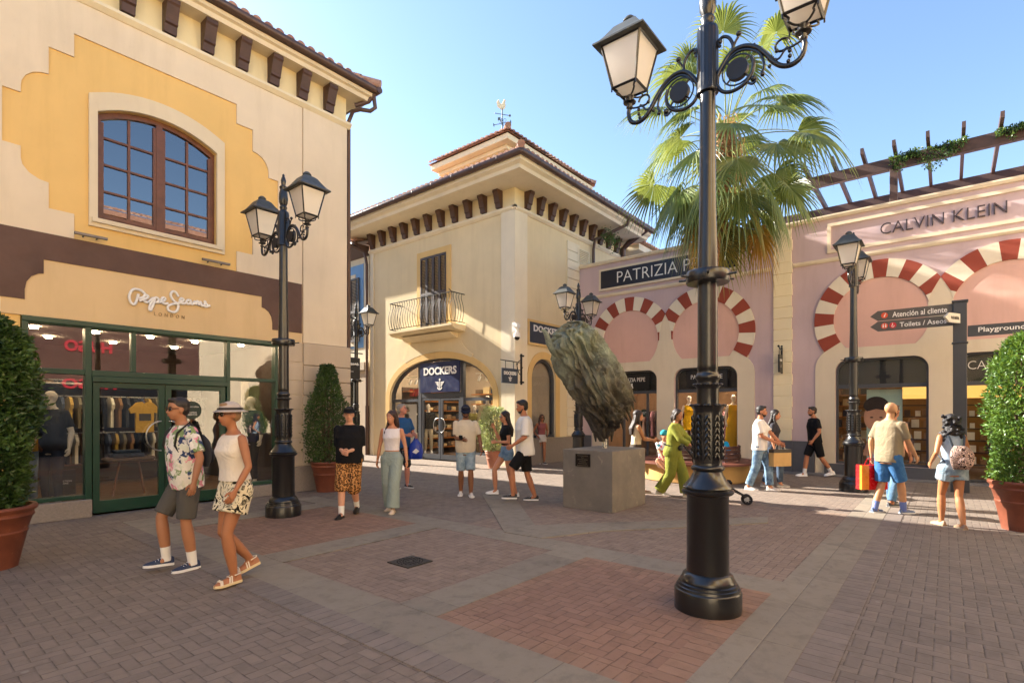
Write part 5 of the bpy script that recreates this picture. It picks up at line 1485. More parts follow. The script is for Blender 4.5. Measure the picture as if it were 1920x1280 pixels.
# ================================================================== SIGNPOST
SPT = thing('signpost', 'dark grey post carrying four pointed direction boards beside the right hand shops', 'signpost', (14.2, -.20, 0))
M_SP = simple('post_grey', '#3b3c3f', .4, .08, 3, .03)
def rot(a): return Matrix.Rotation(R(a), 3, 'Z')
b = MB(); b.box(-.11, .11, -.11, .11, 0, 3.86); b.box(-.13, .13, -.13, .13, 3.86, 3.90); b.box(-.13, .13, -.13, .13, 3.02, 3.05); b.box(-.15, .15, -.15, .15, 0, .35)
b.build('post', M_SP, SPT, bevel=.01)
def finger(z, y0, y1, tip, words, mt, h=.21, ang=0, icons=(), tw=None):
    Tq = lambda a, b_, c: tuple(rot(ang) @ Vector((-.05 - c, -a, z + b_)))
    b = MB()
    if tip: b.plate(Tq, [(y0 + .14, -h / 2), (y1, -h / 2), (y1, h / 2), (y0 + .14, h / 2), (y0, 0)], (), -.02, .02)
    else: b.plate(Tq, rect(y0, y1, -h / 2, h / 2), (), -.02, .02)
    bd = b.build('direction_board', mt, SPT, recalc=True)
    for (s_, a, w_, hh) in words:
        b = MB(); b.text(s_, Tq, a, 0, .021, .025, w=w_, h=hh, weight=.012); b.build('lettering', M_WHITE if not tw else tw, bd)
    for (a, colr) in icons:
        b = MB(); b.tube([Tq(a, 0, .021), Tq(a, 0, .026)], .062, 20); b.slot = 1
        if colr == 'i': b.plate(Tq, [(a - .015, -.035), (a + .005, -.035), (a + .02, .015), (a, .015)], (), .0265, .029); b.plate(Tq, arcp(a + .018, .033, .010, 0, 330, 8), (), .0265, .029)
        elif colr == 't':
            for q in (-.022, .022): b.plate(Tq, rect(a + q - .012, a + q + .012, -.035, .018), (), .0265, .029); b.plate(Tq, arcp(a + q, .032, .010, 0, 330, 8), (), .0265, .029)
        else:
            b.plate(Tq, arcp(a, -.014, .026, 110, 400, 14) + list(reversed(arcp(a, -.014, .017, 110, 400, 14))), (), .0265, .029); b.plate(Tq, rect(a - .012, a - .003, -.01, .03), (), .0267, .029); b.plate(Tq, arcp(a - .006, .038, .008, 0, 330, 8), (), .0265, .029)
        b.build('pictogram', [simple('sign_orange', '#d9542c', .5, .03, 3, 0) if colr != 'w' else simple('sign_red', '#c8202c', .5, .03, 3, 0), M_WHITE], bd, recalc=True)
M_BRD = simple('board_brown', '#55504a', .5, .05, 3, 0)
finger(3.74, -1.52, -.08, True, [('Atención al cliente', -.66, .92, .115)], M_BRD, .215, 0, [(-1.26, 'i')])
finger(3.51, -1.52, -.10, True, [('Toilets / Aseos', -.60, .78, .10)], M_BRD, .215, 0, [(-1.26, 't'), (-1.11, 'w')])
finger(3.26, .12, 1.30, False, [('Playground', .62, .68, .125)], M_SP, .22)
finger(3.52, -.62, -.12, True, [('PLAZA MAYOR', -.30, .26, .06)], simple('board_pale', '#c9c4ba', .5, .03, 3, 0), .19, 62, (), simple('letter_dark', '#3b3632', .5, .05, 3, 0))
# black hanging sign of the left shop, round the corner
HP = thing('hanging_sign', 'black hanging sign with white script on a bracket at the left building corner', 'hanging sign', (6.9, 10.9, 2.7), world=True)
THs = lambda a, b_, c: (a, 11.0 - c, b_)
b = MB(); b.plate(THs, rect(6.95, 7.62, 2.43, 2.94), (), -.03, .03); b.build('panel', M_BLACKP, HP, recalc=True, bevel=.02)
b = MB(); script(b, THs, PJ, 7.0, 2.70, .56, .010, .033); b.text('LONDON', THs, 7.29, 2.60, .031, .036, w=.26, h=.03, weight=.01, track=1.6); b.build('lettering', M_WHITE, HP)
b = MB(); b.tube([THs(6.86, 3.05, 0), THs(7.7, 3.05, 0)], .014, 6); b.tube([THs(7.05, 3.05, 0), THs(7.05, 2.93, 0)], .008, 5); b.tube([THs(7.5, 3.05, 0), THs(7.5, 2.93, 0)], .008, 5); b.build('bracket', M_IRON, HP, smooth=50)
# ================================================================== PEOPLE
def remesh_mesh(mb, name, voxel, smooth_it=2, cuts=()):
    me = mb.mesh(name, [])
    ob = bpy.data.objects.new(name, me); COL.objects.link(ob)
    md = ob.modifiers.new('r', 'REMESH'); md.mode = 'VOXEL'; md.voxel_size = voxel; md.use_smooth_shade = True
    bpy.context.view_layer.update()
    dg = bpy.context.evaluated_depsgraph_get()
    m2 = bpy.data.meshes.new_from_object(ob.evaluated_get(dg))
    bpy.data.objects.remove(ob); bpy.data.meshes.remove(me)
    bm = bmesh.new(); bm.from_mesh(m2)
    for _ in range(smooth_it):
        bmesh.ops.smooth_vert(bm, verts=bm.verts, factor=.5, use_axis_x=True, use_axis_y=True, use_axis_z=True)
    for (co, no) in cuts:
        bmesh.ops.bisect_plane(bm, geom=bm.verts[:] + bm.edges[:] + bm.faces[:], plane_co=co, plane_no=no, clear_outer=True)
    bm.to_mesh(m2); bm.free()
    m2.polygons.foreach_set('use_smooth', [True] * len(m2.polygons))
    return m2
def put_mesh(me, name, mt, parent):
    me.name = name; me.materials.clear()
    for m_ in (mt if isinstance(mt, (list, tuple)) else [mt]): me.materials.append(m_)
    ob = bpy.data.objects.new(name, me); COL.objects.link(ob); ob.parent = parent
    return ob
def ik(a, c, l1, l2, pole):
    a, c = Vector(a), Vector(c); d = c - a; L = d.length
    if L > (l1 + l2) * .998: c = a + d * ((l1 + l2) * .998 / L); d = c - a; L = d.length
    dn = d / L
    x = (l1 * l1 - l2 * l2 + L * L) / (2 * L); h = math.sqrt(max(1e-8, l1 * l1 - x * x))
    p = Vector(pole); p = p - dn * p.dot(dn)
    p = p.normalized() if p.length > 1e-5 else Vector((1, 0, 0))
    return a + dn * x + p * h, c
def taper(mb, a, c, r0, r1, n=14, k=5, bulge=0.0, ends=True):
    a, c = Vector(a), Vector(c)
    pts = [a + (c - a) * i / k for i in range(k + 1)]
    rs = [r0 + (r1 - r0) * i / k + bulge * math.sin(PI * (i / k) ** .75) for i in range(k + 1)]
    mb.tube(pts, rs, n)
    if ends: mb.ball(a, r0, 14, 9); mb.ball(c, r1, 14, 9)
def cloth(name, col, kind='plain', col2='#ffffff', rough=.85):
    key = 'c_' + name
    if key in _mc: return _mc[key]
    g = NG(name); co = g.coord(); c = srgb(col)
    if kind == 'plain':
        cc = g.mix(g.mrange(g.noise(5, 4), .3, .7, 0, 1), tuple(v * .93 for v in c[:3]) + (1,), c)
    elif kind == 'denim':
        cc = g.mix(g.mrange(g.noise(7, 4, .7), .35, .7, 0, 1), c, srgb(col2))
        cc = g.mix(g.mrange(g.noise(160, 2), .4, .7, 0, .3), cc, (.02, .03, .05, 1))
    elif kind == 'floral':
        v = g.n('TexVoronoi'); v.inputs['Scale'].default_value = 19; g.put(v.inputs['Vector'], g.mix(.12, co, g.n('TexNoise').outputs['Color']))
        s_ = g.sep(v.outputs['Color'])
        cc = g.ramp(s_[0], [(0, '#dcd8cf'), (.25, '#cfd0c0'), (.38, '#7f9464'), (.5, '#2f3f66'), (.6, '#e9e4dc'), (.72, '#d98a9c'), (.82, '#8a9a74'), (.92, '#3d4a6a')], 'CONSTANT')
        cc = g.mix(g.mrange(g.noise(24, 3), .55, .62, 0, .8), cc, srgb('#e6e0d6'))
    elif kind == 'abstract':
        n = g.noise(9, 2, .4, dist=2.0)
        cc = g.ramp(n, [(0, '#1b1916'), (.40, '#1b1916'), (.44, '#ddd0b0'), (.56, '#e2d8bd'), (.60, '#9f957c'), (.64, '#1b1916'), (.70, '#dccfae')], 'LINEAR')
    elif kind == 'leopard':
        v = g.n('TexVoronoi'); v.inputs['Scale'].default_value = 38; g.put(v.inputs['Vector'], co)
        cc = g.ramp(v.outputs['Distance'], [(0, '#a8713c'), (.25, '#a8713c'), (.32, '#221710'), (.52, '#221710'), (.58, '#c08a52')], 'LINEAR')
    elif kind == 'camo':
        cc = g.ramp(g.noise(11, 2, .4), [(0, '#23262a'), (.45, '#3d4246'), (.5, '#15171a'), (.58, '#6a6f70')], 'CONSTANT')
    elif kind == 'dots':
        v = g.n('TexVoronoi'); v.inputs['Scale'].default_value = 26; g.put(v.inputs['Vector'], co)
        s_ = g.sep(v.outputs['Color'])
        cc = g.ramp(s_[0], [(0, '#efe9e2'), (.45, '#efe9e2'), (.5, '#c4405a'), (.62, '#3f8a8c'), (.72, '#efe9e2'), (.86, '#2f4a78'), (.92, '#d98a5a')], 'CONSTANT')
    elif kind == 'zebra':
        n = g.noise(7, 1, .3, dist=3.0)
        cc = g.ramp(g.m('FRACT', g.m('MULTIPLY', n, 9.0)), [(0, '#2a1c1c'), (.48, '#2a1c1c'), (.52, '#d8b8a8')], 'LINEAR')
    h = g.m('ADD', g.m('MULTIPLY', g.noise(6, 3, .6, dist=1.2), 1.0), g.m('MULTIPLY', g.noise(240, 2), .04))
    _mc[key] = g.fin(cc, rough, g.bump(h, .55, .035), spec=.2)
    return _mc[key]
def skin(col):
    key = 's_' + col
    if key in _mc: return _mc[key]
    g = NG('skin'); c = srgb(col)
    cc = g.mix(g.mrange(g.noise(9, 4), .3, .7, 0, 1), tuple(v * .88 for v in c[:3]) + (1,), c)
    g.b.inputs['Subsurface Weight'].default_value = .12; g.b.inputs['Subsurface Radius'].default_value = (.02, .008, .004)
    _mc[key] = g.fin(cc, .5, g.bump(g.noise(120, 3), .15, .002), spec=.4)
    return _mc[key]
def hairmat(col):
    key = 'h_' + col
    if key in _mc: return _mc[key]
    g = NG('hair'); c = srgb(col); x, y, z = g.sep(g.coord())
    n = g.noise(60, 3, .6, vec=g.comb(g.m('MULTIPLY', x, 3.0), g.m('MULTIPLY', y, 3.0), g.m('MULTIPLY', z, .5)))
    cc = g.mix(n, tuple(v * .5 for v in c[:3]) + (1,), tuple(min(1, v * 1.6) for v in c[:3]) + (1,))
    _mc[key] = g.fin(cc, .45, g.bump(n, .8, .008), spec=.5)
    return _mc[key]

SK1, SK2, SK3, SK4 = '#c98d6c', '#b87a58', '#a36a4a', '#d8a184'

def person(label, px, py, yaw, H=1.75, sex='m', sk=SK1, lf=(.12, .09, .0), rf=(-.12, -.09, .0), lh=None, rh=None, lean=3, hy=0, hp=0, twist=0,
           shirt=None, sleeve=.55, hem=.86, ease=.018, legs=None, leglen=.42, legease=.03, flare=0, skirt=False, hair='#2a1d16', hstyle='short', beard=None,
           shoe=('#e8e6e2', '#ffffff'), sock=None, cap=None, glasses=False, pelvis=None, fat=1.0, group=None, loc=None, sleeveless=False, extra=None, name='person', sit=False, crop=None, mann=False):
    X_, Y_ = gnd(px, py) if loc is None else loc[:2]
    Z_ = 0 if loc is None or len(loc) < 3 else loc[2]
    k = H / 1.78
    t = thing(name, label, 'mannequin' if mann else 'person', (X_, Y_, Z_), group, rz=0)
    t.rotation_euler = (0, 0, R(yaw)); t.scale = (k, k, k)
    fem = sex == 'f'
    lf, rf = Vector(lf), Vector(rf); pel = .958 if pelvis is None else pelvis
    l1, l2 = .43, .43
    for f_ in (lf, rf):
        ank = f_ + Vector((0, 0, .075))
        if pelvis is None:
            dx = ank.x; mz = math.sqrt(max(.1, (l1 + l2 - .006) ** 2 - dx * dx)) + ank.z
            pel = min(pel, mz + .03)
    M = Matrix.Rotation(R(lean), 3, 'Y')
    def B(x, y, z):   # torso space: z relative to a standing body with pelvis at .93
        v = M @ Vector((x, y, z - .93)); return Vector((v.x, v.y, v.z + pel))
    TW_ = Matrix.Rotation(R(twist), 3, 'Z')
    def BT(x, y, z):
        w_ = max(0, min(1, (z - .95) / .35)); v = Matrix.Rotation(R(twist * w_), 3, 'Z') @ Vector((x, y, 0)); return B(v.x, v.y, z)
    f = fat
    if fem:
        RG = [(.78, .15, .11, -.005), (.86, .172, .122, -.01), (.93, .168, .118, -.008), (1.02, .135, .095, 0), (1.10, .122, .088, 0), (1.20, .135, .095, .005), (1.28, .150, .112, .018), (1.36, .155, .095, .004), (1.42, .145, .075, -.005), (1.455, .09, .06, -.01), (1.49, .05, .05, -.008)]
        shy, shz = .165, 1.405
    else:
        RG = [(.78, .15, .11, 0), (.86, .165, .122, 0), (.95, .160 * f, .112 * f, .005), (1.05, .155 * f, .108 * f, .008), (1.15, .162 * f, .110 * f, .006), (1.27, .18, .118, .006), (1.36, .176, .112, 0), (1.42, .150, .088, -.008), (1.46, .105, .066, -.012), (1.50, .058, .056, -.01)]
        shy, shz = .185, 1.40
    def ring(z, hy_, hx_, ox, e=0.0, n=20):
        return [BT(ox + (hx_ + e) * math.copysign(abs(math.cos(a)) ** .85, math.cos(a)), (hy_ + e) * math.copysign(abs(math.sin(a)) ** .85, math.sin(a)), z) for a in [2 * PI * i / n for i in range(n)]]
    def rint(z):
        for i in range(len(RG) - 1):
            if RG[i][0] <= z <= RG[i + 1][0]:
                q = (z - RG[i][0]) / (RG[i + 1][0] - RG[i][0]); return [RG[i][j] + (RG[i + 1][j] - RG[i][j]) * q for j in (1, 2, 3)]
        return list(RG[0][1:] if z < RG[0][0] else RG[-1][1:])
    sh = [BT(-.005, shy, shz), BT(-.005, -shy, shz)]
    hipw = .085
    hips = [B(0, hipw, .90), B(0, -hipw, .90)]
    feet = [lf, rf]
    anks = [v + Vector((0, 0, .075)) for v in feet]
    knees = []
    for i in (0, 1):
        kn, an = ik(hips[i], anks[i], l1, l2, (1, .05 if i == 0 else -.05, .15)); knees.append(kn); anks[i] = an
    ua, fa = .285, .255
    hands_t = [lh, rh]; el = []; wr = []
    for i in (0, 1):
        s_ = 1 if i == 0 else -1
        tg = Vector(hands_t[i]) if hands_t[i] is not None else Vector((.06, s_ * (.27 if not fem else .24), .88))
        tg.z += pel - .93
        pole = (-.9, s_ * .5, -.35)
        e_, w_ = ik(sh[i], tg, ua, fa, pole); el.append(e_); wr.append(w_)
    # --- body
    b = MB()
    b.loft([ring(z, a * .97, c_ * .97, o) for z, a, c_, o in RG])
    at, aw_, ac = (.085, .052, .036) if not fem else (.088, .052, .033)
    ar = 1.0 if not fem else .84
    for i in (0, 1):
        taper(b, hips[i], knees[i], at, aw_, bulge=.004)
        taper(b, knees[i], anks[i], aw_ * .98, ac, bulge=.013)
        taper(b, sh[i], el[i], .050 * ar, .039 * ar, bulge=.004); taper(b, el[i], wr[i], .039 * ar, .026 * ar, bulge=.005)
        b.ball(sh[i], (.050 * ar, .050 * ar, .050 * ar), 14, 9)
    nk0, nk1 = BT(-.012, 0, 1.44), BT(.012, 0, 1.57)
    taper(b, nk0, nk1, .058 if not fem else .048, .054 if not fem else .044)
    HM = Matrix.Rotation(R(hy + twist), 3, 'Z') @ Matrix.Rotation(R(hp + lean * .4), 3, 'Y')
    hc = BT(.022, 0, 1.635)
    def Hd(x, y, z): return hc + HM @ Vector((x, y, z))
    b.ball(Hd(-.008, 0, .028), (.098, .078, .094), 20, 14, HM)
    b.ball(Hd(.022, 0, -.035), (.066, .058, .078), 16, 12, HM)
    b.ball(Hd(.045, 0, -.082), (.034, .034, .026), 12, 8, HM)
    if not mann:
        b.tube([Hd(.080, 0, .012), Hd(.094, 0, -.008), Hd(.106, 0, -.026)], [.008, .010, .014], 8); b.ball(Hd(.098, 0, -.029), (.014, .018, .010), 8, 6, HM)
        for s_ in (-1, 1): b.ball(Hd(-.004, s_ * .078, -.010), (.020, .008, .032), 10, 7, HM)
        b.ball(Hd(.082, 0, -.058), (.012, .024, .010), 10, 6, HM)
        for s_ in (-1, 1): b.ball(Hd(.062, s_ * .034, .020), (.02, .022, .009), 8, 6, HM)
    for i in (0, 1):
        d_ = (wr[i] - el[i]).normalized()
        s_ = 1 if i == 0 else -1
        inward = Vector((0, -s_, 0)); inward = (inward - d_ * inward.dot(d_)).normalized(); ax = d_.cross(inward)
        HMt = Matrix((d_, ax, inward)).transposed()
        pc = wr[i] + d_ * .045
        b.ball(pc, (.052, .040, .018), 14, 9, HMt)
    if not any(sock is not None for _ in (0,)) or True:
        for i in (0, 1): taper(b, anks[i], anks[i] + Vector((.05, 0, -.035)), ac, .03)
    me = remesh_mesh(b, 'body', .0115, 2)
    # fingers, rooted in the palms, added to the same mesh
    fb = MB()
    for i in (0, 1):
        d_ = (wr[i] - el[i]).normalized(); s_ = 1 if i == 0 else -1
        inward = Vector((0, -s_, 0)); inward = (inward - d_ * inward.dot(d_)).normalized(); ax = d_.cross(inward)
        for q, (off, Lf) in enumerate(((-.027, .068), (-.009, .078), (.010, .074), (.028, .058))):
            o = wr[i] + d_ * .070 + ax * off
            p1 = o + d_ * Lf * .42 + inward * .008; p2 = p1 + (d_ * .8 + inward * .6).normalized() * Lf * .34; p3 = p2 + (d_ * .35 + inward * .93).normalized() * Lf * .28
            fb.tube([o, p1, p2, p3], [.0098, .0092, .0085, .006], 7)
        fwd_ = -ax if (-ax).x > ax.x else ax
        o = wr[i] + d_ * .03 + fwd_ * .028
        fb.tube([o, o + fwd_ * .022 + d_ * .025 + inward * .008, o + fwd_ * .026 + d_ * .055 + inward * .014], [.012, .0105, .007], 7)
    bm = bmesh.new(); bm.from_mesh(me); tmp = fb.mesh('f', []); bm.from_mesh(tmp); bm.to_mesh(me); bm.free(); bpy.data.meshes.remove(tmp)
    me.polygons.foreach_set('use_smooth', [True] * len(me.polygons))
    skm = simple('mannequin_skin', '#d8cfc2', .5, .03, 3, 0) if mann else skin(sk)
    put_mesh(me, 'body', skm, t)
    # --- face
    if not mann:
        b = MB()
        for s_ in (-1, 1):
            b.slot = 0; b.ball(Hd(.078, s_ * .031, .006), (.008, .0135, .006), 8, 6, HM)
            b.slot = 1; b.ball(Hd(.083, s_ * .031, .006), (.0048, .0058, .0055), 8, 6, HM)
            b.tube([Hd(.080, s_ * .016, .028), Hd(.086, s_ * .032, .034), Hd(.076, s_ * .050, .028)], [.003, .0045, .003], 5)
        b.slot = 2; b.ball(Hd(.0895, 0, -.058), (.006, .023, .0065), 10, 6, HM)
        b.build('face', [simple('eye_white', '#d9d2c8', .3, .02, 3, 0), simple('eye_dark', '#1d1410', .4, .02, 3, 0), simple('lip', '#a0584c', .5, .05, 3, 0)], t, smooth=60)
    if glasses:
        b = MB()
        for s_ in (-1, 1):
            b.ball(Hd(.092, s_ * .034, .008), (.006, .031, .022), 12, 8, HM); b.tube([Hd(.088, s_ * .062, .014), Hd(.02, s_ * .082, .012)], .0028, 5)
        b.tube([Hd(.098, -.01, .012), Hd(.098, .01, .012)], .003, 5)
        b.build('sunglasses', simple('lens_dark', '#14151a', .12, .02, 3, 0, spec=.8), t, smooth=60)
    # --- hair
    if hstyle != 'bald' and not mann:
        b = MB()
        if hstyle == 'short':
            b.ball(Hd(-.020, 0, .046), (.098, .0835, .088), 20, 14, HM); b.ball(Hd(-.045, 0, .0), (.066, .079, .075), 16, 12, HM); b.ball(Hd(.045, 0, .098), (.045, .058, .026), 12, 8, HM)
        else:
            b.ball(Hd(-.020, 0, .042), (.103, .090, .092), 20, 14, HM); b.ball(Hd(-.052, 0, -.02), (.066, .086, .10), 16, 12, HM)
            for s_ in (-1, 1): b.tube([Hd(.03, s_ * .07, .06), Hd(-.005, s_ * .088, 0), Hd(-.02, s_ * .088, -.09)], [.02, .024, .024], 8)
            if hstyle == 'long':
                for s_ in (-1, 0, 1): b.tube([Hd(-.05, s_ * .05, 0), Hd(-.075, s_ * .06, -.12), BT(-.115, s_ * .07, 1.36), BT(-.115, s_ * .06, 1.22)], [.05, .045, .04, .018], 9)
                b.tube([Hd(-.02, -.08, -.05), Hd(-.01, -.09, -.13), BT(.06, -.10, 1.36), BT(.10, -.095, 1.24)], [.03, .03, .028, .012], 8)
            if hstyle == 'curly':
                rr_ = random.Random(3)
                for _ in range(90):
                    a = rr_.uniform(0, 2 * PI); zz = rr_.uniform(-.30, .10)
                    rad_ = .10 + .03 * rr_.random() + (.03 if zz < -.1 else 0)
                    if math.cos(a) > .25 and zz < .06: continue
                    b.ball(Hd(-.03 + rad_ * .9 * math.cos(a), rad_ * math.sin(a), zz), .026, 8, 6)
                b.ball(Hd(-.05, 0, -.13), (.08, .11, .17), 16, 10, HM)
            if hstyle == 'bun':
                b.tube([Hd(-.09, 0, 0), Hd(-.13, 0, -.05), Hd(-.13, 0, -.14)], [.04, .035, .01], 9)
        hm = remesh_mesh(b, 'hair', .009, 1)
        put_mesh(hm, 'hair', hairmat(hair), t)
    if beard:
        b = MB(); b.ball(Hd(.036, 0, -.074), (.050, .050, .042), 14, 9, HM); b.ball(Hd(.078, 0, -.047), (.014, .030, .006), 10, 6, HM)
        for s_ in (-1, 1): b.tube([Hd(.0, s_ * .072, -.03), Hd(.03, s_ * .056, -.075)], [.008, .014], 6)
        put_mesh(remesh_mesh(b, 'beard', .007, 1), 'beard', hairmat(beard), t)
    if cap:
        kind, cc = cap
        b = MB()
        vs = []; fs = []; n = 20
        R0 = (.108, .092, .088) if kind != 'scarf' else (.118, .104, .105)
        ringsn = 7
        for j in range(ringsn + 1):
            th = (PI / 2 if kind != 'scarf' else PI * .6) * j / ringsn
            for i in range(n):
                a = 2 * PI * i / n
                vs.append(Hd(-.012 + R0[0] * math.sin(th) * math.cos(a), R0[1] * math.sin(th) * math.sin(a), .048 + R0[2] * math.cos(th)))
        for j in range(ringsn):
            for i in range(n):
                q = (i + 1) % n; fs.append((j * n + i, (j + 1) * n + i, (j + 1) * n + q, j * n + q))
        b.add(vs, fs)
        if kind in ('cap', 'hat', 'visor'):
            vs = []; br = .075 if kind == 'cap' else .055
            for j in range(3):
                for i in range(11):
                    a = -R(62) + 2 * R(62) * i / 10 if kind == 'cap' else 2 * PI * i / 10
                    rr_ = 1 + (br / .1) * j / 2 * (math.cos(a) ** .5 if kind == 'cap' and math.cos(a) > 0 else 1)
                    vs.append(Hd(-.012 + R0[0] * rr_ * math.cos(a), R0[1] * (rr_ if kind != 'cap' else 1 + .1 * j) * math.sin(a), .048 - .010 * j))
            fs = [(j * 11 + i, j * 11 + i + 1, (j + 1) * 11 + i + 1, (j + 1) * 11 + i) for j in range(2) for i in range(10)]
            b.add(vs, fs)
        if kind == 'hat': b.slot = 1; b.tube([Hd(-.012 + (R0[0] + .002) * math.cos(a), (R0[1] + .002) * math.sin(a), .062) for a in [2 * PI * i / 20 for i in range(21)]], .012, 6)
        ob = b.build('cap' if kind != 'scarf' else 'headscarf', cc if isinstance(cc, list) else [cc, simple('hat_band', '#3a332e', .7, .05, 3, 0)], t, smooth=50)
        sd = ob.modifiers.new('thick', 'SOLIDIFY'); sd.thickness = .006
    # --- shirt
    if shirt is not None:
        b = MB(); zt = 1.475 if not sleeveless else 1.44
        zs_ = [hem - .03] + [hem + (zt - hem) * i / 12 for i in range(13)]
        rgs = []
        for z in zs_:
            a_, c_, o_ = rint(z); e_ = ease * (1 if z < 1.3 else .75 if z < 1.42 else .35)
            if z < 1.02 and not fem and not sit: a_ = max(a_, .150); c_ = max(c_, .108)
            rgs.append(ring(z, a_, c_, o_, e_))
        b.loft(rgs)
        for i in (0, 1):
            if sleeveless:
                b.ball(sh[i] + Vector((0, (-.035 if i == 0 else .035), -.005)), (.045, .04, .05), 12, 8); continue
            b.ball(sh[i], .058 * (ar if fem else 1) + ease * .25, 14, 9)
            L = sleeve
            if L <= 1:
                e_ = sh[i].lerp(el[i], L); taper(b, sh[i], e_, .057 * ar + ease * .25, .053 * ar + ease * .6, ends=False)
            else:
                taper(b, sh[i], el[i], .060 * ar + ease * .3, .050 * ar + ease * .5, ends=False); b.ball(el[i], .050 * ar + ease * .5, 12, 8)
                e_ = el[i].lerp(wr[i], L - 1); taper(b, el[i], e_, .050 * ar + ease * .5, .040 * ar + ease * .5, ends=False)
        lo = B(0, 0, hem); no = -(M @ Vector((0, 0, 1)))
        put_mesh(remesh_mesh(b, 'shirt', .0105, 3, cuts=[(lo, no)]), 'shirt', shirt, t)
    if legs is not None:
        b = MB()
        top = 1.0 if not fem else 1.04
        b.loft([ring(z, *rint(z), .012) for z in [.80, .84, .88, .92, .96, top]])
        cuts = []
        if skirt:
            rg = []
            for q in range(7):
                z = .95 - (.95 - leglen) * q / 6
                a_, c_, o_ = rint(max(z, .80)); fl = flare * q / 6
                rg.append([Vector((p.x, p.y, p.z)) for p in ring(z, max(a_, .16), max(c_, .12), o_, .014 + fl)])
            b.loft(rg)
        else:
            for i in (0, 1):
                b.ball(hips[i], at + legease * .8, 14, 9)
                if leglen <= 1:
                    e_ = hips[i].lerp(knees[i], leglen); taper(b, hips[i], e_, at + legease * .7, at + (aw_ - at) * leglen + legease + flare, ends=False)
                else:
                    taper(b, hips[i], knees[i], at + legease * .7, aw_ + legease, ends=False); b.ball(knees[i], aw_ + legease, 12, 8)
                    e_ = knees[i].lerp(anks[i], leglen - 1); taper(b, knees[i], e_, aw_ + legease, aw_ + (ac - aw_) * (leglen - 1) + legease + flare, ends=False)
        cuts = [(B(0, 0, top), (M @ Vector((0, 0, 1))))]
        put_mesh(remesh_mesh(b, 'skirt' if skirt else ('shorts' if leglen <= 1.2 else 'trousers'), .0105, 2, cuts=cuts), 'skirt' if skirt else ('shorts' if leglen <= 1.2 else 'trousers'), legs, t)
    # --- shoes
    if shoe:
        up, so = shoe
        for i in (0, 1):
            b = MB(); s_ = 1 if i == 0 else -1
            fwd = Vector((1, .12 * s_, 0)).normalized(); lift = feet[i].z
            pitch = 0 if lift < .03 else min(1.0, lift * 3.0) * (1 if feet[i].x < 0 else -.25)
            FM = Matrix.Rotation(math.atan2(fwd.y, fwd.x), 3, 'Z') @ Matrix.Rotation(pitch, 3, 'Y')
            o = anks[i] - FM @ Vector((0, 0, .075))
            def F(x, y, z): return o + FM @ Vector((x, y, z))
            outl = [(-.065, .028), (-.055, .035), (0, .036), (.06, .040), (.12, .048), (.165, .042), (.195, .022), (.205, .0)]
            hts = [.075, .085, .088, .075, .058, .048, .035, .025]
            rg = []
            for (x, w_), h_ in zip(outl, hts):
                w_ = max(w_, .006); rg.append([F(x, w_ * math.cos(a) * (1 if math.sin(a) < .3 else .8), .018 + (h_ - .018) * max(0, math.sin(a)) if math.sin(a) > 0 else .012) for a in [2 * PI * q / 14 for q in range(14)]])
            b.slot = 0; b.loft(rg)
            vs = [F(x, w_ + .004, z) for z in (0, .024) for x, w_ in outl] + [F(x, -w_ - .004, z) for z in (0, .024) for x, w_ in outl]
            n = len(outl); fs = []
            for q in range(n - 1): fs += [(q, q + 1, n + q + 1, n + q), (2 * n + q, 3 * n + q, 3 * n + q + 1, 2 * n + q + 1), (q, 2 * n + q, 2 * n + q + 1, q + 1), (n + q, n + q + 1, 3 * n + q + 1, 3 * n + q)]
            fs += [(0, n, 3 * n, 2 * n), (n - 1, 3 * n - 1, 4 * n - 1, 2 * n - 1)]
            b.slot = 1; b.add(vs, fs)
            if up == 'sandal':
                for x_, y0, y1 in ((.13, -.05, .05), (.145, -.05, .05), (.05, -.045, .04), (.03, -.04, .045)):
                    b.tube([F(x_, y0, .02), F(x_ + .004, y0 * .6, .085 - x_ * .22), F(x_ + .01 * (y1 > 0), y1 * .6, .085 - x_ * .22), F(x_ + .02, y1, .02)], .007, 5, slot=2)
                b.tube([F(-.045, -.03, .09), F(-.062, 0, .09), F(-.045, .03, .09), F(.01, .035, .085), F(.03, 0, .092), F(.01, -.035, .085), F(-.045, -.03, .09)], .006, 5, slot=2)
            if up != 'sandal':
                for q in range(3): b.tube([F(.05 + .025 * q, -.03, .075 - .01 * q), F(.05 + .025 * q, 0, .083 - .012 * q), F(.05 + .025 * q, .03, .075 - .01 * q)], .003, 4)
            mts = [skin(sk) if up == 'sandal' else simple('shoe_' + up, up, .6, .08, 9, .1), simple('sole_' + so, so, .6, .05, 5, 0), simple('strap_pale', '#ded2c0', .5, .05, 5, 0)]
            b.build('shoe' if up != 'sandal' else 'sandal', mts, t, smooth=50)
            if sock:
                b = MB(); taper(b, anks[i] + (knees[i] - anks[i]) * .28, anks[i] + Vector((0, 0, -.03)), ac + .012, ac + .006, ends=False); b.build('sock', simple('sock_' + sock, sock, .9, .04, 8, .1), t, smooth=50)
    info = dict(root=t, sh=sh, el=el, wr=wr, BT=BT, B=B, Hd=Hd, pel=pel, k=k, yaw=yaw, M=M)
    if extra: extra(info)
    return info
def facing(px, dx, dy=0.0):
    """yaw for a person at picture column px walking right (dx>0) / left and away (dy>0) / towards the camera"""
    v = RV * dx + FV * dy
    return math.degrees(math.atan2(v.y, v.x))
def world_hand(info, i):
    v = info['wr'][i] * info['k']; a = R(info['yaw']); r = info['root'].location
    return Vector((r.x + v.x * math.cos(a) - v.y * math.sin(a), r.y + v.x * math.sin(a) + v.y * math.cos(a), r.z + v.z))

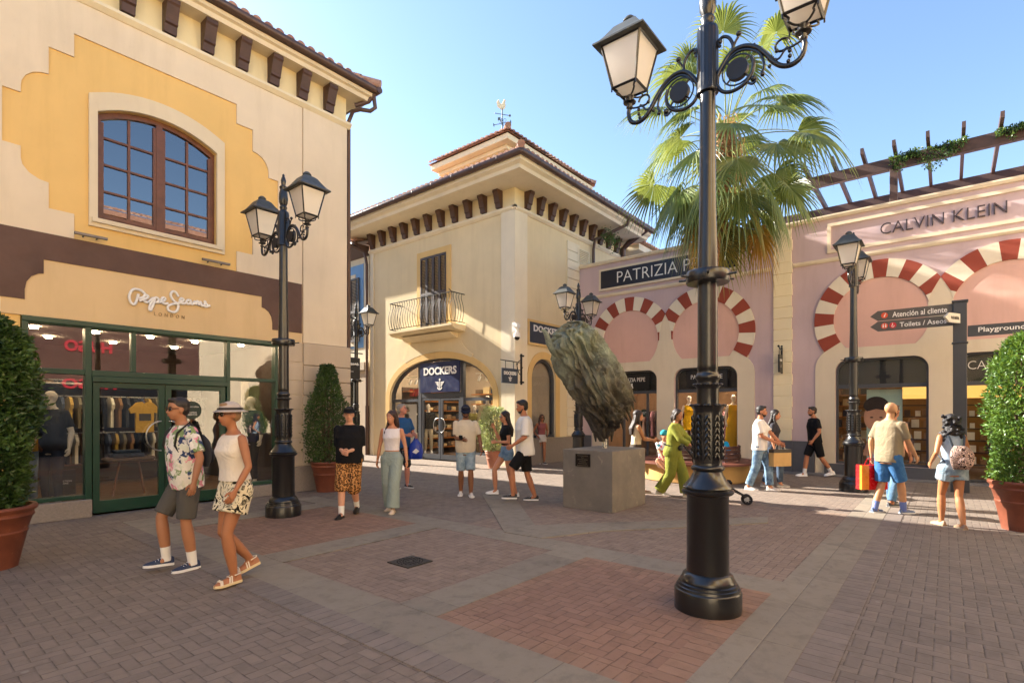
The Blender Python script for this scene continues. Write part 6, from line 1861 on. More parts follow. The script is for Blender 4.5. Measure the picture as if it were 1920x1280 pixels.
C_WHITE = cloth('tee_white', '#e4e0da'); C_CREAM = cloth('tee_cream', '#d9cab0'); C_BLACK = cloth('cloth_black', '#17171a'); C_KHAKI = cloth('tee_khaki', '#8f8168')
C_OLIVE = cloth('olive_suit', '#8b8f3c'); C_DEN = cloth('denim', '#5a7896', 'denim', '#8fa8bc'); C_DENL = cloth('denim_light', '#7c95a6', 'denim', '#b4c4cc'); C_DEND = cloth('denim_blue', '#2f5f94', 'denim', '#4a7db0')

def backpack(info, mt, name='backpack', w_=.26, h_=.34, zc=1.18, label=None, straps=None, dp=.11):
    b = MB(); BT = info['BT']
    rg = []
    for q in range(9):
        t = q / 8; z = zc - h_ / 2 + h_ * t; s_ = math.sin(PI * (.12 + .76 * t)) ** .45
        if t > .8: s_ *= 1 - (t - .8) * 1.2
        rg.append([BT(-.145 - dp * .5 * (1 + math.cos(a)) * s_, w_ / 2 * math.sin(a) * s_, z) for a in [2 * PI * i / 16 for i in range(16)]])
    b.loft(rg)
    pk = b.build('backpack', mt, info['root'], smooth=60)
    b = MB(); b.ball(BT(-.145 - dp, 0, zc - h_ * .2), (.03, w_ * .34, h_ * .22), 12, 8); b.build('pocket', mt, pk, smooth=60)
    b = MB()
    for s_ in (-1, 1):
        b.tube([BT(-.15, s_ * .07, zc + h_ * .4), BT(-.12, s_ * .11, 1.40), BT(-.02, s_ * .125, 1.495), BT(.10, s_ * .125, 1.40), BT(.135, s_ * .13, 1.28), BT(.06, s_ * .175, 1.12), BT(-.10, s_ * .14, zc - h_ * .3)], .018, 6, flat=.4)
    b.build('strap', straps or simple('strap_black', '#1b1a1d', .7, .05, 5, 0), pk, smooth=60)
# facing directions: +1 right, -1 left in the picture; second value away (+) or towards the camera (-)
F = facing
# 1 floral shirt man
def ex1(i): backpack(i, simple('pack_grey', '#2b2c33', .8, .1, 6, .2))
person('man in floral shirt and grey shorts with a backpack, walking left', 350, 1064, F(0, -.7, -.8), 1.76, 'm', '#a87454',
       lf=(-.03, .09, .0), rf=(.16, -.08, .05), lh=(.04, .34, .90), rh=(-.14, -.34, .92), lean=5, shirt=cloth('floral_shirt', '#fff', 'floral'), sleeve=.80, hem=.82, ease=.028, fat=1.15,
       legs=cloth('shorts_grey', '#55524e'), leglen=.92, legease=.038, hair='#2a221e', shoe=('#23304e', '#dcdcdc'), glasses=True, beard=None, sock='#e0ddd8', extra=ex1, twist=6)
# 2 woman in hat
def ex2(i):
    b = MB(); w_ = i['wr'][1]; b.tube([w_ + Vector((.032 * math.cos(a), .032 * math.sin(a), .03)) for a in [i_ * .63 for i_ in range(11)]], .006, 6); b.build('bracelet', M_WHITE, i['root'])
person('woman in grey brimmed hat, white sleeveless top and patterned shorts walking left', 441, 1092, F(0, -.6, -.85), 1.70, 'f', '#a8704e',
       lf=(.04, .06, .02), rf=(-.20, -.07, .10), lh=(.14, .27, .92), rh=(-.12, -.28, .92), lean=3, shirt=cloth('top_white', '#e2d8ca'), sleeveless=True, hem=1.0, ease=.03,
       legs=cloth('pattern_shorts', '#fff', 'abstract'), leglen=.52, legease=.045, flare=.02, hair='#8a6a48', hstyle='short', cap=('hat', [simple('hat_grey', '#b8aba0', .9, .06, 40, .2), simple('hat_band', '#3a332e', .7, .05, 3, 0)]), shoe=('sandal', '#d9c49a'), glasses=True, extra=ex2)
# 3 black tee, leopard shorts
def ex3(i):
    pass
person('man in black cap, baggy black tee and leopard print shorts walking towards the camera', 655, 966, F(0, .05, -1) , 1.72, 'm', SK4,
       lf=(-.18, .08, .06), rf=(.22, -.07, 0), lh=(.20, .05, 1.06), rh=(.22, -.04, 1.05), lean=0, shirt=C_BLACK, sleeve=.95, hem=.86, ease=.045, fat=1.05,
       legs=cloth('leopard_shorts', '#fff', 'leopard'), leglen=1.18, legease=.06, hair='#1c1512', cap=('cap', C_BLACK), shoe=('#17140f', '#2a2622'), sock='#e8e6e0', beard=None, hy=8)
# 4 woman white tank, wide trousers
person('long haired woman in white tank top and wide grey green trousers', 735, 958, F(0, -.1, -1), 1.66, 'f', SK1,
       lf=(.16, .07, 0), rf=(-.10, -.06, .0), lh=(.02, .27, .88), rh=(-.02, -.27, .88), lean=0, shirt=cloth('tank_white', '#e6dfe0'), sleeveless=True, hem=1.06, ease=.006,
       legs=cloth('sage_trousers', '#93a09a'), leglen=1.96, legease=.045, flare=.035, hair='#3a241a', hstyle='long', shoe=('#d8c4b0', '#c9b79c'), hy=-22)
# 5 blue polo
def bluebag(i):
    p = world_hand(i, 0)
    t = thing('shopping_bag', 'royal blue plastic shopping bag carried by the man in the blue polo', 'bag', (p.x, p.y, p.z - .04))
    b = MB(); rg = []
    for z, w_, d_ in ((-.46, .10, .05), (-.45, .14, .07), (-.30, .16, .08), (-.14, .13, .06), (-.06, .06, .03), (.02, .02, .015)):
        rg.append([tuple(RV * (w_ * math.cos(a)) + FV * (d_ * math.sin(a)) + Vector((0, 0, z + .0))) for a in [2 * PI * q / 16 for q in range(16)]])
    b.loft(rg); b.build('bag_body', simple('bag_blue', '#1b3aa0', .35, .1, 6, .4, 12), t, smooth=60)
    b = MB(); b.add([tuple(RV * x - FV * .083 + Vector((0, 0, z))) for x, z in ((-.06, -.30), (.02, -.34), (.09, -.28), (.02, -.22))], [(0, 1, 2, 3)]); b.build('bag_print', M_WHITE, t)
person('grey haired man in blue polo shirt standing behind the woman in the white tank top', 752, 914, F(0, .55, -.6), 1.80, 'm', '#c98872',
       lf=(.05, .12, 0), rf=(-.05, -.10, 0), lh=(.26, .20, 1.08), rh=(.26, -.02, 1.10), lean=2, shirt=cloth('polo_blue', '#2c5584'), sleeve=.75, hem=.84, ease=.026, fat=1.12,
       legs=cloth('camo_shorts', '#fff', 'camo'), leglen=1.05, legease=.035, hair='#8d8780', shoe=('#1e1e20', '#d0d0d0'), hy=35, hp=-12, extra=bluebag)
# 6 phone man
def phone(i):
    p = world_hand(i, 1)
    t = thing('phone', 'black smartphone held by the man in the cream tee and navy cap', 'phone', p + Vector((0, 0, .02)))
    b = MB(); M_ = Matrix.Rotation(R(38), 3, 'Z') @ Matrix.Rotation(R(35), 3, 'Y'); b.obox((-.07, -.03, .02), (.15, .075, .009), M_); b.build('handset', simple('phone_black', '#101114', .15, .02, 3, 0), t, bevel=.004)
person('bearded man in navy cap and cream tee looking at his phone, denim shorts', 873, 929, F(0, .12, -1), 1.76, 'm', '#8d5f44',
       lf=(.10, .10, .0), rf=(-.12, -.09, .0), lh=(.10, .30, .90), rh=(.27, -.07, 1.10), lean=0, shirt=C_CREAM, sleeve=.8, hem=.84, ease=.028, fat=1.12,
       legs=C_DENL, leglen=.98, legease=.04, hair='#1c1512', beard='#1c1512', cap=('cap', cloth('cap_navy', '#1f2436')), glasses=True, hp=22, shoe=('#ddd8d2', '#f0eeea'), extra=phone)
# 7 black top girl
person('dark haired woman in black top and denim shorts raising a hand to her face', 950, 930, F(0, -.9, -.25), 1.66, 'f', SK1,
       lf=(-.18, .07, .0), rf=(.22, -.07, .05), lh=(.22, .03, 1.12), rh=(.26, -.02, 1.40), lean=2, shirt=C_BLACK, sleeve=.5, hem=1.06, ease=.012,
       legs=C_DEN, leglen=.36, legease=.02, hair='#2a1a14', hstyle='long', glasses=True, shoe=('#e6e2dc', '#f4f2ee'), hy=10)
# 8 white tee
person('tall man in oversized white tee and black shorts walking left', 985, 939, F(0, -1, -.1), 1.86, 'm', SK2,
       lf=(.22, .08, .06), rf=(-.18, -.08, .0), lh=(.24, .20, .98), rh=(.04, -.28, .90), lean=3, shirt=C_WHITE, sleeve=.95, hem=.80, ease=.045,
       legs=C_BLACK, leglen=.92, legease=.04, hair='#15100d', beard='#2a1d16', shoe=('#2a2a2a', '#f0eeea'), hp=8)
# 9 far woman
person('distant woman in sunglasses and white shorts standing by the arched side window', 1015, 869, F(0, .3, -1), 1.58, 'f', SK3,
       lf=(.1, .07, .0), rf=(-.12, -.07, 0), lh=(.16, .18, 1.05), rh=(.10, -.2, 1.0), shirt=cloth('top_rose', '#8a5050'), sleeveless=True, hem=.98, ease=.01,
       legs=cloth('shorts_white', '#c9c2b8'), leglen=.35, legease=.03, hair='#3a241a', hstyle='long', glasses=True, shoe=('#2a2624', '#e0e0e0'))
# 10 woman behind plinth
person('woman with long dark hair in a cream sleeveless top behind the plinth, walking right', 1192, 925, F(0, 1, .05), 1.68, 'f', '#b97f58',
       lf=(.16, .07, 0), rf=(-.16, -.07, 0), lh=(.40, .06, 1.12), rh=(.36, -.06, 1.12), shirt=cloth('top_cream', '#dcc8a8'), sleeveless=True, hem=.98, ease=.01,
       legs=cloth('skirt_dark', '#4a4038'), leglen=.5, skirt=True, flare=.04, hair='#2f221c', hstyle='long', shoe=('#8a7060', '#c9b79c'))
# 12 olive suit woman
def bumbag(i):
    b = MB(); BT = i['BT']; b.ball(BT(.15, -.03, 1.0), (.05, .11, .06), 14, 10); o = b.build('waist_bag', simple('bag_black', '#17171a', .4, .05, 6, .1), i['root'], smooth=60)
    b = MB(); b.tube([BT(-.02 + .165 * math.cos(a), .18 * math.sin(a), 1.03) for a in [q * .42 for q in range(16)]], .012, 5); b.build('strap', simple('bag_black', '#17171a'), o)
person('woman in loose olive green shirt and trousers with a black waist bag pushing a stroller', 1262, 931, F(0, .85, -.6), 1.72, 'f', '#b97f5c',
       lf=(.24, .07, 0), rf=(-.26, -.07, .03), lh=(.44, .10, 1.06), rh=(.42, -.16, 1.04), lean=6, shirt=C_OLIVE, sleeve=1.75, hem=.82, ease=.05,
       legs=C_OLIVE, leglen=1.95, legease=.055, flare=.03, hair='#2c201c', hstyle='bun', shoe=('#d8cfc0', '#e8e4dc'), hy=-12, extra=bumbag)
# stroller
ST = thing('stroller', 'black three wheeled baby stroller partly hidden by the nearest street lamp base', 'stroller', (*gnd(1350, 943), 0))
ST.rotation_euler = (0, 0, R(F(0, 1, -.3)))
b = MB()
for s_ in (-1, 1):
    b.tube([(-.62, s_ * .22, 1.02), (-.30, s_ * .23, .62), (.20, s_ * .22, .26), (.42, s_ * .08, .14)], .014, 6); b.tube([(-.25, s_ * .24, .58), (-.30, s_ * .26, .14)], .014, 6); b.tube([(-.30, s_ * .25, .16), (.1, s_ * .22, .32)], .012, 6)
b.tube([(-.62, -.22, 1.02), (-.66, 0, 1.04), (-.62, .22, 1.02)], .018, 7); b.build('frame', simple('stroller_frame', '#2a2b2e', .35, .05, 5, 0, metal=.5), ST, smooth=60)
for (x, y) in ((-.30, .27), (-.30, -.27), (.44, .07), (.44, -.07)):
    b = MB(); r_ = .12 if x < 0 else .09
    b.slot = 0; b.tube([(x + (r_ - .02) * math.cos(a), y, r_ + (r_ - .02) * math.sin(a)) for a in [2 * PI * q / 18 for q in range(19)]], .02, 7)
    b.slot = 1; b.tube([(x, y - .015, r_), (x, y + .015, r_)], .03, 10)
    for q in range(6): a = q * PI / 3; b.tube([(x, y, r_), (x + (r_ - .03) * math.cos(a), y, r_ + (r_ - .03) * math.sin(a))], .006, 4)
    b.build('wheel', [simple('tyre', '#17171a', .8, .05, 5, 0), simple('hub_grey', '#a8a8a6', .4, .05, 5, 0)], ST, smooth=60)
b = MB(); b.hexa([(-.28, -.19, .36), (.14, -.19, .32), (.14, .19, .32), (-.28, .19, .36)], [(-.34, -.2, .44), (.20, -.2, .40), (.20, .2, .40), (-.34, .2, .44)]); b.hexa([(-.34, -.2, .42), (-.26, -.2, .40), (-.26, .2, .40), (-.34, .2, .42)], [(-.50, -.2, .92), (-.44, -.2, .93), (-.44, .2, .93), (-.50, .2, .92)])
b.build('seat', C_BLACK, ST, bevel=.02)
b = MB(); rg = []
for q in range(6):
    a0 = R(100 - q * 22); rg.append([(-.40 + .36 * math.cos(a0) * 1.0 + 0, .21 * math.cos(a), .70 + .34 * math.sin(a0) * max(.0, math.sin(a)) ** .6) for a in [PI * w_ / 8 for w_ in range(9)]])
vs = [p for r_ in rg for p in r_]; b.add(vs, [(j * 9 + i, j * 9 + i + 1, (j + 1) * 9 + i + 1, (j + 1) * 9 + i) for j in range(5) for i in range(8)]); b.build('canopy', C_BLACK, ST, smooth=60)
# 11 seated woman
person('seated woman with turquoise headscarf and printed blouse on the round bench', 0, 0, F(0, -.25, -1), 1.60, 'f', '#c48a68', loc=(11.86, 5.12, 0),
       lf=(.42, .02, .0), rf=(.50, .12, .22), pelvis=.52, lh=(.36, .08, .98), rh=(.34, .0, .96), lean=8, shirt=cloth('print_blouse', '#fff', 'dots'), sleeve=.55, hem=.90, ease=.018,
       legs=cloth('shorts_pale', '#c9a892'), leglen=.75, legease=.03, hair='#4a3a30', cap=('scarf', cloth('scarf_teal', '#2f8f98')), shoe=('#5a4438', '#c9b79c'), sit=True)
# 13 blue shirt seated, back to us
person('man in bright blue tee seated on the far side of the bench back, facing away', 0, 0, F(0, .2, 1), 1.68, 'm', SK3, loc=(12.83, 4.16, 0),
       lf=(.42, .12, .0), rf=(.44, -.12, 0), pelvis=.50, lh=(.30, .15, .98), rh=(.30, -.15, .98), lean=24, hp=25, shirt=cloth('tee_cyan', '#1a8fc0'), sleeve=.7, hem=.90, ease=.03,
       legs=C_DEN, leglen=1.9, legease=.02, hair='#241a16', shoe=('#444', '#ddd'), sit=True)
# 14 white tee jeans w/ paper bag
def paperbag(i):
    p = world_hand(i, 0)
    t = thing('shopping_bag', 'brown paper carrier bag held by the bearded man in white tee and jeans', 'bag', (p.x, p.y, p.z - .02))
    M_ = Matrix.Rotation(R(-35), 3, 'Z')
    b = MB(); b.box(-.22, .22, -.07, .07, -.47, -.19, lambda x, y, z: M_ @ Vector((x, y * (1.0), z))); b.build('bag_body', simple('kraft_paper', '#b8945e', .8, .08, 6, .3, 20), t)
    b = MB(); b.box(-.221, .221, -.071, .071, -.19, -.12, lambda x, y, z: M_ @ Vector((x, y, z))); b.build('bag_top', simple('bag_dark_top', '#3a332c', .6, .08, 6, .1), t)
    b = MB()
    for s_ in (-1, 1): b.tube([M_ @ Vector(v) for v in ((-.08, s_ * .06, -.14), (-.05, s_ * .03, .0), (0, 0, .03), (.05, s_ * .03, 0), (.08, s_ * .06, -.14))], .006, 5)
    b.build('handle', M_WHITE, t)
person('bearded man in white tee and ripped blue jeans carrying a paper bag, walking right', 1424, 918, F(0, .8, -.6), 1.78, 'm', SK2,
       lf=(.18, .09, 0), rf=(-.20, -.09, 0), lh=(.38, .14, .98), rh=(.30, -.10, 1.02), lean=2, shirt=C_WHITE, sleeve=.78, hem=.84, ease=.032,
       legs=cloth('jeans_blue', '#3f5a78', 'denim', '#93aec2'), leglen=1.92, legease=.035, flare=.01, hair='#17110e', beard='#17110e', shoe=('#b8b2ac', '#e0ddd8'), hy=8, extra=paperbag)
person('woman with dark hair mostly hidden behind the man with the paper bag', 1449, 912, F(0, .8, -.5), 1.70, 'f', SK1,
       lf=(.14, .07, 0), rf=(-.18, -.07, 0), shirt=cloth('tee_dark', '#3b3a40'), sleeve=.6, hem=.9, ease=.02, legs=cloth('jeans_dark', '#3a4656', 'denim', '#55657a'), leglen=1.92, legease=.03, hair='#1e1512', hstyle='long', shoe=('#9a948c', '#d8d4cc'))
# 16 black tee man walking left
person('man in black tee and black shorts with white trainers walking left by the pilaster', 1528, 893, F(0, -1, .1), 1.80, 'm', SK2,
       lf=(-.36, .08, .06), rf=(.22, -.08, 0), lh=(.16, .26, .92), rh=(-.02, -.28, .88), lean=4, shirt=C_BLACK, sleeve=.7, hem=.86, ease=.03,
       legs=C_BLACK, leglen=.95, legease=.04, hair='#2a1d16', beard='#2a1d16', shoe=('#e8e6e2', '#ffffff'), sock='#e8e6e2')
# 17 bald man with red bag
def redbag(i):
    p = world_hand(i, 0)
    t = thing('shopping_bag', 'glossy red and orange carrier bag hanging from the bald man\'s hand', 'bag', (p.x, p.y, p.z - .06))
    M_ = Matrix.Rotation(R(-48), 3, 'Z')
    Tq = lambda x, y, z: M_ @ Vector((x, y, z))
    b = MB(); b.slot = 0; b.box(-.22, .22, -.07, .07, -.48, -.08, Tq); b.slot = 1; b.box(-.222, -.10, -.073, -.02, -.479, -.081, Tq)
    b.build('bag_body', [simple('bag_red', '#c8161c', .25, .05, 6, .1), simple('bag_orange', '#e8882a', .3, .1, 6, .1)], t)
    b = MB(); b.box(-.06, .16, -.075, -.0705, -.30, -.295, Tq); b.tube([Tq(.05, -.0745, -.2975), Tq(.05, -.0715, -.2975)], .022, 14); b.box(-.02, .12, -.075, -.0705, -.17, -.167, Tq); b.build('bag_print', simple('print_pale', '#e8b8a8', .5, .02, 3, 0), t)
    b = MB()
    for s_ in (-1, 1): b.tube([Tq(*v) for v in ((-.08, s_ * .06, -.08), (-.05, s_ * .03, .02), (0, 0, .05), (.05, s_ * .03, .02), (.08, s_ * .06, -.08))], .006, 5)
    b.build('handle', simple('bag_red', '#c8161c'), t)
person('bald bearded man in khaki shirt and blue shorts with a red bag, walking right', 1665, 962, F(0, .95, .28), 1.80, 'm', '#c08e66',
       lf=(-.16, .10, 0), rf=(.20, -.10, 0), lh=(-.02, .26, .88), rh=(.26, -.24, .92), lean=4, shirt=C_KHAKI, sleeve=.82, hem=.81, ease=.022, fat=1.12,
       legs=C_DEND, leglen=.95, legease=.045, hstyle='bald', beard='#5a4030', shoe=('#5a6a88', '#e0e0dc'), sock='#6a7ab0', extra=redbag, hy=-6)
person('person in a pale top and jeans mostly hidden behind the bald man', 1672, 948, F(0, .9, .3), 1.76, 'm', SK3,
       lf=(.12, .10, 0), rf=(-.14, -.09, 0), shirt=cloth('tee_rust', '#a88a74'), sleeve=.8, hem=.86, ease=.03, legs=cloth('jeans_mid', '#4a6a88', 'denim', '#6a8aa4'), leglen=1.92, legease=.03, hair='#2a1d16', shoe=('#2a2c34', '#b8b8b8'))
# 19 woman with zebra backpack
def ex19(i): backpack(i, cloth('zebra_pack', '#fff', 'zebra'), w_=.34, h_=.36, zc=1.08, dp=.15, straps=simple('strap_denim', '#3e4a58', .8, .05, 5, 0))
person('woman seen from behind with curly black hair, denim shorts and a patterned backpack', 1786, 988, F(0, .12, 1), 1.60, 'f', '#b57a52',
       lf=(.14, .07, 0), rf=(-.16, -.05, 0), lh=(.12, .24, .98), rh=(.04, -.23, .88), lean=3, shirt=cloth('top_paleblue', '#9fb0c0'), sleeveless=True, hem=.98, ease=.01,
       legs=C_DENL, leglen=.40, legease=.05, hair='#1d1a1c', hstyle='curly', shoe=('#9a7a60', '#b8a080'), extra=ex19)
# ================================================================== SHOP INTERIORS
def onv(px, v): r = (px - 960) / 997; return v * (CS + r * SN) / (SN - r * CS)
def onu(px, u): r = (px - 960) / 997; return u * (SN - r * CS) / (CS + r * SN)
M_FLOORW = simple('shop_floor', '#6b5138', .5, .15, 3, .1)
M_WALLD = simple('shop_wall_dark', '#3f2f26', .8, .15, 3, .1)
M_WALLL = simple('shop_wall_light', '#a89a88', .8, .08, 3, .1)
M_CEIL = simple('shop_ceiling', '#77726a', .9, .05, 3, 0)
E_WARM = emis('shop_lamp_warm', '#ffdcae', 50)
E_BRI = emis('shop_lamp_bright', '#ffe6c4', 150)
def room(label, x0, x1, y0, y1, z0, z1, wall, floor, lamps, open_side, es=E_WARM, lab2=None):
    t = thing('shop_interior', label, 'interior', ((x0 + x1) / 2, (y0 + y1) / 2, z0), world=True)
    d = .05
    b = MB(); b.box(x0, x1, y0, y1, z0 - d, z0); b.build('floor', floor, t)
    b = MB(); b.box(x0, x1, y0, y1, z1, z1 + d); b.build('ceiling', M_CEIL, t)
    if open_side != 'x':
        b = MB(); b.box(x0 - d, x0, y0, y1, z0, z1); b.build('wall', wall, t)
    b = MB(); b.box(x1, x1 + d, y0, y1, z0, z1); b.build('wall', wall, t)
    if open_side != 'y':
        b = MB(); b.box(x0, x1, y0 - d, y0, z0, z1); b.build('wall', wall, t)
    b = MB(); b.box(x0, x1, y1, y1 + d, z0, z1); b.build('wall', wall, t)
    for (x, y) in lamps:
        b = MB(); b.lathe([(.055, z1 - .04), (.055, z1 - .01)], (x, y, 0), 14); b.build('ceiling_lamp', es, t)
    return t
# --- left shop
room('dim boutique room with dark slatted walls behind the green framed glass', 1.35, 5.42, 10.66, 14.6, .10, 3.05, M_WALLD, M_FLOORW, [(1.75, 10.95), (1.8, 11.7), (4.8, 10.95), (2.6, 11.6), (3.4, 11.5), (4.2, 11.6), (5.0, 11.4), (2.2, 13), (3.2, 13), (4.3, 13)], 'y')  # lamps nearest the glass are added to brighten the front of the room
def fit_garment(mb, T_, a, z, w_, h_, d=.04, sl=True):
    pl = [(a - w_ * .36, z - h_), (a + w_ * .36, z - h_), (a + w_ * .36, z - h_ * .35), (a + w_ * .55, z - h_ * .38), (a + w_ * .62, z - h_ * .24), (a + w_ * .34, z - .02), (a + w_ * .12, z), (a, z - .03), (a - w_ * .12, z), (a - w_ * .34, z - .02), (a - w_ * .62, z - h_ * .24), (a - w_ * .55, z - h_ * .38), (a - w_ * .36, z - h_ * .35)]
    mb.plate(T_, pl, (), -d, 0)
RK = thing('clothes_rack', 'rail of dark and yellow shirts hanging at the back of the boutique', 'clothes rack', (3.0, 13.6, .1), world=True)
b = MB(); b.tube([(1.6, 13.6, 1.95), (5.2, 13.6, 1.95)], .015, 6); b.tube([(1.6, 13.8, 1.2), (5.2, 13.8, 1.2)], .015, 6); b.box(1.5, 5.3, 13.9, 14.3, 2.2, 2.24); b.build('rail', M_STEEL, RK)
rnd = random.Random(5)
gc = ['#1c1c20', '#2a2c33', '#7a7460', '#151518', '#3a3f4a', '#c9a850', '#e0dccf', '#26221f', '#44506a', '#8a6a4a']
for k in range(26):
    x = 1.7 + k * .135; z = 1.93 if k % 2 else 1.93
    b = MB(); fit_garment(b, lambda a, b_, c: (x + c, 13.6 + a, b_), 0, z, .42, .62, .05)
    b.build('garment', simple('garment_' + gc[k % 10], gc[(k * 3) % 10], .9, .1, 6, .2), RK, recalc=True)
    b = MB(); fit_garment(b, lambda a, b_, c: (x + c, 13.8 + a, b_), 0, 1.18, .36, .6, .05)
    b.build('garment', simple('garment_' + gc[(k + 4) % 10], gc[(k * 7 + 4) % 10], .9, .1, 6, .2), RK, recalc=True)
YT = thing('hanging_shirt', 'yellow tee with a small dark print hanging behind the green glass door', 'shirt', (onv(270, 12.2), 12.2, 1.0), world=True)
TY = lambda a, b_, c: (a, 12.2 - c, b_)
xa = onv(272, 12.2)
b = MB(); fit_garment(b, TY, xa, 1.83, .42, .60, .06); b.build('tee', cloth('tee_yellow', '#c9a03c'), YT, recalc=True)
b = MB(); b.box(xa - .10, xa + .10, 1.46, 1.60, .001, .004, TY); b.build('print', simple('print_dark', '#4a4438', .8, .2, 20, 0), YT)
b = MB(); b.tube([TY(xa, 1.95, -.02), TY(xa, 1.84, -.02)], .006, 5); b.tube([TY(xa - .12, 1.78, -.02), TY(xa, 1.85, -.02), TY(xa + .12, 1.78, -.02)], .008, 5); b.build('hanger', M_WOODF, YT)
TB = thing('display_table', 'round dark display table with folded jeans inside the boutique', 'table', (onv(240, 12.0), 12.0, .1), world=True)
xt = onv(242, 12.0)
b = MB(); b.lathe([(.40, .62), (.42, .64), (.42, .66), (.40, .68)], (xt, 12.0, .1), 24); b.build('tabletop', M_WALLD, TB, smooth=40)
for a in (30, 120, 210, 300):
    b = MB(); b.tube([(xt + .2 * math.cos(R(a)), 12 + .2 * math.sin(R(a)), .72), (xt + .34 * math.cos(R(a)), 12 + .34 * math.sin(R(a)), .1)], .018, 6); b.build('leg', M_WOODF, TB)
b = MB(); b.box(xt - .3, xt + .2, 11.8, 12.15, .785, .86); b.box(xt - .25, xt + .15, 11.82, 12.1, .862, .92); b.build('folded_jeans', cloth('jeans_dark2', '#1f2836', 'denim', '#34445c'), TB, bevel=.02)
SHF = thing('shelf_unit', 'back wall shelving with stacked folded clothes in the boutique', 'shelves', (2.0, 14.3, .1), world=True)
for k in range(4):
    b = MB(); b.box(1.5, 5.3, 14.25, 14.58, .5 + k * .55, .53 + k * .55); b.build('shelf', M_WOODF, SHF)
for k in range(22):
    b = MB(); x = 1.6 + (k % 11) * .34; z = .53 + (k // 11) * 1.65; b.box(x, x + .24, 14.3, 14.52, z, z + rnd.uniform(.08, .2)); b.build('folded_clothes', simple('garment_' + gc[k % 10], gc[k % 10]), SHF, bevel=.02)
CB_ = thing('notice_board', 'dark standing notice board with faint lettering in the left shop window', 'notice board', (onv(122, 10.9), 10.9, .28), world=True)
xb = onv(118, 10.9); TBb = lambda a, b_, c: (a, 10.9 - c, b_)
b = MB(); b.box(xb - .16, xb + .16, .30, .70, -.03, 0, TBb); b.build('board', M_BLACKP, CB_)
b = MB(); b.text('COLLECTION\nPEPE JEANS', TBb, xb, .50, .001, .004, w=.22); b.build('lettering', M_WHITE, CB_)
def mannequin(label, x, y, yaw, z0, **kw):
    kw.setdefault('lf', (.05, .11, 0)); kw.setdefault('rf', (-.03, -.11, 0))
    return person(label, 0, 0, yaw, kw.pop('H', 1.86), kw.pop('sex', 'm'), loc=(x, y, z0), hstyle='bald', mann=True, name='mannequin', **kw)
mannequin('white mannequin in black polo with yellow collar and dark jeans in the left shop window', onv(100, 11.05), 11.05, F(0, .1, -1), .12, shirt=C_BLACK, sleeve=.75, hem=.84, ease=.02, legs=cloth('jeans_navy', '#141a28', 'denim', '#20283a'), leglen=1.9, legease=.02, shoe=None, H=1.84)
mannequin('white mannequin in yellow tee partly behind the shrub in the left shop window', onv(50, 11.5), 11.5, F(0, .3, -1), .12, shirt=cloth('tee_yellow', '#c9a03c'), sleeve=.75, hem=.84, ease=.02, legs=C_DEN, leglen=1.9, legease=.02, shoe=None, H=1.8)
mannequin('mannequin in dark navy shirt at the right end of the green framed window', onv(474, 11.3), 11.3, F(0, -.4, -1), .12, shirt=cloth('shirt_navy', '#1a2140'), sleeve=1.6, hem=.84, ease=.02, legs=C_BLACK, leglen=1.9, legease=.02, shoe=None, H=1.84)
PN = thing('room_divider', 'tall brown display panel behind the right end of the green framed window', 'panel', (onv(480, 12), 12.0, .1), world=True)
xp = onv(475, 12.0); b = MB(); b.box(xp - .25, xp + .1, 11.98, 12.05, .1, 2.35); b.build('board', M_WALLL, PN); b = MB(); b.box(xp + .1, xp + .7, 12.0, 12.06, .1, 2.35); b.build('side_board', M_BLACKP, PN)
# --- corner shop
room('brightly stocked shop room behind the arched glass of the corner building', 12.72, 16.2, 10.36, 16.9, .02, 3.58, M_WALLL, M_FLOORW, [(13.5, 11.3), (13.5, 12.4), (13.5, 13.5), (13.5, 14.6), (13.5, 15.7), (14.3, 12), (14.3, 14), (14.3, 15.5)], 'x', E_BRI)
SH2 = thing('shelf_unit', 'orange wooden shelves of folded clothes behind the doors of the corner shop', 'shelves', (15, 13, 0), world=True)
M_OWOOD = simple('shelf_wood', '#a8682c', .5, .15, 6, .2)
for k in range(7):
    b = MB(); b.box(12.95, 16.0, 15.6, 15.95, .25 + k * .36, .29 + k * .36); b.build('shelf', M_OWOOD, SH2)
b = MB(); b.box(12.95, 16.0, 15.96, 16.0, .1, 2.6); b.build('back_panel', M_WALLD, SH2)
rnd = random.Random(9)
for k in range(60):
    v = 13.0 + (k % 12) * .25; z = .29 + (k // 12) * .36
    b = MB(); b.box(v, v + .2, 15.62, 15.9, z + .001, z + rnd.uniform(.1, .26)); b.build('folded_clothes', simple('fold_' + str(k % 5), ['#8a6a48', '#3a3f4a', '#c9b48a', '#5a4a3a', '#a08060'][k % 5], .9, .1, 6, .2), SH2, bevel=.02)
mannequin('mannequin in dark jacket and pale trousers behind the left door leaf of the corner shop', 13.7, onu(803, 13.7), F(0, .2, -1), .1, shirt=cloth('jacket_dark', '#1e2024'), sleeve=1.8, hem=.86, ease=.03, legs=cloth('chino_pale', '#b0a894'), leglen=1.92, legease=.02, shoe=('#e8e6e2', '#ffffff'), H=1.85)
mannequin('mannequin in pale shirt above the potted shrub in the corner shop window', 13.2, onu(914, 13.2), F(0, .1, -1), .35, shirt=cloth('shirt_beige', '#c2b48e'), sleeve=1.8, hem=.86, ease=.03, legs=C_KHAKI, leglen=1.92, legease=.02, shoe=None, H=1.85)
mannequin('mannequin in olive shirt set back in the corner shop window', 13.9, onu(890, 13.9), F(0, .1, -1), .1, shirt=cloth('shirt_moss', '#77713c'), sleeve=1.8, hem=.86, ease=.03, legs=C_KHAKI, leglen=1.92, legease=.02, shoe=None, H=1.8)
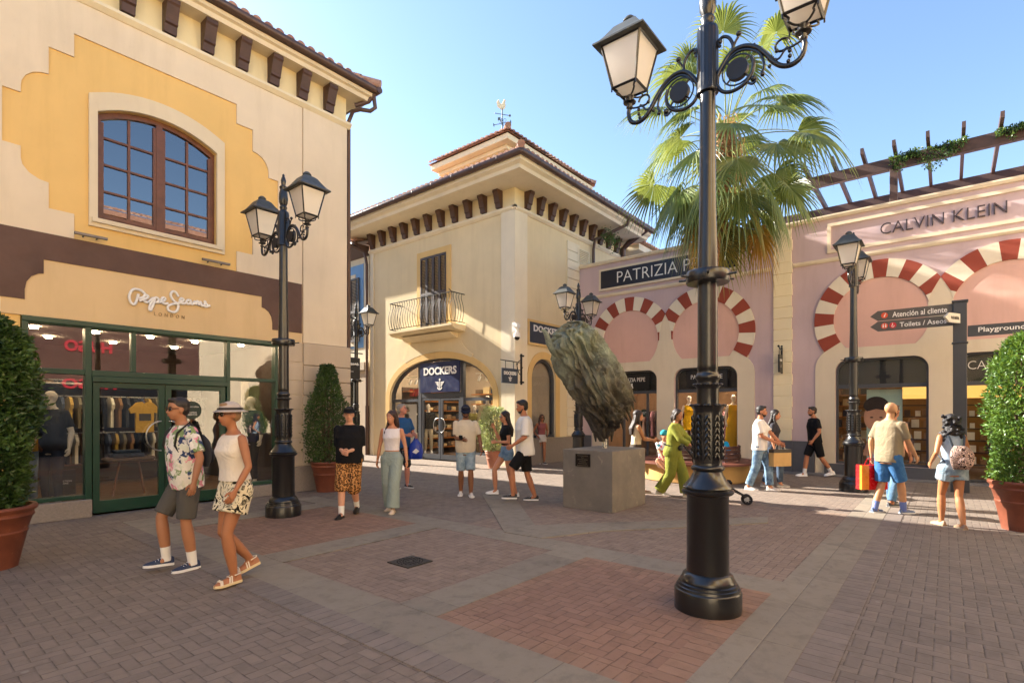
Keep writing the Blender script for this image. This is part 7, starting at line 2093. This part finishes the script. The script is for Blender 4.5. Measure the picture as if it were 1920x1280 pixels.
SH4 = thing('shelf_unit', 'second shelving run of stacked boxes on the right inside the corner shop', 'shelves', (15.8, 13, 0), world=True)
for k in range(6):
    b = MB(); b.box(15.7, 16.1, 11.0, 15.0, .35 + k * .4, .39 + k * .4); b.build('shelf', M_OWOOD, SH4)
    for q in range(9):
        b = MB(); b.box(15.72, 16.0, 11.1 + q * .42, 11.42 + q * .42, .391 + k * .4, .391 + k * .4 + rnd.uniform(.1, .28)); b.build('box', simple('fold_' + str((k + q) % 5), '#888'), SH4)
POS = thing('poster_board', 'black price boards reading 2 and 3 in white inside the corner shop window', 'poster', (12.95, 14.95, 1.5), world=True)
for z, s_, s2_ in ((1.93, '2', '129'), (1.22, '3', '179')):
    Tt = lambda a, b_, c: (12.95 - c, -a, b_)
    b = MB(); b.box(12.93, 12.96, 14.7, 15.12, z - .32, z + .32); b.build('board', M_BLACKP, POS)
    b = MB(); b.text(s_, Tt, -14.9, z + .12, .021, .024, h=.16, weight=.02); b.text(s2_, Tt, -14.9, z - .12, .021, .024, w=.24, weight=.02); b.build('lettering', M_WHITE, POS)
b = MB(); b.box(13.0, 13.04, 15.2, 15.95, .4, 1.95); b.build('white_board', M_WHITE, POS)
for k in range(3):
    b = MB(); v = 15.1 + k * .27; b.box(13.2, 13.22, v, v + .2, 2.25, 2.52); b.build('red_card', simple('card_red', '#a8262a', .5, .2, 20, 0), POS)
LT = thing('track_light', 'white track spotlights hanging inside the arched window of the corner shop', 'spotlights', (13.0, 13.5, 2.95), world=True)
for (v0, v1) in ((14.7, 15.7), (11.2, 12.2)):
    b = MB(); b.box(12.98, 13.02, v0, v1, 2.92, 2.96); b.build('track', M_WHITE, LT)
    for k in range(3):
        v = v0 + .15 + k * .32; b = MB(); b.tube([(13.0, v, 2.92), (12.97, v, 2.84)], .015, 6); b.tube([(12.98, v, 2.84), (12.93, v + .02, 2.68)], .045, 10); b.build('spotlight', M_WHITE, LT, smooth=50)
# --- pink shops
M_BROWNI = simple('shop_wall_brown', '#8a6a50', .8, .1, 3, .1)
room('warm brown display room behind the left pair of rounded windows', 16.42, 19.0, 4.55, 9.3, .05, 3.0, M_BROWNI, M_FLOORW, [(17.0, 5.1), (17.0, 6.0), (17.3, 7.6), (17.3, 8.6), (17.0, 5.6)], 'x', E_BRI)
for lab, px_, fem_kw in (('mannequin in a short mustard yellow dress left of the nearest lamp post', 1291, dict(leglen=.62)), ('mannequin in a long mustard yellow dress right of the nearest lamp post', 1374, dict(leglen=.12))):
    mannequin(lab, 16.85, onu(px_, 16.85), F(0, 0, -1), .45, sex='f', H=1.72, shirt=cloth('dress_yellow', '#d8a81c'), sleeveless=True, hem=.98, ease=.012, legs=cloth('dress_yellow', '#d8a81c'), skirt=True, flare=.06, shoe=None, **fem_kw)
RK = thing('clothes_rack', 'rail of pink and plum garments inside the left pink shop', 'clothes rack', (18, 7.5, 0), world=True)
b = MB(); b.tube([(18.2, 5.0, 1.7), (18.2, 9.0, 1.7)], .015, 6); b.build('rail', M_STEEL, RK)
for k in range(24):
    y = 5.1 + k * .16; b = MB(); fit_garment(b, lambda a, b_, c: (18.2 + a, y + c, b_), 0, 1.68, .4, .9, .06); b.build('garment', simple('g2_' + str(k % 4), ['#a87884', '#5a2f3c', '#c9a8a0', '#3a2a30'][k % 4], .9), RK, recalc=True)
t = thing('open_sticker', 'round dark green notice on the door glass of the left pink shop', 'sticker', (16.2, onu(1208, 16.2), 1.75), world=True)
b = MB(); yy = onu(1208, 16.23); b.tube([(16.235, yy, 1.62), (16.230, yy, 1.62)], .13, 24); b.build('disc', simple('sticker_green', '#2c3a30', .6, .05, 3, 0), t)
b = MB(); b.text('WE ARE\nOPEN', lambda a, b_, c: (16.23 - c, -a, b_), -yy, 1.62, .001, .003, w=.15); b.build('lettering', M_WHITE, t)
room('shop room with shelves and amber lit display behind the right pair of rounded windows', 16.42, 20.0, -3.0, 2.6, .05, 3.0, simple('shop_wall_amber', '#7a5a34', .8, .1, 3, .1), M_FLOORW, [(17.2, 1.9), (17.2, 1.0), (17.2, 0), (17.2, -1.0), (18.6, 1.2), (18.6, -.4), (18.6, -1.6)], 'x')
SH3 = thing('shelf_unit', 'narrow dark shelves of boxed goods at the left of the poster window', 'shelves', (17, 2.2, 0), world=True)
for k in range(8):
    b = MB(); b.box(17.2, 17.5, 1.6, 2.5, .3 + k * .3, .32 + k * .3); b.build('shelf', M_OWOOD, SH3)
    for q in range(4):
        b = MB(); b.box(17.22, 17.4, 1.65 + q * .21, 1.82 + q * .21, .321 + k * .3, .321 + k * .3 + rnd.uniform(.1, .22)); b.build('box', simple('fold_' + str((k + q) % 5), '#888'), SH3)
PO = thing('window_poster', 'large pale mint poster with a dark haired head behind the bald man', 'poster', (16.6, 1.2, 1.2), world=True)
pv0, pv1 = onu(1625, 16.6), onu(1692, 16.6)
b = MB(); b.box(16.6, 16.63, pv1, pv0, .4, 2.22); b.build('panel', simple('poster_mint', '#a8c4bc', .6, .04, 1, 0), PO)
TP_ = lambda a, b_, c: (16.6 - c, -a, b_)
hc_ = -onu(1643, 16.6)
b = MB(); b.plate(TP_, arcp(hc_, 1.50, .27, 0, 350, 26, .36), (), 0.001, .003); b.plate(TP_, [(hc_ - .3, .5), (hc_ + .5, .5), (hc_ + .3, 1.1), (hc_ - .1, 1.25)], (), .001, .0025); b.build('printed_skin', simple('poster_skin', '#c09078', .6, .15, 3, 0), PO)
b = MB(); b.plate(TP_, arcp(hc_, 1.78, .28, -5, 185, 20, .26) + [(hc_ - .2, 1.66), (hc_, 1.72), (hc_ + .2, 1.68)], (), .004, .006)
for s_ in (-1, 1): b.plate(TP_, arcp(hc_ + s_ * .10, 1.50, .04, 0, 330, 10, .018), (), .004, .006)
b.plate(TP_, arcp(hc_, 1.28, .06, 0, 330, 10, .015), (), .004, .006); b.build('printed_hair', simple('poster_hair', '#2c1f1a', .6, .3, 12, 0), PO)
GD = thing('shop_display', 'lit display of small goods and red tags right of the poster inside the shop', 'display', (18, .6, 0), world=True)
b = MB(); b.box(18.0, 18.05, -2.5, .95, 2.0, 2.7); b.build('lit_header', emis('header_amber', '#d8a050', .55), GD)
for k in range(6):
    b = MB(); b.box(17.55, 17.85, -2.5, .95, .3 + k * .3, .33 + k * .3); b.build('shelf', M_WALLD, GD)
for k in range(90):
    v = -2.4 + (k % 18) * .185 + rnd.uniform(-.03, .03); z = .335 + (k // 18) * .3; b = MB(); s_ = rnd.uniform(.05, .13); b.box(17.6 + rnd.uniform(0, .1), 17.7 + s_, v, v + s_ * 1.2, z, z + s_ * 1.6); b.build('item', simple('item_%d' % (k % 6), ['#b8322a', '#d8c8a8', '#3a2f2a', '#8a6a48', '#e0dcd0', '#4a3a34'][k % 6], .7), GD)
for o in bpy.data.objects:
    if '_o' in o: del o['_o']
